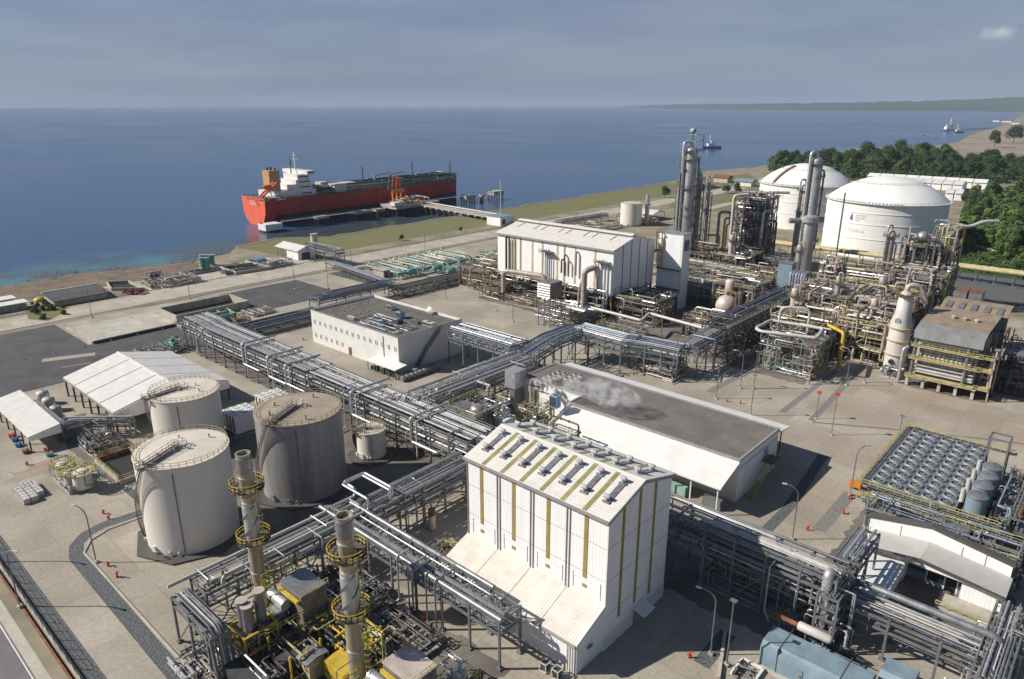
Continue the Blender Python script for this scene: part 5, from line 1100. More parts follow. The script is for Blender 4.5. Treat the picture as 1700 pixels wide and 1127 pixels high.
rack('pipe rack at the right edge with green and brown piping', [(-5, 143), (-5, 174)], 6, 9.5, (2.5, 5), (8, 8, 6), 5, 123, pm=['green_pale', 'steel_brown', 'teal', 'alu_dull', 'rust'], drops=8)
rack('pipe rack at the lower right corner beside the yellow steps', [(-3.5, 98), (-3.5, 118)], 4, 7.5, (2, 4), (8, 6, 6), 5, 124, drops=14)
t = pipe_thing('shiny white pipe bending along the foot of the elevated hall', [A(972, 508, 7)+(7,), A(1065, 532, 7)+(7,), A(1078, 520, 7)+(7,), A(1170, 545, 7)+(7,), A(1175, 556, 7)+(2,)], .55, 'pipe_white', supports=[A(1000, 515, 7)+(6.5,), A(1040, 525, 7)+(6.5,), A(1100, 527, 7)+(6.5,), A(1140, 536, 7)+(6.5,)], name='process_pipe')
t = T('yellow_pipe_bridge', 'long pale yellow pipe on trestles running to the right edge behind the process units', 'pipe bridge', (-120, 390, 0))
for dy, rr, dz in ((0, 1.05, 0), (3.2, .8, .2)): M().tube([(-165, 389+dy, 7+dz), (-36, 389+dy, 7+dz), (-30, 389+dy, 7+dz)], rr, 10).build('pipe', 'yellow_pale', t)
M().tube([(-36, 389, 7.8), (-20, 384, 7.8), (10, 378, 7.8)], 1.1, 10).build('pipe', 'pipe_white', t)
for k in range(20):
    x = -160+k*7.4; me = M()
    for y in (387, 393.5): me.beam((x, y, 0), (x, y, 5.9), .3)
    me.beam((x, 386.5, 5.8), (x, 394, 5.8), .3); me.build('trestle', 'galv', t)
rack('yellow-railed walkway rack in front of the distillation columns', [(-172, 314), (-98, 310)], 5, 7.5, (2.5,), (8, 7), 6, 130, pm=['yellow_pale', 'alu_dull', 'pipe_white', 'steel_brown', 'galv'], postm='module_grey', drops=14)
rack('brownish pipe rack between the walkway rack and the heater', [(-100, 296), (-58, 296)], 7, 9, (2.5, 5), (9, 8, 6), 6, 131, pm=['module_grey', 'vessel_pink', 'alu_dull', 'yellow_pale', 'steel_brown'], postm='module_grey', drops=16)
for i, (x, out, zt, lb) in enumerate(((-196, 1.2, 11.6, 'first'), (-181, 1.5, 11.2, 'second'), (-172, 1.2, 10.8, 'third'), (-141, 1.4, 11.4, 'fourth'), (-118, 1.3, 11.2, 'fifth'))):
    y = 102-4.75; pipe_thing(lb+' silver pipe crossing over the main rack, counted from the left', [(x, 107.5, zt), (x, y-out, zt), (x, y-out, 5.2), (x+9, y-out, 5.2), (x+9, y+1, 5.2)], .32, 'alu', name='process_pipe')
    pipe_thing('thinner pipe beside the '+lb+' silver pipe crossing over the main rack', [(x+1.6, 106, zt-.5), (x+1.6, y-out*.8, zt-.5), (x+1.6, y-out*.8, 1.2)], .2, 'pipe_white', name='process_pipe')
t = T('pad_kerb', 'dark low kerb along two sides of the pale concrete pad', 'kerb', (-268, 93, 0)); M().box(-268.2, -267.2, 77.5, 109, 0, 1.0).build('long_side', 'wall_dark', t); M().box(-295, -268.3, 77.2, 78, 0, .6).build('short_side', 'wall_stained', t)
# ============================================================ COLUMNS AND PROCESS UNITS
def column(label, x, y, r0, r1, zs, h, seed, plats, mt='vessel_steel', side=-1, topcage=True, piper=.45, cat='distillation column', skirtmt=None):
    t = T('process_column', label, cat, (x, y, 0)); r = random.Random(seed)
    M().cyl(x, y, 0, .6, r0+1, 8).build('foundation', 'concrete_pale', t)
    M().lathe(x, y, [(r0, .6), (r0, zs-1.5), (r1, zs+.5), (r1, h-2), (r1*.9, h-1.2), (r1*.6, h-.3), (.05, h)], 28).build('shell', mt, t)
    me = M(); z = 4
    while z < h-2: rr = r0 if z < zs-1.5 else r1; me.lathe(x, y, [(rr*1.02, z), (rr*1.02, z+.25)], 28); z += 4.3
    me.build('shell_band', 'alu' if mt != 'vessel_pink' else 'pipe_pink', t)
    for z in plats:
        rr = r0 if z < zs else r1; a0 = r.uniform(0, 6.28); full = z > h-7
        ringplat(t, x, y, z, rr+.1, 1.5, 'rail_yellow' if r.random() < .4 else 'galv', 'galv', a0 if not full else 0, a0+r.uniform(2.2, 4) if not full else 2*pi, 16)
    P = [(-sin(TH), cos(TH)), (cos(TH), sin(TH))]    # depth and screen-wise directions of the site view
    for k, (off, lo, top, rr) in enumerate(((-1, 2, h+2.2, piper), (1.1, h*.25, h-6, piper*.7), (-1.35, 6, h*.62, piper*.6), (1.35, 3, h*.5, piper*.5))):
        if h < 60 and k > 1 and r1 > 2.3: continue
        d = (r1+.35+rr)*(1 if off > 0 else -1)*max(1, abs(off)*.85); px, py = x+cos(TH)*d+sin(TH)*.9, y+sin(TH)*d-cos(TH)*.9
        pts = [(px, py, lo), (px, py, top), (x, y, top), (x, y, h-1)] if k == 0 else [(px, py, lo), (px, py, top), (x, y, top)]
        M().tube(pts, rr, 8, bend=rr*2.4).build('pipe', 'alu' if k % 2 == 0 else 'alu_dull', t)
        if k < 2:
            me = M()
            for z in range(int(lo)+3, int(min(top, h))-1, 6): me.beam((px, py, z), (x, y, z), .16)
            me.build('pipe_bracket', 'galv', t)
    d = r1+1.7; lx, ly = x-cos(TH)*d*.75+sin(TH)*1.4, y-sin(TH)*d*.75-cos(TH)*1.4
    me = M().ladder(lx, ly, 1, h-2, cos(TH)*.7, sin(TH)*.7)
    for z in range(3, int(h)-3, 2): me.ring(lx, ly, z, .6, .07, .08, 8)
    me.build('caged_ladder', 'galv', t)
    if h > 60:
        for sd in (-1, 1):
            ox, oy = x+cos(TH)*(r1+2.0)*sd, y+sin(TH)*(r1+2.0)*sd; lat = M(); top_ = h*(.93 if sd < 0 else .8)
            cs = [(ox-.7, oy-.7), (ox+.7, oy-.7), (ox+.7, oy+.7), (ox-.7, oy+.7)]
            for q in cs: lat.beam((*q, 0), (*q, top_), .16)
            zz = 1.
            while zz < top_-2.2:
                for a_, b2 in zip(cs, cs[1:]+cs[:1]): lat.beam((*a_, zz), (*b2, zz+2.2), .1); lat.beam((*a_, zz), (*b2, zz), .1)
                if int(zz) % 3 == 0: lat.box(ox-1.1, ox+1.1, oy-1.1, oy+1.1, zz, zz+.08)
                zz += 2.2
            lat.build('side_lattice', 'alu_dull', t)
            for k in range(4): M().tube([(ox+(k-1.5)*.5, oy-1.0, 2+k*3), (ox+(k-1.5)*.5, oy-1.0, top_*(.5+.12*k)), (x, y, top_*(.5+.12*k)+1)], .16+.05*k, 6).build('pipe', ('alu', 'alu_dull', 'pipe_white', 'module_grey')[k], t)
            clutter(t, ox-1.3, ox+1.3, oy-1.3, oy+1.3, 4, top_, 14, r, (.08, .2), ['alu', 'alu_dull', 'yellow_pale', 'module_grey'], vert=1.2)
    if topcage:
        me = M(); c = r1+.9
        for sx in (-c, c):
            for sy in (-c, c): me.beam((x+sx, y+sy, h-3), (x+sx, y+sy, h+5.5), .3)
        for z in (h+2.5, h+5.5):
            for s_ in (-c, c): me.beam((x-c, y+s_, z), (x+c, y+s_, z), .25); me.beam((x+s_, y-c, z), (x+s_, y+c, z), .25)
        me.build('top_frame', 'blue_grey', t); M().sphere(x, y, h+7, 1.5, 12).build('top_vessel', 'green_pale', t); M().cyl(x, y, h-.5, h+6, .35, 8).build('vent_pipe', 'galv', t)
    return t
column('tallest silver column with a green ball in a blue frame on top', -171.3, 318.9, 3.1, 2.9, 20, 61, 1, [10, 14.5, 19, 23.5, 28, 32.5, 37, 41.5, 46, 50.5, 55, 59], topcage=True, piper=.75)
column('slim silver column close behind the tallest one', -177, 340, 1.9, 1.7, 15, 47, 2, [12, 20, 30, 38, 44], topcage=False, piper=.5)
column('very slim column at the right of the pair of silver columns', -172, 341.5, 1.0, .9, 15, 43, 3, [18, 28, 40], topcage=False, piper=.4)
column('tall silver column standing in front of the gap between the two huge white tanks', -121.3, 346.2, 3.4, 2.6, 27, 57, 4, [8, 13, 18, 27, 34, 42, 48, 54], topcage=False, piper=.7)
t = T('column_collar', 'shiny collar duct wrapped round the middle of the column between the huge tanks', 'duct', (-121.3, 346.2, 26)); M().lathe(-121.3, 346.2, [(3.2, 26), (4.3, 27), (4.3, 29.5), (3, 30.5)], 24).build('collar', 'alu', t); M().tube([(-128.5, 339.7, 27.5), (-121.3, 346.2, 27.5), (-116.5, 350.5, 28)], 1.3, 10).build('duct', 'vessel_steel', t)
column('pinkish column half hidden behind the silver column by the left white tank', -133.5, 369, 2.2, 2.2, 10, 42, 5, [28, 39], 'vessel_pink', topcage=False, piper=.5)
column('short pink column in front of the right white tank', -85.1, 346.8, 1.7, 1.7, 6, 27, 6, [10, 24.5], 'vessel_pink', topcage=False, piper=.4)
t = pipe_thing('thin tall pale mast pipe between the columns and the right tank', [(-112, 362, 0), (-112, 362, 40)], .4, 'galv', name='process_pipe')
BM = ['steel_dark', 'module_grey', 'vessel_pink', 'steel_brown', 'alu', 'pipe_pink']
t = module('tall dark exchanger structure between the columns and the left white tank', -158, -143, 343, 360, [6, 12, 18, 24, 30, 35], 210, cl=95, bay=5, frame='steel_dark', pm=['steel_dark', 'module_grey', 'alu_dull', 'pipe_pink', 'alu', 'steel_brown'], ves=9, rad=(.2, .55), railm='module_grey', floors=.7)
pipe_thing('pale pipe arching over the top of the dark exchanger structure', [A(1208,440)+(2,), A(1208,440)+(36,), (-146, 362, 37.5), (-140, 366, 37.5)], .75, 'pipe_white', name='process_pipe')
for i, (u, tv, dx, mt, rr, lb) in enumerate(((1187,352,6,'alu_dull',.75,'grey stepped pipe left of the dark exchanger structure'), (1197,362,8,'yellow_pale',.6,'yellowish tall pipe in front of the dark exchanger structure'), (1201,372,7,'yellow',.45,'bright yellow tall pipe in front of the dark exchanger structure'), (1156,390,11,'pipe_white',.6,'white pipe stepping down beside the tallest column'), (1160,407,8,'alu',.5,'lower white pipe loop beside the tallest column'))):
    x, y = A(u, 436); z = HT(x, y, tv); pipe_thing(lb, [(x, y, 3), (x, y, z), (x+dx*.74, y+dx*.67, z), (x+dx*.74, y+dx*.67, z-(6 if i != 1 else 2))], rr, mt, name='process_pipe')
module('low process deck at the foot of the tallest column', -178, -160, 318, 336, [5, 10], 211, cl=46, pm=BM, ves=4)
module('process deck between the tallest column and the dark structure', -158, -140, 322, 340, [5, 10], 212, cl=50, pm=BM, ves=4, frame='steel_dark')
module('dark compressor deck right of the dark exchanger structure', -140, -126, 335, 352, [4, 8], 213, cl=44, pm=['steel_dark', 'galv', 'blue_paint', 'module_grey'], ves=3, frame='steel_dark', rails=False)
module('pink and grey equipment deck beside the sphere drum', -126, -110, 262, 285, [6, 12], 214, cl=70, pm=['alu', 'vessel_pink', 'module_grey', 'yellow_pale', 'steel_brown'], ves=4)
module('open deck with tangled silver pipes under the sphere drum', -118, -106, 224, 234, [4, 7.5], 215, cl=66, pm=BM, ves=2, rails=True)
x, y = -110, 240; t = T('sphere_drum', 'large pinkish silver round drum above the dark pipe rack', 'vessel', (x, y, 0)); z = HT(x, y, 507)
M().sphere(x, y, z, 4.0, 24).build('shell', 'vessel_pink', t)
for a in range(6): M().beam((x+3.3*cos(a), y+3.3*sin(a), 0), (x+3.3*cos(a), y+3.3*sin(a), z-1.5), .35).build('leg', 'galv', t)
M().tube([(x, y, z+3.8), (x, y, z+5.5), (x+4, y-1, z+5.5), (x+4, y-1, 6)], .5, 8).build('pipe', 'rust', t)
x, y = A(1208, 520); z = HT(x, y, 474); t = T('upper_pot', 'pinkish upright drum above and behind the round silver drum', 'vessel', (x, y, 0)); vessel_v(t, x, y, z-4, z+2.6, 2.0, 'vessel_pink'); M().beam((x-1.5, y, 0), (x-1.5, y, z-3.5), .4).build('leg', 'galv', t); M().beam((x+1.5, y, 0), (x+1.5, y, z-3.5), .4).build('leg', 'galv', t)
x, y = A(1226, 535); z = HT(x, y, 483); t = T('green_pot', 'dull green upright vessel right of the round silver drum', 'vessel', (x, y, 0)); vessel_v(t, x, y, 2, z, 1.7, 'steel_dark')
MMs = ['module_grey', 'vessel_pink', 'alu', 'pipe_pink', 'yellow_pale', 'steel_brown', 'pipe_pink', 'vessel_pink']
module('pale silver pipe structure with big rectangular loops at the centre right', -84, -68, 211, 226, [5, 10], 220, cl=60, pm=['alu', 'pipe_white', 'alu_dull', 'vessel_pink', 'green_pale'], ves=3, floors=.35, rails=False)
pipe_thing('large white rectangular pipe ring on top of the pale pipe structure', [(-86, 211, 13), (-86, 222, 13), (-70, 224, 13), (-68, 213, 13), (-84, 209.5, 12.6), (-86, 211, 12.6)], .5, 'pipe_white', name='process_pipe')
pipe_thing('tall upside-down U pipe behind the white rectangular pipe ring', [(-84, 224, 4), (-84, 224, 17.5), (-76, 228, 17.5), (-76, 228, 5)], .45, 'pipe_white', 2.0, name='process_pipe')
pipe_thing('bright yellow pipe rising then turning left near the two warning lamps mast', [A(1392, 612)+(1.2,), A(1392, 612)+(12,), (-72, 233, 12)], .55, 'yellow', name='process_pipe')
pipe_thing('short yellow post pipe left of the bright yellow pipe', [A(1352, 618)+(.5,), A(1352, 618)+(9,)], .35, 'yellow', name='process_pipe')
x, y = A(1385, 600); t = T('rusty_drum', 'rust-brown ball shaped pot beside the bright yellow pipe', 'vessel', (x, y, 0)); M().sphere(x-1, y+1, 11, 1.3, 14).build('shell', 'rust', t); M().beam((x-1, y+1, 0), (x-1, y+1, 10), .3).build('leg', 'galv', t)
t = T('pipe_gantry', 'bare brown steel gantry standing alone on the concrete at the centre right', 'steel frame', (-69, 207, 0)); me = M()
gx0, gx1, gy0, gy1 = -70.5, -66.5, 207.5, 212.5
for x in (gx0, gx1):
    for y in (gy0, gy1): M().beam((x, y, 0), (x, y, 7.6), .2).build('post', 'steel_brown', t)
for z in (6.2, 7.6):
    for x in (gx0, gx1): M().beam((x, gy0, z), (x, gy1, z), .18).build('beam', 'steel_brown', t)
    for y in (gy0, gy1): M().beam((gx0, y, z), (gx1, y, z), .18).build('beam', 'steel_brown', t)
r = random.Random(5); clutter(t, gx0, gx1, gy0, gy1, 4.5, 8.2, 10, r, (.06, .14), ['steel_brown', 'galv', 'vessel_pink'])
skid('green and yellow valve skid at the foot of the pale pipe structure', -76, -67, 213, 222, 4, 221, cl=26, ves=1, pm=['green_pale', 'yellow', 'orange', 'teal', 'galv'], vm=('green_pale',))
module('process structure with yellow railings behind the pale pipe structure', -90, -72, 232, 252, [6, 11], 222, cl=70, pm=MMs, rad=(.14, .42), ves=4)
module('process structure with yellow stairs left of the big scrubber', -70, -56, 238, 258, [5, 9, 13], 223, cl=60, pm=MMs, rad=(.14, .42), ves=3, frame='yellow_pale')
module('wide process structure full of pink vertical pipes', -92, -74, 256, 278, [6, 11, 15], 224, cl=90, pm=['vessel_pink', 'pipe_pink', 'alu', 'module_grey', 'steel_brown'], ves=4, rad=(.15, .4))
module('process structure right of the pink pipes, below the drum platform', -72, -56, 262, 284, [6, 11, 15], 225, cl=80, pm=MMs, rad=(.14, .42), ves=4)
module('brown and yellow process structure at the back centre', -96, -74, 300, 322, [5, 10, 14], 226, cl=70, pm=MMs, rad=(.14, .42), ves=5, frame='yellow_pale')
module('grey process structure beneath the tall drum platform', -72, -54, 300, 325, [6, 12, 18], 227, cl=90, pm=['module_grey', 'vessel_pink', 'alu', 'steel_brown'], ves=4, rad=(.15, .45))
module('tall tower structure carrying a shiny round drum in front of the right white tank', -74, -60, 318, 334, [9, 17, 26], 228, cl=70, pm=['module_grey', 'vessel_pink', 'alu', 'steel_dark'], ves=2, rad=(.2, .6), frame='steel_dark', floors=.95)
x, y = -67, 324; t = T('platform_drum', 'shiny round drum on the top platform of the tall tower structure', 'vessel', (x, y, 26)); M().sphere(x-1, y, 29, 2.3, 20).build('shell', 'vessel_steel', t); M().box(x-2.2, x+.2, y-1, y+1, 26.06, 27.1).build('saddle', 'galv', t)
module('upper level frame right of the shiny round drum', -64, -56, 322, 334, [26, 33], 229, cl=30, pm=['vessel_pink', 'alu', 'yellow_pale'], ves=1, frame='module_grey', rad=(.15, .35), stairs=False)
pipe_thing('pale pipe sticking out to the right from the top of the drum platform', [(-62, 326, 33.5), (-54, 334, 33.5), (-50, 338, 35.5), (-46, 342, 35.5)], .7, 'pipe_white', name='process_pipe')
pipe_thing('short pink vent standing at the left of the shiny round drum', [(-72, 320, 26), (-72, 320, 33)], .3, 'vessel_pink', name='process_pipe')
for i, (x, y, r_, h_, mt, lb) in enumerate(((-88, 246, 1.2, 19, 'vessel_pink', 'tall pink upright vessel at the left of the yellow-railed structure'), (-79, 262, .9, 22, 'vessel_steel', 'slim silver upright vessel amid the pink vertical pipes'), (-64, 254, 1.1, 18, 'vessel_pink', 'pink upright vessel left of the big bottle-shaped scrubber'), (-68, 276, 1.4, 21, 'vessel_steel', 'thick silver upright vessel in front of the drum platform'), (-90, 290, 1.0, 20, 'vessel_pale', 'pale upright vessel behind the pink vertical pipes'), (-112, 312, 1.3, 22, 'vessel_steel', 'silver upright vessel in front of the walkway rack'), (-150, 326, 1.2, 20, 'vessel_pink', 'pink upright vessel at the foot of the tallest column'))):
    t = T('upright_vessel', lb, 'vessel', (x, y, 0)); M().cyl(x, y, 0, 1.2, r_*.9, 12).build('skirt', 'module_grey', t); vessel_v(t, x, y, 1.2, h_, r_, mt); ringplat(t, x, y, h_-2.5, r_, 1.0, 'rail_yellow', 'galv', n=12); M().tube([(x+r_+.5, y, 2), (x+r_+.5, y, h_+1.2), (x, y, h_+1.2), (x, y, h_-.3)], .28, 8).build('pipe', 'pipe_pink', t)
module('tall narrow grey frame rising behind the pink vertical pipes', -92, -85, 280, 288, [7, 14, 21], 234, cl=60, pm=['vessel_pink', 'alu', 'module_grey', 'pipe_pink'], ves=2, rad=(.15, .45))
module('tall narrow frame with pale pipes beside the rust-topped boxes', -62, -55, 286, 294, [7, 14, 20], 235, cl=60, pm=['vessel_pink', 'alu', 'module_grey', 'pipe_white'], ves=2, rad=(.15, .45))
for i in range(2):
    x, y = A(1366+i*13, 500); zt = HT(x, y, 449); t = T('silo_pot', ('left', 'right')[i]+' one of the two pink hopper pots on legs in front of the tank farm', 'vessel', (x, y, 0)); M().lathe(x, y, [(.4, zt-5), (1.9, zt-2.5), (1.9, zt-.4), (.3, zt)], 16).build('shell', 'vessel_pink', t)
    for a in range(4): M().beam((x+1.7*cos(a*pi/2), y+1.7*sin(a*pi/2), 0), (x+1.7*cos(a*pi/2), y+1.7*sin(a*pi/2), zt-1.5), .22).build('leg', 'vessel_pink', t)
x, y = A(1405, 490); zt = HT(x, y, 449); t = T('blue_scaffold', 'bright blue sheeted equipment deck right of the two hopper pots', 'equipment deck', (x, y, 0))
M().box(x-2.6, x+2.6, y-2.6, y+2.6, zt-2.4, zt-1).build('sheeting', 'blue_paint', t); M().box(x-2, x+2, y-2.2, y+2.2, zt-9, zt-7.2).build('lower_sheeting', 'blue_paint', t); M().box(x-3.2, x-2.3, y-3, y-1, zt-6, zt-3).build('red_panel', 'red', t)
for a in (-2.3, 2.3):
    for c in (-2.3, 2.3): M().beam((x+a, y+c, 0), (x+a, y+c, zt), .25).build('post', 'blue_grey', t)
t = T('column_box', 'tall pale green-grey box duct at the right end of the dark rack', 'duct', (-104.5, 283, 0)); M().box(-108.5, -103, 281, 286, 0, 19.5).build('duct', 'blue_grey', t); M().box(-108.8, -102.7, 280.8, 286.2, 19.5, 19.8).build('lid', 'galv', t)
t = T('riser_bundle', 'bundle of white riser pipes bending over beside the pale box duct', 'pipes', (-99, 280, 0))
for k in range(6): M().tube([(-101.5+k*1.1, 276.5, 6), (-101.5+k*1.1, 276.5, 17.2), (-101.5+k*1.1, 283, 17.2), (-101.5+k*1.1, 283, 12)], .42, 8).build('pipe', 'pipe_blue' if k % 2 else 'alu', t)
# scrubber
x, y = -51.5, 238.2; t = T('scrubber_vessel', 'large pinkish white bottle-shaped vessel with rings left of the heater', 'scrubber', (x, y, 0))
M().lathe(x, y, [(3.1, 1.2), (3.1, 15.5), (2.2, 19), (2.0, 24.5), (1.2, 25.5), (.05, 25.8)], 28).build('shell', 'vessel_pale', t)
me = M()
for z in (5.5, 10, 14): me.ring(x, y, z, 3.1, .45, .3, 28)
me.build('stiffener_ring', 'yellow_pale', t); M().cyl(x, y, 0, 1.2, 3.4, 8).build('foundation', 'concrete_pale', t)
an = radians(-95); M().tube([(x+2.9*cos(an), y+2.9*sin(an), 3.4), (x+3.35*cos(an), y+3.35*sin(an), 3.4)], .85, 14).build('manhole', 'black', t); an = radians(-100); M().tube([(x+2.5*cos(an), y+2.5*sin(an), 16.6), (x+3.0*cos(an), y+3.0*sin(an), 16.6)], .9, 14).build('manhole', 'blue_grey', t)
ringplat(t, x, y, 24.8, 2.1, 1.2); r = random.Random(6); clutter(t, x-5, x-3.2, y-1, y+3, 1, 20, 12, r, (.08, .2), ['rail_yellow', 'yellow_pale', 'galv', 'green_pale'])
M().tube([(x, y, 25), (x, y, 27.5), (x+3, y+2, 27.5), (x+5, y+3, 22)], .8, 10).build('pipe', 'vessel_pink', t)
skid('low manifold at the foot of the pinkish white bottle-shaped vessel', -53, -47.5, 229, 235, 2.6, 230, cl=22, ves=0, pm=['galv', 'steel_brown', 'alu'])
# heater
t = T('fired_heater', 'big heater block with a brown ridged roof, yellow walkways and stacked white headers', 'heater', (-36, 238, 0)); x0, x1, y0, y1 = -45.2, -27.6, 227.5, 250.
M().box(x0+1.5, x1-1, y0+2.5, y1, 3, 15.2).build('furnace_box', 'heater_clad', t); M().box(x0+1.9, x1-3.8, y0+2.3, y0+2.49, 4.6, 14).build('front_panel', 'pipe_white', t)
M().profile([(y0-.8, 14.9), (y0-.6, 17.4), (y0+4.2, 18.6), (y1, 19.6), (y1, 19.3), (y0+4.2, 18.3), (y0-.4, 17.1), (y0-.6, 14.9)], 'x', x0, x1).build('hood', 'heater_clad', t)
M().profile([(y0+4.4, 18.66), (y1, 19.62), (y1, 19.75), (y0+4.4, 18.8)], 'x', x0, x1).build('roof', 'heater_roof', t)
M().box(x0+1, x1+1, y1+6, y1+6.6, 8, 21).build('back_wall', 'heater_clad', t); M().profile([(y1+.1, 19.6), (y1+6, 21.2), (y1+9.5, 21.2), (y1+9.5, 20.9), (y1+6, 20.9), (y1+.1, 19.3)], 'x', x0+1, x1+1.5).build('rear_roof', 'heater_roof', t)
for k in range(5): xx = x0+2.2+k*3.4; M().profile([(y1+.6, 19.95), (y1+4.6, 20.98), (y1+4.6, 21.06), (y1+.6, 20.05)], 'x', xx, xx+1.7).build('skylight', 'alu_dull', t)
for k in range(3): xx = x0+7+k*3; M().lathe(xx, y0+12.5, [(.5, 0), (.5, .5), (.75, .55), (.75, .85), (.1, 1.1)], 12, 19.1).build('roof_vent', 'vessel_pink', t)
for i in range(5):
    xx = x0+.3+i*4.25
    for yy in (y0-.4, y0+8, y1): M().box(xx-.4, xx+.4, yy-.4, yy+.4, 0, 3.2 if yy < y0 else 14.5).build('leg', 'vessel_pink', t)
for z, w_ in ((3.2, 2.4), (8.6, 1.6), (12.4, 1.4)):
    me = M().box(x0-.3, x1+.4, y0-w_+.6, y0+2.5, z-.15, z); wk = me.build('walkway', 'yellow_pale', t); me = M().rail([(x0-.3, y0-w_+.6, z), (x1+.4, y0-w_+.6, z)], 1.1, 1.5, .05); sub('railing', 'rail_yellow', wk, me)
    wk = M().box(x1-.6, x1+3.2, y0-.5, y0+8, z-.15, z).build('walkway', 'yellow_pale', t); sub('railing', 'rail_yellow', wk, M().rail([(x1-.6, y0-.5, z), (x1+3.2, y0-.5, z), (x1+3.2, y0+8, z)], 1.1, 1.5, .05))
for z, rr in ((5.2, .45), (6.4, .25), (13.8, .35), (14.4, .2), (4.4, .25)): M().tube([(x0+.4, y0+.9, z), (x1-1.2, y0+.9, z)], rr, 9).build('header', 'alu' if rr > .3 else 'pipe_white', t)
for k in range(13): xx = x0+2.5+k*1.15; M().tube([(xx, y0+1.6, 4.4), (xx, y0+1.6, 13.6)], .16, 6).build('tube', 'alu' if k % 3 else 'pipe_blue', t)
for z in (9.2, 10.1, 11.0, 7.4, 11.8): M().tube([(x0+2, y0+1.9, z), (x1-2, y0+1.9, z)], .2, 6).build('header', 'alu', t)
for xx in (x0+.7, x1-3.4): M().tube([(xx, y0+.2, 3.4), (xx, y0+.2, 14.9)], .42, 10).build('riser', 'alu_dull', t)
M().tube([(x0-2, y0-1, .5), (x0-2, y0-1, 11), (x0-1, y0, 11.6)], .42, 10).build('riser', 'alu', t)
for yy in (y0, y0+8, y1+6): M().beam((x1+3.2, yy, 0), (x1+3.2, yy, 15), .35).build('leg', 'vessel_pink', t)
r = random.Random(7); clutter(t, x1, x1+3, y0+2, y1, 3, 17, 26, r, (.1, .3), ['steel_brown', 'alu_dull', 'steel_dark', 'vessel_pink'])
for k in range(2):
    t = T('rust_topped_box', ('left', 'right')[k]+' of the two rust-topped boxes behind the heater roof', 'equipment box', (-43+k*4.3, 277, 0))
    M().box(-45+k*4.3, -41.3+k*4.3, 274, 280, 14, 20.3).build('casing', 'alu_dull', t); M().box(-45.1+k*4.3, -41.2+k*4.3, 273.9, 280.1, 20.3, 20.5).build('lid', 'rust', t)
    for x in (-44.8+k*4.3, -41.5+k*4.3):
        for y in (274.2, 279.8): M().beam((x, y, 0), (x, y, 14), .3).build('leg', 'module_grey', t)
module('dark equipment frame on the shaded right side of the heater', -24, -14, 238, 256, [6, 12], 231, cl=36, frame='steel_dark', pm=['steel_dark', 'module_grey', 'steel_brown'], ves=2, rails=False)

# ============================================================ RIGHT FOREGROUND
t = T('fan_cooler', 'big raised cooler deck with a grid of round fans and yellow railings', 'air cooler', (-23, 158, 0)); x0, x1, y0, y1, z = -31.6, -16.2, 142., 174.6, 8.
M().box(x0, x1, y0, y1, z-1.6, z).build('plenum', 'alu_dull', t)
fan = None
for i in range(5):
    for j in range(11):
        x = x0+1.6+i*3.0; y = y0+1.5+j*2.96
        if fan is None:
            me = M(); n = 18; vs = []; fs = []
            for rr, zz in ((1.3, 0), (1.15, .4), (1.05, .4), (1.05, .1)):
                for k in range(n): vs.append((x+rr*cos(2*pi*k/n), y+rr*sin(2*pi*k/n), z+zz))
            for a in range(3):
                for k in range(n): fs.append((a*n+k, a*n+(k+1) % n, (a+1)*n+(k+1) % n, (a+1)*n+k))
            me.add(vs, fs); f0 = me.build('fan_ring', 'fan_grey', t)
            me = M().cyl(x, y, z+.02, z+.06, 1.0, 14); d0 = sub('fan_opening', 'steel_dark', f0, me)
            me = M().cyl(x, y, z+.15, z+.3, .22, 8)
            for k in range(5): a = 2*pi*k/5; me.beam((x, y, z+.2), (x+.92*cos(a), y+.92*sin(a), z+.18), .2, .04)
            b0 = sub('fan_blades', 'fan_grey', f0, me); fx, fy = x, y; fan = True
        else:
            c = f0.copy(); COL.objects.link(c); c.parent = t; c.location = (x-fx, y-fy, 0)
            for q in (d0, b0): e = q.copy(); COL.objects.link(e); e.parent = c
for i in range(4):
    for y in (y0+.4, (y0+y1)/2, y1-.4): x = x0+.4+i*(x1-x0-.8)/3; M().beam((x, y, 0), (x, y, z-1.6), .35).build('leg', 'galv', t)
for (yy, zz, xa, xb) in ((y0-1.2, z, x0-.8, x1+7), (y1+1.0, z, x0-.8, x1+5), (y0-2.6, 5.6, x0-.8, x1+7)):
    w_ = M().box(xa, xb, yy-.6, yy+.6, zz-.12, zz).build('walkway', 'galv', t); me = M().rail([(xa, yy-.6, zz), (xb, yy-.6, zz)], 1.15, 1.5, .06); me.rail([(xa, yy+.6, zz), (xb, yy+.6, zz)], 1.15, 1.5, .06) if zz < 7 else None; sub('railing', 'rail_yellow', w_, me)
w_ = M().box(x0-1.3, x0-.02, y0-1.2, y1+1, z-.12, z).build('walkway', 'galv', t); sub('railing', 'rail_yellow', w_, M().rail([(x0-1.3, y0-1.2, z), (x0-1.3, y1+1, z)], 1.15, 1.8, .06))
r = random.Random(15); clutter(t, x0, x1+6, y0-3, y0-1, 4, 7, 40, r, (.05, .14), ['alu', 'galv', 'alu_dull']); clutter(t, x0+2, x1+6, y0-2.5, y0, 1, 6, 24, r, (.1, .25), ['alu_dull', 'alu', 'pipe_blue'])
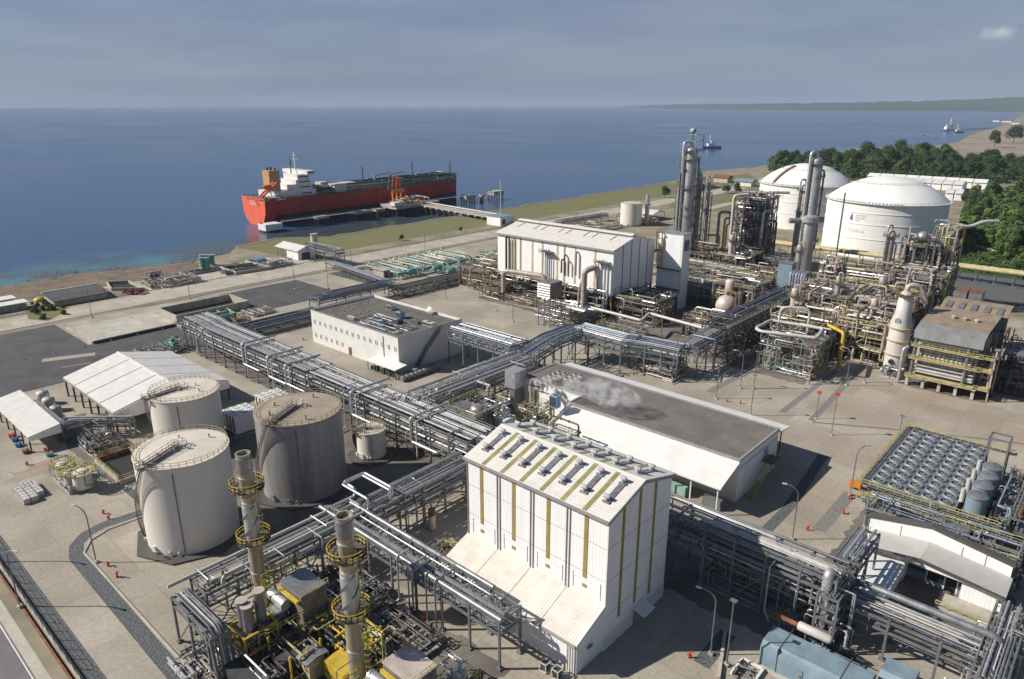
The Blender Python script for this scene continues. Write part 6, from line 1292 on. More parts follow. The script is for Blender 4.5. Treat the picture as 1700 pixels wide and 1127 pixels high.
for k, (y, lb) in enumerate(((145.6, 'nearest'), (150.6, 'second'), (155.6, 'third'), (160.6, 'farthest'))):
    x = -13.6; t = T('cylinder_drum', lb+' of the four grey upright drums in a row beside the fan deck', 'vessel', (x, y, 0)); M().cyl(x, y, 7.2, 10.2, 1.75, 24).build('shell', 'blue_grey', t); M().lathe(x, y, [(1.85, 10.2), (1.85, 10.45), (1.2, 10.9), (.1, 11.1)], 24).build('lid', 'alu_dull', t)
    M().cyl(x-2.4, y+.4, 8, 10.8, .42, 12).build('side_pot', 'pipe_white', t); M().box(x-1.9, x+1.9, y-1.9, y+1.9, 6.9, 7.2).build('base_deck', 'galv', t)
    for a in (-1.6, 1.6):
        for c in (-1.6, 1.6): M().beam((x+a, y+c, 0), (x+a, y+c, 7), .25).build('leg', 'galv', t)
t = T('portal_frame', 'light grey portal frame at the far corner of the fan deck', 'steel frame', (-14, 172, 0)); me = M()
for x in (-16, -12.4):
    for y in (168, 171.5): M().beam((x, y, 0), (x, y, 13.5), .3).build('post', 'galv', t)
for y in (168, 171.5): M().beam((-16, y, 13.4), (-12.4, y, 13.4), .3).build('beam', 'galv', t)
for x in (-16, -12.4): M().beam((x, 168, 13.4), (x, 171.5, 13.4), .3).build('beam', 'galv', t)
module('shadowed steelwork with blue and brown tints right of the four drums', -11, -8.4, 141, 168, [4.5, 7], 232, cl=50, frame='blue_grey', pm=['steel_brown', 'steel_dark', 'blue_grey', 'alu_dull', 'green_pale'], ves=2, floors=.5, railm='steel_brown')
module('tall thin brown frame at the right edge of the picture', 3, 9, 150, 172, [6, 12], 233, cl=24, frame='steel_brown', pm=['steel_brown', 'green_pale', 'teal', 'alu_dull'], ves=1, floors=.3)
t = T('low_roof_building', 'white building with a grey low-pitched roof and a dark recessed entrance, bottom right', 'industrial building', (-15, 125, 0)); 
x0, x1 = -27.4, -5.2; xm = -17.6
M().profile([(x0, 0), (x1, 0), (x1, 7.1), (xm, 9.0), (x0, 7.1)], 'y', 130.05, 131.2).build('tall_wall', 'white_clad', t)
for xa, xb, za, zb in ((x0-.3, xm, 7.05, 9.0), (xm, x1+.3, 9.0, 7.05)): M().profile([(xa, za+.02), (xb, zb+.02), (xb, zb+.5), (xa, za+.5)], 'y', 129.9, 131.5).build('tall_roof_edge', 'trim_dark', t)
for x in (-22.2, -12.5, -9): M().box(x-.04, x+.04, 129.96, 130.04, 5.5, 7.6).build('wall_seam', 'trim_grey', t)
x0, x1, xm = -26.2, -5.2, -17.4
M().profile([(x0, 0), (-19.6, 0), (-19.6, 4.6), (x0, 4.6)], 'y', 124.6, 130.0).build('wall', 'white_clad', t); M().profile([(-11.0, 0), (x1, 0), (x1, 4.6), (-11.0, 4.6)], 'y', 124.6, 130.0).build('wall', 'white_clad', t)
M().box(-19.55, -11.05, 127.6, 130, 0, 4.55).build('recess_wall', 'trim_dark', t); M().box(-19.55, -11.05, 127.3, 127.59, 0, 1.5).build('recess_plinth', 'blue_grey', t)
me = M().profile([(x0, 4.61), (x1, 4.61), (x1, 5.0), (xm, 6.25), (x0, 5.0)], 'y', 123.9, 130.0).build('gable_band', 'white_clad', t)
for xa, xb, za, zb in ((x0-.4, xm, 4.95, 6.3), (xm, x1+.4, 6.3, 4.95)):
    M().profile([(xa, za+.02), (xb, zb+.02), (xb, zb+.2), (xa, za+.2)], 'y', 123.3, 129.85).build('roof', 'grey_roof_sheet', t); M().profile([(xa, za-.15), (xb, zb-.15), (xb, zb+.22), (xa, za+.22)], 'y', 123.1, 123.28).build('roof_edge', 'trim_dark', t)
d_ = M().box(-13.6, -11.9, 127.2, 127.28, 0, 3.1).build('door', 'dark_glass', t); sub('frame', 'white_roof', d_, M().box(-13.85, -13.6, 127.15, 127.3, 0, 3.3).box(-11.9, -11.65, 127.15, 127.3, 0, 3.3).box(-13.6, -11.9, 127.15, 127.3, 3.1, 3.3))
d_ = M().box(-16.4, -14.6, 127.2, 127.28, .8, 3.1).build('window', 'dark_glass', t); sub('frame', 'white_roof', d_, M().box(-16.65, -16.4, 127.15, 127.3, .1, 3.3).box(-16.4, -14.6, 127.15, 127.3, 3.1, 3.3))
t2 = M().box(-13.5, -4, 119.6, 124.5, 0, 1.1).build('porch', 'concrete_pale', t); sub('railing', 'rail_yellow', t2, M().rail([(-13.5, 119.8, 1.1), (-4, 119.8, 1.1)], 1.1, 1.8, .06))
t = T('entry_canopy', 'white flat canopy on posts left of the recessed entrance, half in blue shade', 'canopy', (-22, 117, 0)); M().box(-24.8, -19.3, 110.6, 123.0, 4.1, 4.4).build('roof', 'white_roof', t); M().box(-19.42, -19.3, 110.6, 123.0, 2.6, 4.1).build('side_panel', 'white_clad', t)
for x in (-24.6, -19.5):
    for y in (110.9, 116.8, 122.7): M().beam((x, y, 0), (x, y, 4.1), .18).build('post', 'galv', t)
t = T('escape_stair', 'yellow and grey stair at the bottom right edge of the picture', 'stair', (-2.5, 113, 0)); me = M()
for s_ in (0, 1.3):
    me.beam((-3.4+s_, 118, 5), (-3.4+s_, 108.5, .3), .12, .3); me.beam((-3.4+s_, 118, 6), (-3.4+s_, 108.5, 1.3), .08)
for k in range(18): f = k/18; me.box(-3.4, -2.1, 118-9.5*f, 118.3-9.5*f, 5-4.7*f, 5.05-4.7*f)
me.build('flight', 'rail_yellow', t); M().rail([(-3.4, 118, 5), (1, 118, 5), (1, 121, 5)]).box(-3.4, 1, 118, 121, 4.9, 5).build('landing', 'rail_yellow', t)
for x in (-3.4, 1): M().beam((x, 118.2, 0), (x, 118.2, 5), .16).build('post', 'galv', t)
module('long yellow-railed platform between the low roofed building and the fan deck', -28.5, -5, 132.2, 139.6, [4.2, 6.8], 260, cl=60, bay=4.2, frame='galv', pm=['alu', 'galv', 'alu_dull', 'pipe_blue'], ves=0, floors=.35, stairs=False, rad=(.06, .16))
# blue-grey generator housings
t = T('generator_housing', 'long blue-grey steel housing with slanted upper edges at the bottom right', 'generator housing', (-23, 92, 0))
M().profile([(88.9, .2), (94.6, .2), (94.6, 3.2), (93.6, 4.1), (89.6, 4.1), (88.9, 3.2)], 'x', -30.2, -15.6).build('housing', 'blue_grey', t)
for x in (-27.6, -19): M().box(x-.06, x+.06, 88.84, 94.66, .2, 4.16).build('seam', 'trim_dark', t)
for x in (-25, -22): M().box(x, x+1.2, 88.8, 88.88, .5, 2.7).build('door', 'blue_grey', t); M().box(x+.9, x+1.05, 88.74, 88.8, 1.4, 1.7).build('handle', 'black', t)
M().box(-30.6, -15, 88.2, 95.2, 0, .2).build('foundation', 'concrete_pale', t)
t = T('silencer_pipe', 'rusty and white horizontal silencer lying along the blue-grey housing', 'exhaust silencer', (-28, 95.5, 0)); M().lathe(-27.2, 95.4, [(.62, 0), (.72, .2), (.72, 4.6), (.5, 4.9)], 16, 4.7, 'x').build('silencer', 'pipe_white', t); M().lathe(-31.4, 95.4, [(.38, 0), (.4, 4.2)], 14, 4.7, 'x').build('inlet_pipe', 'rust', t)
for x in (-30, -26, -23.4): M().beam((x, 95.4, 0), (x, 95.4, 4.2), .2).build('support', 'galv', t)
t = T('generator_housing', 'smaller blue-grey steel box right of the long housing', 'generator housing', (-12.5, 98.5, 0)); M().profile([(94.8, .2), (99.6, .2), (99.6, 3.0), (98.8, 3.7), (95.6, 3.7), (94.8, 3)], 'x', -15.4, -11.2).build('housing', 'blue_grey', t); M().box(-15.7, -10.9, 94.4, 100, 0, .2).build('foundation', 'concrete_pale', t)
t = T('trench_cover', 'white-edged open trench frame in the bottom centre right', 'frame', (-29, 81, 0)); me = M()
x, y = A(1240, 1118)
for dx in (-1.6, 1.6): me.beam((x+dx, y-2, .4), (x+dx, y+2, .4), .35)
me.beam((x-1.6, y+2, .4), (x+1.6, y+2, .4), .35); me.build('frame', 'white_roof', t); clutter(t, x-1.4, x+1.4, y-2, y+1.8, .2, .9, 8, random.Random(3), (.06, .12), ['galv'])
M().beam((-37, 92, .3), (-33.2, 82, .3), .5, .6).build('kerb_wall', 'concrete_pale', None); o = bpy.data.objects['kerb_wall']; tag(o, 'low pale kerb wall near the lamps at the bottom centre', 'kerb wall')
skid('low pipes and wheel-like valve by the edge of the bottom right shadow', -27, -18, 96.5, 99.5, 2, 240, cl=16, ves=0, pm=['steel_dark', 'galv'], base='concrete')
skid('shadowed pipe clutter beneath the rack right of the striped hall', -46, -28, 100, 106, 7, 241, cl=40, ves=0, pm=['galv', 'alu_dull', 'steel_dark'], base='concrete')
# steam equipment between rack and gravel roof
module('yellow-railed steam unit beside the gravel roof where the steam leaves', -108, -102, 122, 129, [4, 8], 250, cl=50, pm=['alu', 'galv', 'yellow_pale', 'steel_brown', 'vessel_pink'], frame='yellow_pale', ves=3, stairs=False)
t = T('boiler_drum', 'white ribbed horizontal boiler just behind the left end of the striped hall', 'boiler', (-101, 115, 0)); 
M().lathe(-100, 118, [(.1, -4), (1.7, -3.6), (1.9, -3), (1.9, 3), (1.7, 3.6), (.1, 4)], 20, 4.2, 'x').build('shell', 'pipe_white', t)
for k in range(6): M().lathe(-100, 118, [(2.0, -2.6+k*1.0), (2.0, -2.4+k*1.0)], 20, 4.2, 'x').build('rib', 'alu', t)
M().box(-109.6, -106.2, 115.2, 119.4, .3, 7.4).build('boiler_house', 'white_roof', t); M().cyl(-108, 117, 7.4, 10.5, .6, 14).build('flue', 'alu', t)
x, y = A(748, 706); x, y = -112, 112; t = T('upright_vessel', 'dull steel upright drum on a frame left of the white boiler', 'vessel', (x, y, 0)); vessel_v(t, x, y, 4, 11, 1.9, 'vessel_steel'); 
for a in (-1.6, 1.6):
    for c in (-1.6, 1.6): M().beam((x+a, y+c, 0), (x+a, y+c, 5), .25).build('leg', 'galv', t)
module('pipe-filled steel frame left of the white boiler', -121, -110, 109, 121, [4.5, 9], 251, cl=60, pm=['alu', 'alu_dull', 'galv', 'vessel_pink'], ves=2, floors=.4)
module('yellow-railed deck behind the left roof edge of the striped hall', -96, -86, 108, 118, [5, 9], 252, cl=40, pm=['alu', 'galv', 'steel_brown'], ves=1)
t = T('steam_vent', 'short pink vent pipe from which the steam blows', 'vent pipe', (-106, 134, 0)); x, y = A(882, 645, 11); M().tube([(x, y, 4), (x, y, 13.4)], .45, 12).build('pipe', 'pipe_pink', t); M().ring(x, y, 12.2, .45, .25, .2, 12).build('flange', 'rust', t)
VX, VY = x, y
t = T('duct_cube', 'shiny cubic duct box at the end of the crossing pipes', 'duct', (-117, 131, 0)); M().box(-121, -117.4, 131.5, 136, 7.5, 12.2).build('duct', 'alu', t); M().box(-120.6, -118, 132, 135.4, 0, 7.5).build('duct_leg', 'galv', t)
# ============================================================ SHIP AND JETTY
t = T('tanker_ship', 'red tanker moored at the jetty with white bridge and tan funnel at its stern', 'ship', (-479, 350, -4))
YS, YB, XC, HB = 254., 457., -479., 17.; st = []
def sec(y, hw, zd, flare=1., zb=-9):
    if y == YS: return [(XC-hw*.35, y, -4.6), (XC-hw*.72, y, -1.2), (XC-hw*.93, y, 5), (XC-hw, y, zd), (XC+hw, y, zd), (XC+hw*.93, y, 5), (XC+hw*.72, y, -1.2), (XC+hw*.35, y, -4.6)]
    return [(XC-hw*.2, y, zb), (XC-hw*flare*.9, y, -5), (XC-hw*(flare*.5+.5), y, 4), (XC-hw, y, zd), (XC+hw, y, zd), (XC+hw*(flare*.5+.5), y, 4), (XC+hw*flare*.9, y, -5), (XC+hw*.2, y, zb)]
S_ = [sec(YS, HB*.97, 16.2, .55, -4.5), sec(YS+8, HB, 15.8, .8), sec(YS+22, HB, 15.4, 1), sec(YS+60, HB, 15, 1), sec(YS+120, HB, 15, 1), sec(YS+160, HB, 15.4, .98), sec(YS+178, HB*.86, 16.6, .75), sec(YS+190, HB*.62, 17.8, .45), sec(YS+199, HB*.32, 18.8, .2), sec(YB, .6, 19.4, .1)]
vs = [p for s_ in S_ for p in s_]; fs = [(i*8+k, (i+1)*8+k, (i+1)*8+(k+1) % 8, i*8+(k+1) % 8) for i in range(9) for k in range(8) if k != 3]; fs += [tuple(9*8+k for k in range(8))]
hull = fixn(M().add(vs, fs).build('hull', 'hull_red', t, 50))
bt = []
for q in S_[1:]:
    a_, b2 = q[5], q[6]; f_ = (5.2-a_[2])/(b2[2]-a_[2]) if a_[2] > 5.2 else 0; hx = a_[0]-XC+.06
    bt.append([(XC-hx, q[0][1], 3.6), (XC+hx, q[0][1], 3.6), (XC+(b2[0]-XC)+.3, q[0][1], -5), (XC-(b2[0]-XC)-.3, q[0][1], -5)])
fixn(M().add([p for q in bt for p in q], [(i*4+k, (i+1)*4+k, (i+1)*4+(k+1) % 4, i*4+(k+1) % 4) for i in range(len(bt)-1) for k in (1, 3)]).build('lower_hull_band', 'hull_black', t)); fixn(M().add(S_[0], [tuple(range(8))]).build('transom', 'hull_orange', t))  # black band along the lower hull sides
me = M(); dk = [(s_[3], s_[4]) for s_ in S_]; me.add([p for d in dk for p in ((d[0][0], d[0][1], d[0][2]-.3), (d[1][0], d[1][1], d[1][2]-.3))], [(i*2, i*2+1, i*2+3, i*2+2) for i in range(9)]); me.build('deck', 'deck_green', t)
zD = 15.
for (a, c, w_, z0, z1) in ((266, 299, 13, 15, 19.5), (281, 297, 11.5, 19.5, 23.2), (284, 296.5, 10.5, 23.2, 26.8), (286, 296, 9.5, 26.8, 30.5)): M().box(XC-w_, XC+w_, a, c, z0, z1).build('superstructure', 'white_roof', t)
br = M().box(XC-HB, XC+HB, 290, 296.5, 30.5, 33.2).build('bridge', 'white_roof', t); sub('bridge_windows', 'dark_glass', br, M().box(XC-HB+.5, XC+HB-.5, 296.45, 296.56, 31.5, 32.7).box(XC+HB-.05, XC+HB+.05, 290.5, 296, 31.5, 32.7))
f_ = M().box(XC-4.5, XC+4.5, 266, 274.5, 18.5, 34).build('funnel', 'funnel_tan', t); sub('exhaust', 'black', f_, M().cyl(XC-2, 269, 34, 36, .7, 8).cyl(XC+1, 270, 34, 36.6, .7, 8).cyl(XC+2.5, 272.5, 34, 35.6, .6, 8))
M().beam((XC, 291, 33.2), (XC, 291, 46), .9).beam((XC-4, 291, 41), (XC+4, 291, 41), .4).beam((XC-3, 291, 44), (XC+3, 291, 44), .3).build('mast', 'pipe_white', t); M().beam((XC, 287, 30.5), (XC, 287, 42), .6).build('radar_mast', 'deck_green', t)
lb = M().beam((XC+7, 255, 16.5), (XC+7, 268, 26), 1.1, 1.1).beam((XC+11, 255, 16.5), (XC+11, 268, 26), 1.1, 1.1).build('lifeboat_ramp', 'hull_orange', t); sub('lifeboat', 'hull_orange', lb, M().lathe(XC+9, 262, [(.2, -4.5), (1.5, -3), (1.7, 0), (1.4, 3), (.2, 4.5)], 12, 23.4, 'y'))
r = random.Random(44)
for (x, y, w_, d_, h_) in ((XC+9, 321, 9, 11, 6.5), (XC-5, 316, 8, 7, 7), (XC+7, 332, 11, 9, 6.5)): M().box(x-w_/2, x+w_/2, y-d_/2, y+d_/2, zD, zD+h_).build('deck_house', 'white_roof' if x > XC+4 and y < 320 else 'pipe_white', t)
for y in range(338, 440, 14):
    M().box(XC-HB*.55, XC+HB*.55, y, y+10, zD-.2, zD+1.3).build('hatch_trunk', 'deck_green', t); M().cyl(XC+r.uniform(-5, 5), y+5, zD+1, zD+r.uniform(5, 8), .8, 10).build('tank_dome', 'deck_green', t)
for k in range(7): xx = XC-6+k*2; M().tube([(xx, 303, zD+4+k % 2), (xx, 430, zD+4+k % 2)], .35, 6).build('deck_pipe', ('green_pale', 'deck_green', 'pipe_white')[k % 3], t)
for y in range(306, 432, 9): M().beam((XC-7, y, zD), (XC-7, y, zD+4.6), .3).beam((XC+7, y, zD), (XC+7, y, zD+4.6), .3).beam((XC-7, y, zD+4), (XC+7, y, zD+4), .3).build('pipe_support', 'deck_green', t)
for y, h_ in ((352, 17), (405, 18), (450, 16)): M().beam((XC, y, zD), (XC, y, zD+h_), .8, .8).beam((XC-3, y, zD+h_*.8), (XC+3, y, zD+h_*.8), .35).build('mast', 'deck_green', t)
for y in (362, 378): M().beam((XC+3, y, zD+9), (XC+3, y+16, zD+10.5), .8).beam((XC+3, y, zD), (XC+3, y, zD+9.5), 1.2).build('deck_crane', 'blue_grey', t)
clutter(t, XC-13, XC+13, 300, 445, zD, zD+6, 90, r, (.25, .5), ['deck_green', 'deck_green', 'green_pale', 'steel_dark', 'deck_green', 'pipe_white'])
clutter(t, XC-9, XC+11, 257, 276, zD, zD+6, 16, r, (.2, .4), ['pipe_white', 'deck_green', 'hull_red'])
for k, s_ in enumerate((1.6, 2.2)):
    for i in range(7): M().box(XC-4+i*1.2-.4, XC-4+i*1.2+.35, YS-.12, YS-.04, 12.6-k*1.9, 13.6-k*1.9).build('name_mark', 'white_roof', t) if i % 3 or k else None
M().rail([(s_[4][0]-.3, s_[4][1], s_[4][2]) for s_ in S_], 1.2, 12, .06).build('bulwark_rail', 'deck_green', t)
for z, hx in ((16.6, 13), (20.9, 11.5), (24.6, 10.5), (28.2, 9.5)): M().box(XC+hx-.02, XC+hx+.06, 286.5, 295.5, z, z+.9).build('cabin_windows', 'dark_glass', t)
for k in range(9): y = YS+12+k*21+(k % 3)*3; M().box(XC+HB-.02, XC+HB+.05, y, y+1.2+(k % 2), 6+k % 4, 14.6-(k % 3)).build('rust_streak', 'rust', t) if 12 < y-YS < 150 else None
t.location = Vector((-489, 358, -4))
def dolphin(label, x0, x1, y0, y1, z=2.2, th=1.6, mt='concrete_pale', piles=6, cat='mooring dolphin', extra=None):
    t = T('mooring_dolphin', label, cat, ((x0+x1)/2, (y0+y1)/2, -4)); M().box(x0, x1, y0, y1, z-th, z).build('cap', mt, t)
    for i in range(3):
        for j in range(max(2, piles//3)): M().cyl(x0+1+(x1-x0-2)*i/2, y0+1+(y1-y0-2)*j/max(1, piles//3-1), -9, z-th, .55, 10).build('pile', 'steel_brown', t)
    M().box(x0+1, x0+2.2, y0+1, y0+2.2, z, z+1).build('bollard', 'trim_dark', t); return t
dolphin('white-fronted mooring dolphin under the stern of the ship', -460, -450, 248, 261, 1.6, 4.2, 'white_roof')
dolphin('second dolphin along the ship, small and pale', -459, -451, 290, 300); dolphin('third dolphin along the ship with a sloping fender', -460, -450, 322, 338); dolphin('fourth dolphin right beside the loading platform', -459, -450, 343, 351)
dolphin('first free-standing dolphin beyond the bow of the ship', -462, -454, 444, 456, 3.2, 3); dolphin('tiny pile cluster between the two far dolphins', -460, -456, 466, 469, 2.6, 2.4); dolphin('outermost dolphin beyond the bow', -463, -454, 480, 493, 4, 3.6); dolphin('dolphin beside the bow flank', -462, -454, 392, 412, 2.4, 1.8)
t = T('loading_platform', 'concrete loading platform in the middle of the jetty', 'platform', (-452, 368, -4)); M().box(-460, -440, 354, 392, 2, 4.6).build('deck', 'concrete_pale', t)
for i in range(4):
    for j in range(6): M().cyl(-458+i*5.3, 356+j*6.8, -9, 2, .6, 10).build('pile', 'steel_dark', t)
M().box(-446, -440.5, 353, 360, 4.6, 7.4).build('hut', 'white_roof', t); M().rail([(-460, 354, 4.6), (-440, 354, 4.6), (-440, 392, 4.6)]).build('railing', 'galv', t); clutter(t, -458, -442, 362, 390, 4.8, 9, 30, r, (.15, .4), ['orange', 'steel_brown', 'galv', 'pipe_white'])
for i in range(3):
    y = 364+i*4.2; t = T('marine_loader', ('left', 'middle', 'right')[i]+' orange loading arm folded up beside the ship', 'loading arm', (-456, y, 4.6)); M().beam((-456, y, 4.6), (-456, y, 14), 1.1).build('column', 'orange', t); M().beam((-456, y, 13.5), (-453, y-5, 27), .8).beam((-453, y-5, 27), (-459, y-2, 15), .7).build('arm', 'hull_orange' if i else 'alu_dull', t); M().box(-456.8, -455.2, y-.8, y+3.2, 12.8, 15).build('counterweight', 'orange', t)
t = T('catwalk', 'narrow catwalk linking the dolphins along the ship', 'catwalk', (-452, 300, 2)); M().box(-452, -450.4, 261, 354, 2.2, 2.5).build('deck', 'concrete_pale', t); M().rail([(-452, 261, 2.5), (-452, 354, 2.5)], step=5).rail([(-450.4, 261, 2.5), (-450.4, 354, 2.5)], step=5).build('railing', 'galv', t)
t = T('catwalk', 'thin catwalk running from the platform out to the farthest dolphins', 'catwalk', (-452, 430, 2)); M().box(-455, -453.6, 392, 482, 3.4, 3.7).build('deck', 'concrete_pale', t); M().rail([(-455, 392, 3.7), (-455, 482, 3.7)], step=5).build('railing', 'galv', t)
a_ = Vector((-441, 383)); c_ = Vector(A(822, 372, 3)); c_ = Vector((-338, 372)); d_ = (c_-a_).normalized(); nn = Vector((-d_.y, d_.x))
t = T('jetty_trestle', 'long cream jetty roadway with pipes on pile bents from the shore to the ship', 'jetty', (-390, 378, -4))
q = [a_+nn*4.5, a_-nn*4.5, c_-nn*4.5, c_+nn*4.5]; M().prism([(p.x, p.y) for p in q], 2.6, 3.6).build('deck', 'concrete_pale', t)
L = (c_-a_).length; 
for k in range(14):
    p = a_+d_*(L*k/13); b = M().beam((*(p+nn*5), 2.2), (*(p-nn*5), 2.2), 1.4, .9).build('bent_cap', 'concrete_pale', t); sub('pile', 'steel_brown', b, M().cyl(*(p+nn*3.6), -9, 2, .5, 10).cyl(*(p-nn*3.6), -9, 2, .5, 10))
for o_ in (3.1, 3.9, 4.7): M().tube([(*(a_+nn*o_), 4.4), (*(c_+nn*o_), 4.4)], .32, 7).build('pipe', 'pipe_white', t)
M().rail([(*(a_-nn*4.3), 3.6), (*(c_-nn*4.3), 3.6)], step=4).rail([(*(a_+nn*5.2), 3.6), (*(c_+nn*5.2), 3.6)], step=4).build('railing', 'galv', t)
t = T('jetty_house', 'white flat-roofed house with a tall mast at the shore end of the jetty', 'house', (-338, 366, 0)); M().box(-347, -334, 359, 373, 0, 6).build('wall', 'white_clad', t); M().box(-347.3, -333.7, 358.7, 373.3, 6, 6.3).build('roof', 'blue_grey', t); M().beam((-345, 371, 6), (-345, 371, 30), .35).build('mast', 'pipe_white', t); M().box(-333.98, -333.9, 361, 364, 1, 4.5).build('door', 'trim_dark', t)
skid('pale equipment at the foot of the jetty house', -332, -322, 368, 382, 4, 300, cl=16, ves=1, pumps=1, pm=['pipe_white', 'galv'])
# small craft
def boat(label, x, y, L_, rz, hullm='hull_dark', tug=True):
    t = T('tug_boat' if tug else 'work_boat', label, 'boat', (x, y, -4)); k = L_/30
    P = [(-1, -.32), (-.9, -.45), (.5, -.45), (.85, -.25), (1, 0), (.85, .25), (.5, .45), (-.9, .45), (-1, .32)]
    o = M().prism([(x+px*L_/2, y+py*L_*.62) for px, py in P], -5, -4+3.0*k).build('hull', 'logo_blue', t)
    M().box(x-5*k, x+5*k, y-3.5*k, y+3.5*k, -4+3*k, -4+6.5*k).build('cabin', 'white_roof', t); M().box(x-1*k, x+4*k, y-2.6*k, y+2.6*k, -4+6.5*k, -4+9.6*k).build('wheelhouse', 'white_roof', t); M().box(x+4*k, x+4.1*k, y-2.3*k, y+2.3*k, -4+7.6*k, -4+8.9*k).build('window', 'dark_glass', t)
    M().beam((x-2*k, y, -4+6*k), (x-2*k, y, -4+19*k), .9*k).beam((x-2*k, y-2*k, -4+15*k), (x-2*k, y+2*k, -4+15*k), .5*k).build('mast', 'white_roof', t); M().box(x-5.5*k, x-3.5*k, y-1.2*k, y+1.2*k, -4+6.5*k, -4+9.5*k).build('funnel', 'blue_grey', t)
    t.rotation_euler = (0, 0, rz); return t
x, y = A(1180, 246, -4); boat('small white and dark blue tug on open water beside the tallest column', x, y, 44, TH+.1)
x, y = A(1574, 218, -4); boat('distant work vessel at the far pier off the right shore', x, y, 66, TH+pi, tug=False)
x, y = A(1590, 220, -4); boat('low second vessel moored right beside the distant work vessel', x, y, 40, TH, tug=False)
x, y = A(1532, 224.5, -4); boat('tiny white boat speck on the bay before the right shore', x, y, 12, TH, tug=False)
x0, y0 = A(1592, 216, -4); x1, y1 = A(1650, 213, -4); t = T('far_pier', 'distant thin pier running out from the right shore', 'pier', (x0, y0, -4)); M().beam((x0, y0, 0), (x1, y1, 0), 7, 1.4).build('deck', 'wall_stained', t)
for k in range(12): f = k/11; xx, yy = x0+(x1-x0)*f, y0+(y1-y0)*f; M().beam((xx, yy, -8), (xx, yy, 1.5), 2).build('pile', 'steel_brown', t)
for k, (u, v, w_, lb) in enumerate(((1655,202,14,'left one of the white warehouses on the far right shore'), (1672,203,20,'middle one of the white warehouses on the far right shore'), (1688,206,16,'right one of the white warehouses on the far right shore'))):
    x, y = A(u, v); t = T('far_warehouse', lb, 'warehouse', (x, y, 0)); M().profile([(y-20, 0), (y+20, 0), (y+20, 7), (y, 9), (y-20, 7)], 'x', x-w_, x+w_).build('wall', 'white_roof', t); M().profile([(y-21, 7), (y, 9.2), (y+21, 7), (y, 9.6)], 'x', x-w_-1, x+w_+1).build('roof', 'alu_dull', t)
sheet('field', [A(1586,240), A(1610,225), A(1655,212), A(1700,205), A(1800,210), A(1800,262), A(1640,262), A(1600,252)], .5, 'field')
# ============================================================ COAST
t = T('shore_shed', 'white gabled shed with a striped roof on the shore', 'shed', (-345, 208, 0)); M().profile([(203.8, 0), (214.2, 0), (214.2, 5), (209, 6.8), (203.8, 5)], 'x', -350, -338.8).build('wall', 'white_clad', t)
for ya, yb, za, zb in ((203, 209, 4.8, 6.85), (209, 215, 6.85, 4.8)): M().profile([(ya, za), (yb, zb), (yb, zb+.2), (ya, za+.2)], 'x', -361, -338.2).build('roof', 'white_roof_sheet', t)
for x in (-360, -355):
    for y in (204, 214): M().beam((x, y, 0), (x, y, 4.9), .25).build('post', 'galv', t)
M().box(-338.75, -338.7, 206, 211, 0, 3.6).build('door', 'trim_dark', t)
x, y = -349, 221; t = T('shore_tank', 'slim pale upright tank behind the shore shed', 'tank', (x, y, 0)); M().cyl(x, y, 0, 11, 1.9, 20).build('shell', 'pipe_white', t); M().ring(x, y, 10.6, 1.9, .4, .3, 20).build('rim', 'galv', t)
for i in range(5):
    u = 337+(i % 3)*8; v = 440+(i//3)*5; x, y = A(u, v); t = T('teal_pump_vessel', ('front left', 'front middle', 'front right', 'rear left', 'rear middle')[i]+' teal vessel of the group on the left shore', 'vessel', (x, y, 0)); M().cyl(x, y, .4, 5.2, 1.3, 14).build('shell', 'teal', t); M().cyl(x, y, 5.2, 5.6, 1.5, 14).build('lid', 'green_pale', t); M().box(x-1.6, x+1.6, y-1.6, y+1.6, 0, .4).build('foundation', 'concrete_pale', t)
def basin(label, poly, hh, wall='wall_stained', liquid='black', th=.5, cat='basin'):
    cx, cy = sum(p[0] for p in poly)/len(poly), sum(p[1] for p in poly)/len(poly); t = T('basin', label, cat, (cx, cy, 0))
    for a, c in zip(poly, poly[1:]+poly[:1]): M().beam((*a, hh/2+.01), (*c, hh/2+.01), th, hh).build('wall', wall, t)
    k = .97; M().add([(cx+(x-cx)*k, cy+(y-cy)*k, .06) for x, y in poly], [tuple(range(len(poly)))]).build('liquid', liquid, t); return t
strip('drain', [(-345, 84), (-345, 200)], .8, .013, 'gravel_dark'); strip('shore_path', [(-352, 110), (-351, 200)], 2.2, .015, 'concrete_pale'); strip('drain', [(-308.5, -60), (-308.5, 400)], .9, .013, 'gravel_dark'); strip('drain', [(-304.5, 110), (-304.5, 330)], 1.2, .014, 'gravel_dark')
strip('rear_kerb', [(-262, 178), (-262, 262)], .5, .03, 'concrete_pale'); strip('yard_scuff', [(-262, 60), (-256, 74)], 3.5, .013, 'concrete_dirty'); strip('yard_scuff', [(-250, 62), (-248, 70)], 1.6, .013, 'asphalt_road')
skid('grey valve trench with low pipes along the shore path', -352, -347, 146, 176, 1.4, 318, cl=40, ves=0, pumps=6, pm=['galv', 'pipe_white', 'steel_dark'], base='concrete')
skid('brown shrubby pipe yard behind the green-rimmed basin', -345, -333, 124, 128, 2.2, 319, cl=26, ves=0, pumps=2, pm=['yellow_pale', 'steel_brown', 'vessel_pink'])
skid('dark trench with pipes between the shallow basins and the shore road', -341, -333, 160, 182, 1.6, 320, cl=44, ves=1, pumps=4, pm=['galv', 'pipe_white', 'steel_dark', 'steel_brown'], base='concrete')
skid('low pale pipes beside the long basin near the pad', -269, -262, 106, 118, 1.6, 321, cl=30, ves=0, pumps=3, pm=['galv', 'pipe_white', 'alu'], base='concrete')
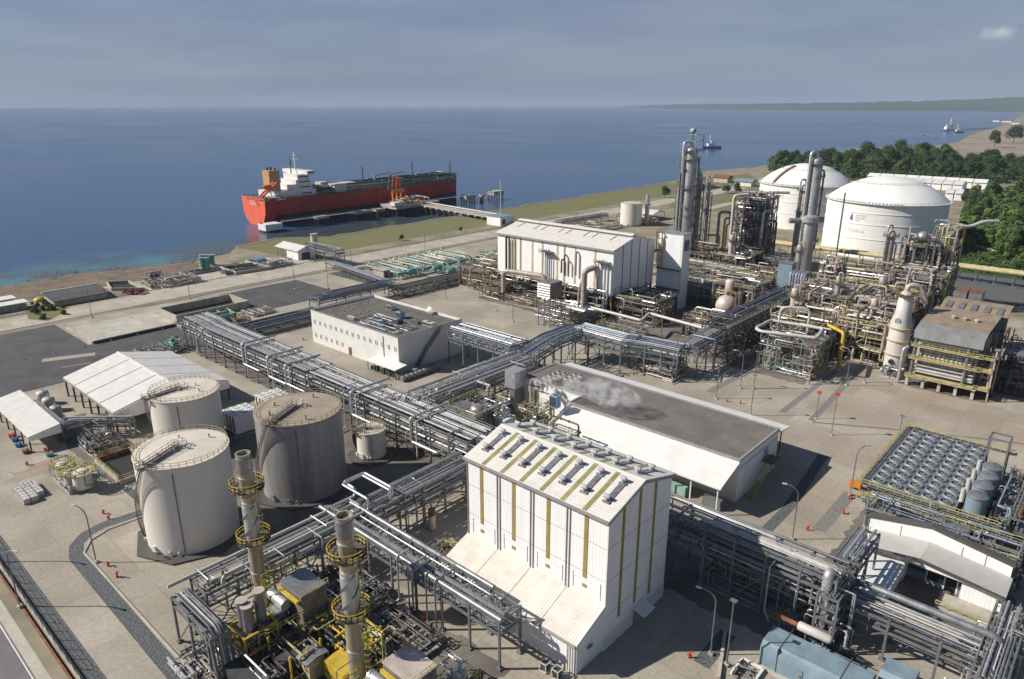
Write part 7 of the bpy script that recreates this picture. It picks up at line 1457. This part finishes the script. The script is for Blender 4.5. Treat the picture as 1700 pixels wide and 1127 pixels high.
x, y = A(1100*0+590, 462); t = T('valve_hut', 'small brown hut on the dark valve yard behind the office', 'hut', (-276, 214, 0)); M().box(-280, -272, 209, 213, 0, 3.2).build('wall', 'wall_stained', t); M().box(-280.4, -271.6, 208.6, 213.4, 3.2, 3.5).build('roof', 'concrete_pale', t); M().box(-271.98, -271.9, 210, 211.4, 0, 2.4).build('door', 'rust', t)
basin('green-rimmed settling basin near the shore with a dark inside', [A(178,472), A(214,470), A(240,482), A(186,483)], 1.4, 'concrete_pale')
basin('long open concrete basin with dark water beside the pale pad', [(-287, 108.5), (-271, 108.5), (-271, 138), (-287, 138)], 3, 'wall_stained')
basin('flat concrete basins by the teal vessels on the shore', [A(365,447), A(420,440), A(450,447), A(392,456)], 1.6, 'concrete_pale', 'trim_dark')
basin('second shallow basin near the shore shed', [A(408,436), A(440,431), A(470,437), A(436,443)], 1.4, 'concrete_pale', 'trim_dark')
basin('small square green-walled basin in front of the pipe rack end', [(-262, 117), (-257, 117), (-257, 125), (-262, 125)], 3.4, 'green_pale')
t = T('mono_roof_shed', 'long low shed with a bright white edge and dark sloping roof by the shore road', 'shed', (-338, 92, 0)); M().profile([(-345, 3.6), (-331, 2.2), (-331, 2.45), (-345, 3.9)], 'y', 84, 106).build('roof', 'asphalt', t); M().box(-345.6, -345, 84, 106, 3.2, 4.1).build('fascia', 'white_roof', t); M().box(-344.5, -332, 84.5, 105.5, 0, 2.2).build('wall', 'wall_stained', t)
t = T('white_roof_shed', 'farther of two low white-roofed sheds cut off at the left edge', 'shed', (-349, 57, 0)); M().box(-352, -347, 40, 74, 0, 3).build('wall', 'wall_stained', t); M().box(-353, -346, 39, 75, 3, 3.3).build('roof', 'white_roof', t); t = T('white_roof_shed', 'nearer of two low white-roofed sheds cut off at the left edge', 'shed', (-340, 57, 0)); M().box(-343, -338, 40, 76, 0, 2.6).build('wall', 'wall_stained', t); M().box(-344, -337, 39, 77, 2.6, 2.9).build('roof', 'white_roof', t)
x, y = A(90, 500); t = T('pink_tarp', 'pink tarpaulin heap with a yellow end beside the dark sloping roof', 'tarpaulin', (x, y, 0)); M().sphere(x, y, .4, 3.6, 12, .5).build('sheet', 'pinkflower', t); M().sphere(x-5, y-4, .4, 2.4, 10, .6).build('yellow_end', 'yellow', t)
skid('pale pipe manifold between basin and shore road', -345, -330, 128, 146, 3, 310, cl=40, ves=1, pm=['pipe_white', 'vessel_pink', 'galv'])
skid('white-grey filter skid on the shore pad', -352, -346, 128, 136, 4, 311, cl=24, ves=3, pm=['pipe_white', 'galv'], vm=('alu_dull', 'pipe_white'))
x, y = A(432, 440); t = T('blue_roof_kiosk', 'small kiosk with a bright blue roof near the shore shed', 'kiosk', (x, y, 0)); M().box(x-1.4, x+1.4, y-1.4, y+1.4, 0, 2.6).build('wall', 'white_roof', t); M().prism([(x-2.6, y-2.6), (x+2.6, y-2.6), (x+2.6, y+2.6), (x-2.6, y+2.6)], 2.6, 3.2).build('roof', 'blue_paint', t)
skid('pale pump skid between the blue roofed kiosk and the shore shed', -340, -331, 182, 196, 3.4, 312, cl=26, ves=2, pm=['pipe_white', 'galv', 'alu'])
skid('yellow and brown equipment on the concrete beside the small green basin', -256, -251, 122, 128, 3.2, 313, cl=24, ves=0, pm=['yellow_pale', 'rail_yellow', 'steel_brown'])
skid('scattered white valves on the ground near the long basin', -266, -256, 132, 142, 1.6, 314, cl=22, ves=0, pumps=5, pm=['pipe_white', 'vessel_pink', 'galv'], base='concrete')
skid('white valves along the basin edge behind the pipe rack end', -271, -264, 112, 128, 2.2, 315, cl=24, ves=0, pumps=1, pm=['pipe_white', 'galv'], base='concrete')
skid('green machinery under the far end of the main pipe rack', -246, -236, 92, 97, 3.4, 316, cl=30, ves=2, pm=['teal', 'green_pale', 'galv', 'steel_dark'], vm=('teal', 'green_pale'))
skid('silver pipes fanning out on the asphalt at the far end of the main rack', -250, -240, 84, 93, 1.2, 317, cl=22, ves=0, pumps=0, pm=['alu', 'galv'], base='concrete')
# metering skids, teal and cream runs
for k in range(7):
    y = 214+k*8.2; t = T('metering_run', ('first', 'second', 'third', 'fourth', 'fifth', 'sixth', 'seventh')[k]+' cream and teal metering run from the left behind the office', 'metering skid', (-272, y, 0)); r = random.Random(330+k)
    M().box(-292, -262, y-2.6, y+2.6, 0, .2).build('base', 'concrete', t)
    for d in (-1.5, 0, 1.5): M().tube([(-290, y+d, 1), (-290, y+d, 3.6-abs(d)*.5), (-268, y+d, 3.6-abs(d)*.5), (-268, y+d, 1)], .36, 7).build('pipe', 'pipe_white' if d else 'green_pale', t)
    M().tube([(-264, y-3.4, 2.4), (-264, y+3.4, 2.4)], .8, 10).build('header', 'teal', t); fixn(M().ring(0, 0, 0, 1.2, .35, .35, 14).build('valve_wheel', 'yellow_pale', t)); o = t.children[-1]
    for v in o.data.vertices: c = v.co+t.location; v.co = Vector((-289, y+c.x, 3.6+c.y))-t.location+Vector((c.z, 0, 0))
    clutter(t, -292, -264, y-2.8, y+2.8, .5, 4.2, 9, r, (.12, .3), ['pipe_white', 'green_pale', 'teal', 'yellow_pale', 'vessel_pink', 'galv'])
for k, (u, v, lb) in enumerate(((685,452,'left'), (727,446,'middle'), (750,452,'right'))):
    x, y = A(u, v, 2); t = T('teal_separator', lb+' fat teal vessel lying in front of the metering runs', 'vessel', (x, y, 0)); vessel_h(t, x, y, 2.6, 6, 1.2, 'y', 'teal'); M().tube([(x, y, 3.5), (x, y, 5.2), (x+4, y, 5.2), (x+4, y, 1)], .35, 7).build('pipe', 'green_pale', t)
module('pale valve platform at the right end of the metering runs', -262, -250, 266, 280, [4], 340, cl=44, pm=['pipe_white', 'green_pale', 'vessel_pink', 'galv', 'teal'], ves=2)
module('brown and yellow equipment at the left foot of the elevated hall', -232, -214, 222, 240, [5, 9], 341, cl=70, pm=['steel_brown', 'yellow_pale', 'module_grey', 'vessel_pink', 'galv'], ves=3)
module('low rusty process deck left of the arch pipe', -212, -200, 216, 224, [4, 7], 342, cl=44, pm=['steel_brown', 'module_grey', 'rust', 'alu_dull', 'yellow_pale'], ves=2)
skid('pump deck with thick hoses in front of the elevated hall', -198, -178, 215, 223, 4.5, 343, cl=44, ves=2, pumps=4, pm=['steel_brown', 'steel_dark', 'pipe_white', 'yellow_pale'])
skid('pipe clutter between the drum and the intake tower', -176, -150, 209, 219, 5, 344, cl=60, ves=2, pumps=4, pm=BM)
skid('valves and yellow pipes near the shiny bent pipe', -146, -128, 200, 216, 3.6, 345, cl=50, ves=1, pumps=3, pm=['rail_yellow', 'steel_brown', 'pipe_white', 'galv'])
module('equipment deck in the shadow below the stair tower', -150, -132, 226, 242, [5, 9], 346, cl=50, pm=BM, ves=3, frame='steel_dark')
module('dark structure between stair tower and sphere drum', -128, -112, 286, 304, [6, 11], 347, cl=60, pm=BM, ves=3)
module('pale-roofed grey pipe deck behind the stair tower', -150, -128, 264, 300, [5, 8], 348, cl=80, pm=['galv', 'pipe_white', 'alu_dull', 'steel_dark', 'green_pale'], ves=3, floors=.8)
skid('fittings under the first bend of the blue-grey rack', -112, -98, 181, 191, 5.6, 349, cl=60, ves=2, pumps=3, pm=['alu_dull', 'galv', 'steel_brown', 'vessel_pink'], base='concrete')
skid('valves below the crossing rack beside the gravel roof', -120, -112, 158, 176, 3, 350, cl=8, ves=0, pumps=1, pm=['galv'], base='concrete')
# open white shed behind the elevated hall and buildings there
t = T('white_gable_shed', 'small white gabled shed roof right of the slim chimney behind the elevated hall', 'shed', (-280, 462, 0)); M().profile([(448, 4.5), (458, 7), (468, 4.5), (468, 4.3), (458, 6.7), (448, 4.3)], 'x', -296, -268).build('roof', 'white_roof', t)
for x in (-295, -282, -269):
    for y in (449, 467): M().beam((x, y, 0), (x, y, 4.4), .3).build('post', 'galv', t)
skid('dark machinery under and beside the white gabled shed', -290, -262, 436, 447, 5, 360, cl=50, ves=4, pumps=6, pm=['steel_dark', 'galv', 'vessel_pink', 'alu'])
rack('low grey pipe rack between the pink upright tank and the shore', [(-300, 380), (-296, 430)], 5, 5, (1.5,), (6, 4), 9, 361, brace=False)
t = T('flat_building', 'low flat grey-roofed building beyond the elevated hall ridge', 'building', (-245, 350, 0)); M().box(-262, -215, 335, 352, 0, 7.4).build('wall', 'wall_stained', t); M().box(-262.5, -214.5, 334.5, 352.5, 7.4, 7.8).build('roof', 'roof_gravel', t)
skid('light equipment row behind the elevated hall', -290, -268, 380, 410, 3.5, 362, cl=30, ves=3, pumps=4, pm=['pipe_white', 'galv', 'vessel_pink'])
x, y = A(1200, 302); t = T('brick_house', 'tiny salmon-walled house in the green field by the water', 'house', (x, y, 0)); M().box(x-8, x+8, y-6, y+6, 0, 5).build('wall', 'vessel_pink', t); M().profile([(y-7, 5), (y, 8), (y+7, 5)], 'x', x-9, x+9).build('roof', 'rust', t)
x, y = A(1237, 308); t = T('blue_roof_house', 'tiny blue-roofed house at the edge of the green field', 'house', (x, y, 0)); M().box(x-9, x+9, y-6, y+6, 0, 4.5).build('wall', 'white_roof', t); M().profile([(y-7, 4.5), (y, 7), (y+7, 4.5)], 'x', x-10, x+10).build('roof', 'blue_grey', t)
strip('field_road', [A(1170,330), A(1215,318), A(1262,312)], 6, .03, 'asphalt_road'); strip('field_road', [A(1150,352), A(1210,338), A(1262,330)], 9, .034, 'concrete_road')
# white workshop roofs behind the right tank
for i, (u0, v0, u1, lb, n_) in enumerate(((1480,300,1600,'front long white sawtooth-roofed workshop behind the right white tank',7), (1440,292,1640,'rear very long white roofed workshop at the forest edge',9), (1570,320,1600,'small white double-roofed workshop above the drum platform',2))):
    x0, y0 = A(u0, v0, 6); x1, y1 = A(u1, v0+(u1-u0)*.06, 6); t = T('workshop', lb, 'workshop', (x0, y0, 0)); d = Vector((x1-x0, y1-y0)); L = d.length; d.normalize(); nn = Vector((-d.y, d.x)); wd = (26, 14, 22)[i]
    for k in range(n_):
        a = Vector((x0, y0))+d*(L*k/n_); c = Vector((x0, y0))+d*(L*(k+1)/n_-.8); m_ = (a+c)/2
        q = [a, c, c+nn*wd, a+nn*wd]; M().prism([tuple(p) for p in q], 0, 6).build('wall', 'white_clad', t)
        me = M(); me.add([(*(a-nn*1), 6.05), (*(c-nn*1), 6.05), (*(c+nn*wd*.5), 9), (*(a+nn*wd*.5), 9), (*(c+nn*(wd+1)), 6.05), (*(a+nn*(wd+1)), 6.05)], [(0, 1, 2, 3), (3, 2, 4, 5), (0, 3, 5), (1, 4, 2), (0, 5, 4, 1)]); fixn(me.build('roof', 'white_roof', t))
t = T('retaining_wall', 'long dark retaining wall at the foot of the forested slope', 'retaining wall', (-60, 405, 0)); p0 = Vector(A(1588, 418)); p1 = Vector(A(1672, 445)); p2 = Vector(A(1760, 470)); M().beam((*p0, 3), (*p1, 3), 1, 7).beam((*p1, 3), (*p2, 2.4), 1, 6).build('wall', 'wall_dark', t); M().beam((*p0, 6.7), (*p1, 6.7), 1.6, .6).beam((*p1, 6.1), (*p2, 5.6), 1.6, .6).build('coping', 'concrete_pale', t)
x, y = A(1655, 440); t = T('gravel_pile', 'grey gravel pile in front of the dark retaining wall', 'gravel pile', (x, y, 0)); M().lathe(x, y, [(9, 0), (6.5, 1.8), (3, 3.7), (.8, 4.8), (.1, 5)], 22).build('pile', 'concrete_dirty', t)

# ============================================================ LAMPS, HYDRANTS, FENCE
P0 = Vector((0, 0, 0))
def lamp0(label, x, y, h=12, arm=True, rz=0):
    t = T('street_lamp', label, 'street lamp', (x, y, 0), 'lamp posts on the site'); 
    M().box(x-.35, x+.35, y-.35, y+.35, 0, .45).build('footing', 'concrete_pale', t)
    if arm: M().tube([(x, y, .4), (x, y, h-1.5), (x+.6, y, h-.5), (x+1.6, y, h), (x+2.4, y, h+.1)], .11, 7, bend=1.1).build('pole', 'galv', t); M().box(x+2.2, x+3.1, y-.18, y+.18, h, h+.2).build('lamp_head', 'pipe_white', t)
    else:
        M().cyl(x, y, .4, h, .13, 8, .09).build('pole', 'galv', t); M().box(x-.5, x+.5, y-.3, y+.3, h, h+.2).build('lamp_head', 'galv', t)
    return t
la = lamp0('curved lamp post on the kerb left of the biggest cream tank', -131.2, 31.5, 11.5); la.rotation_euler = (0, 0, radians(205))
lb_ = lamp0('straight lamp post right of the curved one at the bottom centre', -33.6, 85.4, 11.6, False)
for lb, x, y, rz, src in (('curved lamp post at the bottom centre in front of the shadow', -36.4, 85.8, 200, la), ('curved lamp post right of the gravel strip, below the crossing rack', -80.5, 190.5, 190, la), ('straight mast just right of the curved post by the dark process rack', -77.5, 193, 0, lb_), ('straight mast beside the rear canopy of the gravel roof building', -82.2, 178.6, 0, lb_),
    ('tall mast on the open concrete behind the gravel roof building', -69.9, 174.1, 0, lb_), ('curved post left of the pinkish bottle-shaped vessel', -58, 214, 170, la), ('straight mast left of the pinkish bottle-shaped vessel', -54.7, 220.2, 0, lb_),
    ('curved post between the fan cooler and the gravel roof building', -36.1, 149, 60, la), ('curved post by the shadow edge right of the gravel roof building', -39, 124.4, 200, la), ('straight mast at the far left corner of the fan cooler', -33.5, 172, 0, lb_),
    ('straight mast on the verge behind the office', -239.9, 193, 0, lb_), ('straight mast between office and elevated hall', -221.3, 202.8, 0, lb_), ('straight mast left of the arch pipe', -212, 214, 0, lb_), ('straight mast by the first bend in front of the elevated hall', -176, 196, 0, lb_),
    ('straight mast on the shore road left', -303, 89, 0, lb_), ('straight mast on the shore road above the long basin', -303, 128, 0, lb_), ('straight mast near the dark parking ground', -284, 167.7, 0, lb_), ('second mast near the dark parking ground', -273, 178, 0, lb_), ('straight mast by the tall bridge over the shore road', -305, 214, 0, lb_), ('straight mast behind the metering runs', -302, 262, 0, lb_),
    ('curved post out on the boundary strip at the bottom left', -127.5, 18.4, 20, la), ('curved post hidden by the left frame edge, boundary strip', -146, 18.4, 20, la)):
    dup(src, (x, y, 0), lb, radians(rz))
def hydrant(label, x, y):
    t = T('fire_hydrant', label, 'fire hydrant', (x, y, 0), 'red hydrants and monitors'); M().lathe(x, y, [(.3, 0), (.3, .12), (.18, .14), (.18, .8), (.25, .84), (.22, 1.0), (.05, 1.1)], 10).build('barrel', 'red', t); M().tube([(x-.42, y, .6), (x+.42, y, .6)], .13, 8).build('nozzle', 'red', t); M().beam((x, y, 1.05), (x+.6, y+.2, 1.45), .16).build('monitor', 'red', t); return t
h0 = hydrant('red hydrant standing nearest to the biggest cream tank pad', -123.8, 32.4)
for lb, x, y in (('red monitor just above the hydrant near the biggest cream tank pad', -128.4, 32.6), ('upper red hydrant of the pair at the left road junction', -147.8, 38.6), ('lower red hydrant of the pair at the left road junction', -144.9, 38.5), ('red hydrant on the concrete behind the gravel roof building, left one', -78.9, 178.6), ('red hydrant on the concrete behind the gravel roof building, right one', -75.5, 179.9),
    ('red hydrant under the first bend of the blue-grey rack', -110.2, 179), ('lone red hydrant in front of the arch pipe', -190.6, 202.5), ('red hydrant group at the left corner of the office', -216.3, 129.1), ('red hydrant at the right corner of the office condensers', -163.4, 125.2), ('red hydrant at the foot of the trussed bridge post', -74.8, 61.4),
    ('red hydrant near the end of the long gravel strip, right', -38, 129.5), ('middle red hydrant beside the fan cooler building', -34.7, 140.4), ('red hydrant at the kerb in the bottom centre', -38.5, 83.1), ('red monitor right beside the kerb joint at the fan cooler', -35.8, 147.3), ('orange-red hydrant at the corner of the fan cooler deck', -36.7, 155.1)):
    dup(h0, (x, y, 0), lb, radians((x*37) % 360), (.85, .85, .85))
for i, (u, v, tv) in enumerate(((1354, 695, 650), (1380, 722, 653))):
    x, y = A(u, v); zt = HT(x, y, tv); t = T('warning_mast', ('left', 'right')[i]+' thin pole with a bright red box on top on the open concrete', 'pole', (x, y, 0)); M().cyl(x, y, 0, zt, .1, 6).build('pole', 'galv', t); M().box(x-.5, x+.5, y-.25, y+.25, zt-.55, zt+.1).build('box', 'red', t); M().box(x-.3, x+.3, y-.3, y+.3, 0, .3).build('footing', 'concrete_pale', t)
t = T('red_platform', 'orange-red hose station against the corner of the fan cooler', 'hose station', (-36.7, 153, 0)); x, y = A(1419, 812); M().box(x-1.2, x+1.2, y-.8, y+.8, .8, 1.8).build('cabinet', 'orange', t); M().beam((x-1, y, 0), (x-1, y, 1), .15).beam((x+1, y, 0), (x+1, y, 1), .15).build('leg', 'red', t)
t = T('boundary_fence', 'rusty-based boundary fence with leaning posts at the bottom left', 'fence', (-120, 19.4, 0)); M().box(-200, -60, 19.2, 19.45, 0, .9).build('base_wall', 'wall_stained', t)
for k in range(46): x = -199+k*3; M().beam((x, 19.3, .8), (x+.1, 19.0, 2.9), .09).build('post', 'galv', t)
for z in (1.4, 2.1, 2.8): M().beam((-200, 19.15, z), (-60, 19.15, z), .03).build('wire', 'galv', t)
t = T('shore_fence', 'thin fence line along the shore road verge', 'fence', (-328, 200, 0))
for k in range(80): y = -10+k*5; M().beam((-328, y, 0), (-328, y, 2.2), .09).build('post', 'galv', t)
for z in (1.1, 2.1): M().beam((-328, -10, z), (-328, 386, z), .04).build('wire', 'galv', t)
r = random.Random(81)
for i in range(11): # pad-edge lights beside the dark yard
    x, y = -266.8, 20+i*9; t = T('yard_bollard', 'small pale bollard light in the row along the drain of the dark yard', 'bollard', (x, y, 0), 'bollard lights beside the dark yard'); M().cyl(x, y, 0, .5, .25, 8).build('body', 'white_roof', t); M().cyl(x, y, .5, .58, .3, 8).build('cap', 'galv', t)

# ============================================================ TREES
def crown_mesh(seed, w, h, n, leaf, palm=False):
    r = random.Random(seed); me = M(); cl = []
    for k in range(11): a = r.uniform(0, 6.28); q = r.uniform(.1, .72)*w; z = r.uniform(.25, .95)*h; cl.append((q*cos(a)*(1.15-z/h*.6), q*sin(a)*(1.15-z/h*.6), z, r.uniform(.28, .5)*w))
    for k in range(n):
        c = r.choice(cl); d = Vector((r.gauss(0, 1), r.gauss(0, 1), r.gauss(0, .75))); d.normalize(); p = Vector(c[:3])+d*c[3]*r.uniform(.7, 1.05)
        u = Vector((r.gauss(0, 1), r.gauss(0, 1), r.gauss(0, .5))).normalized(); v = d.cross(u)
        if v.length < .1: continue
        v.normalize(); u = (v.cross(d)+d*r.uniform(-.4, .4)).normalized(); s = leaf*r.uniform(.6, 1.3); me.add([p-u*s, p-v*s*.6, p+u*s, p+v*s*.6], [(0, 1, 2, 3)])
    return me
protos = []
for k, (w, h, mt, lb) in enumerate(((13, 12, 'leaf_dark', 'dark'), (15, 13, 'leaf_mid', 'mid'), (10, 9, 'leaf_yellow', 'yellow'), (18, 15, 'leaf_dark', 'dark'), (12, 11, 'leaf_mid', 'mid'))):
    cm = crown_mesh(500+k, w*.5, h*.72, 1700, .62); me_ = M(); me_.v = [(a, b_, c+h*.28) for a, b_, c in cm.v]; me_.f = cm.f
    tm = M().lathe(0, 0, [(.38, 0), (.28, h*.3), (.18, h*.6), (.06, h*.85)], 7)
    for a in range(5): an = a*1.3; tm.beam((0, 0, h*.3+a*.5), (w*.32*cos(an), w*.32*sin(an), h*.55+a*.6), .16)
    protos.append((me_, tm, mt, w, h))
data = []
TG = 'trees of the wood behind the tanks'
kinds = {'leaf_dark': 'dark green tree in the dense wood', 'leaf_mid': 'mid green tree in the dense wood', 'leaf_yellow': 'yellowish green tree in the dense wood'}
roots = []
for me_, tm, mt, w, h in protos:
    c = me_.build('crown', mt); b_ = tm.build('trunk', 'trunk'); roots.append((c.data, b_.data, mt)); bpy.data.objects.remove(c); bpy.data.objects.remove(b_)
def tree(k, x, y, z, s, rz, label, group=TG):
    cd, td, mt = roots[k]; t = T('tree', label, 'tree', (x, y, z), group); t.scale = (s, s, s*random.Random(int(x*7)).uniform(.85, 1.2)); t.rotation_euler = (0, 0, rz)
    for nm, d in (('crown', cd), ('trunk', td)): o = bpy.data.objects.new(nm, d); COL.objects.link(o); o.parent = t
    return t
r = random.Random(90); cnt = 0; stuffpts = []
# band of wood behind the tanks
def zone(u): return 'left end' if u < 1400 else 'highest middle' if u < 1570 else 'right end'
def put(u, v, s, zone_txt, k):
    x, y = A(u, v); z = hillh(x, y)-1 if y > 414 and -96 < x < 200 and y < 870 else -1
    if z > 0: x, y = A(u, v, z+6); z = hillh(x, y)-1
    c = roots[k][2][5:]; w_ = {'dark': 'dark green', 'mid': 'mid green', 'yellow': 'yellowish green'}[c]
    tree(k, x, y, z, s, r.uniform(0, 6.28), w_+' tree in the '+zone_txt, c+' trees in the '+zone_txt)
for i in range(178):
    if i < 42: u = r.uniform(1284, 1420); v = r.uniform(270, 284)-(u-1284)*.02
    elif i < 112: u = r.uniform(1400, 1580); v = r.uniform(262, 290)
    else: u = r.uniform(1560, 1745); v = r.uniform(272, 302)
    s_ = r.uniform(1.0, 1.45)*(1.22 if 1405 < u < 1565 and v < 275 else 1)
    put(u, v, s_, zone(u)+' of the wood behind the tanks', r.choice((0, 0, 3, 3, 4, 1)))
for i in range(118):
    u = r.uniform(1598, 1790); v = r.uniform(306+max(0, 1660-u)*.55, 392+(u-1592)*.13)
    x, y = A(u, v, 8)
    if y < 416: continue
    put(u, v, r.uniform(.6, .95), 'near edge of the right slope' if v > 370 else 'upper part of the right slope', r.choice((0, 1, 1, 2, 2, 4)))
# the far mass of canopy between the single trees (nobody could count it)
me = M(); rw = random.Random(97)
def clump(x, y, z, w, h, n_):
    for i in range(n_):
        d = Vector((rw.gauss(0, 1), rw.gauss(0, 1), abs(rw.gauss(0, .8)))); d.normalize(); q = rw.uniform(.75, 1.05); p = Vector((x+d.x*w*q, y+d.y*w*q, z+h*.35+d.z*h*.65*q))
        u_ = d.cross(Vector((rw.uniform(-1, 1), rw.uniform(-1, 1), rw.uniform(-1, 1))))
        if u_.length < .1: continue
        u_.normalize(); v_ = d.cross(u_).normalized(); u_ = (u_+d*rw.uniform(-.5, .5)).normalized(); s_ = rw.uniform(.9, 2.0); me.add([p-u_*s_, p-v_*s_*.7, p+u_*s_, p+v_*s_*.7], [(0, 1, 2, 3)])
for i in range(760):
    u = rw.uniform(1284, 1750); v = rw.uniform(262, 300) if u < 1560 else rw.uniform(270, 306)
    if u < 1400: v = rw.uniform(268, 286)
    x, y = A(u, v); clump(x, y, -1, rw.uniform(6, 11), rw.uniform(8, 13), 46)
o = me.build('woodland', 'leaf_dark'); struct(o, 'stuff'); o['label'] = 'dark mass of canopy filling the wood behind the tanks'; o['category'] = 'woodland'; me = M()
for i in range(420):
    u = rw.uniform(1606, 1800); v = rw.uniform(300+max(0, 1660-u)*.6, 400+(u-1592)*.12); x, y = A(u, v, 8)
    if y < 424: continue
    z = hillh(x, y) if -96 < x < 200 and y < 870 else 0; clump(x, y, z-1, rw.uniform(3.5, 7), rw.uniform(4, 9), 46)
o = me.build('woodland', 'leaf_mid'); struct(o, 'stuff'); o['label'] = 'lighter green mass of canopy covering the right slope'; o['category'] = 'woodland'
# scrub under the slope trees (nobody could count it)
me = M(); r2 = random.Random(95)
for i in range(34000):
    x = r2.uniform(-92, 190); y = r2.uniform(412, 860) if i % 2 else r2.uniform(412, 560); z = hillh(x, y)
    p = Vector((x, y, z+r2.uniform(.1, 1.8))); a = r2.uniform(0, 6.28); s = r2.uniform(.5, 1.3); d = Vector((cos(a), sin(a), r2.uniform(-.3, .6)))*s; e = Vector((-sin(a), cos(a), r2.uniform(-.2, .5)))*s*.6; me.add([p-d, p-e, p+d, p+e], [(0, 1, 2, 3)])
o = me.build('ground_cover', 'leaf_mid'); struct(o, 'stuff'); o['label'] = 'leafy undergrowth covering the slope above the retaining wall'; o['category'] = 'undergrowth'
for lb, u, v, s, k in (('round dark bush on the grass strip by the water', 667, 399, .34, 0), ('low brownish bush on the grass strip near the jetty house', 765, 385, .3, 4), ('left dark round tree on the far pink field', 1650, 245, 2.2, 0), ('right dark round tree on the far pink field', 1682, 238, 2.4, 3), ('dark bush group in the green field right of the columns', 1222, 322, .8, 0), ('second bush in the green field right of the columns', 1207, 321, .6, 3), ('small tree left of the tallest column on the shore', 1104, 328, .7, 1)):
    x, y = A(u, v); tree(k, x, y, -.8*s, s, u, lb, None)
for i in range(40):
    u = r.uniform(45, 108); v = r.uniform(502, 530); x, y = A(u, v)
    if i < 14: tree(2 if i % 2 else 1, x, y, -.9, .22, i, 'small shrub in the green bed beside the shore road at the left', 'shrubs in the green bed')
for i in range(5): x, y = A(208+i*7, 487+(i % 2)*2); t = T('flowering_bush', 'pink flowering bush in the clump in front of the green-rimmed basin', 'bush', (x, y, 0), 'pink bushes by the basin'); o = crown_mesh(600+i, 1.7, 2.4, 260, .3); o.v = [(a+x, b_+y, c) for a, b_, c in o.v]; o.build('crown', 'pinkflower', t); M().cyl(x, y, 0, 1.2, .12, 6).build('trunk', 'trunk', t)
# beach boulders
r = random.Random(17); me = M()
for i in range(2200):
    k = r.randrange(2, 44) if r.random() < .75 else r.randrange(30, len(C2)-60); a = C2[k]; x = a[0]+r.uniform(-16, 18); y = a[1]+r.uniform(-5, 5); s = r.uniform(.3, 1.3); z = -4+max(-.3, (x-a[0])*.22); me.lathe(x, y, [(s*.3, -s*.4), (s, -.1), (s*.8, s*.35), (s*.25, s*.55)], 6, z, a0=r.uniform(0, 3))
o = me.build('beach_rocks', 'beach'); struct(o, 'stuff'); o['label'] = 'dark loose rocks strewn along the waterline'; o['category'] = 'rocks'

for key, (t_, me_) in SMALL.items():
    o = me_.build('small_piping', 'mixed_steel', t_)
    if o: o['kind'] = 'stuff'
# ============================================================ STEAM AND AIR
m = bpy.data.materials.new('steam'); m.use_nodes = True; n = m.node_tree.nodes; l = m.node_tree.links; n.remove(n['Principled BSDF'])
pv = n.new('ShaderNodeVolumePrincipled'); pv.inputs['Color'].default_value = (.95, .95, .97, 1); pv.inputs['Anisotropy'].default_value = .2
g = n.new('ShaderNodeNewGeometry'); no = n.new('ShaderNodeTexNoise'); no.inputs['Scale'].default_value = .42; no.inputs['Detail'].default_value = 5; no.inputs['Roughness'].default_value = .6; l.new(g.outputs['Position'], no.inputs[0])
mr = n.new('ShaderNodeMapRange'); mr.inputs[1].default_value = .47; mr.inputs[2].default_value = .68; mr.inputs[4].default_value = .34; l.new(no.outputs[0], mr.inputs[0])
l.new(mr.outputs[0], pv.inputs['Density']); l.new(pv.outputs[0], n['Material Output'].inputs['Volume']); MATS['steam'] = m
r = random.Random(55); t = T('steam_plume', 'white steam drifting over the gravel roof from the pink vent', 'steam', (VX, VY, 13)); t['kind'] = 'stuff'
ax, ay = A(900, 640, 14); bx, by = A(1062, 668, 14)
me = M(); pr = []
for k in range(15):
    f = k/14; pr.append((.7+3.6*f**.6*(1 if f < .8 else (1-(f-.8)/.2*.75)), f))
vs = []; fs = []; nn_ = 16
for i, (rr, f) in enumerate(pr):
    cx_, cy_ = VX+(bx-VX)*f, VY+(by-VY)*f; cz = 13.2+1.2*sin(f*3)+f*.5
    d = Vector((bx-VX, by-VY, 0)).normalized(); e = Vector((-d.y, d.x, 0))
    for k in range(nn_): a = 2*pi*k/nn_; q = rr*r.uniform(.85, 1.15); p = Vector((cx_, cy_, cz))+e*q*1.2*cos(a)+Vector((0, 0, q*.85*sin(a))); vs.append(tuple(p))
for i in range(len(pr)-1):
    for k in range(nn_): fs.append((i*nn_+k, i*nn_+(k+1) % nn_, (i+1)*nn_+(k+1) % nn_, (i+1)*nn_+k))
fs += [tuple(range(nn_))[::-1], tuple((len(pr)-1)*nn_+k for k in range(nn_))]
fixn(me.add(vs, fs).build('vapour', 'steam', t)); t.children[-1]['kind'] = 'stuff' if False else 'stuff'
m = bpy.data.materials.new('haze'); m.use_nodes = True; n = m.node_tree.nodes; l = m.node_tree.links; n.remove(n['Principled BSDF'])
pv = n.new('ShaderNodeVolumePrincipled'); pv.inputs['Color'].default_value = (.50, .58, .71, 1); pv.inputs['Density'].default_value = 5.2e-5; pv.inputs['Anisotropy'].default_value = 0
l.new(pv.outputs[0], n['Material Output'].inputs['Volume']); MATS['haze'] = m
o = M().box(-24000, 24000, -24000, 26500, -12, 260).build('haze', 'haze'); struct(o, 'stuff'); o['label'] = 'thin bluish sea haze over the whole bay'; o['category'] = 'haze'
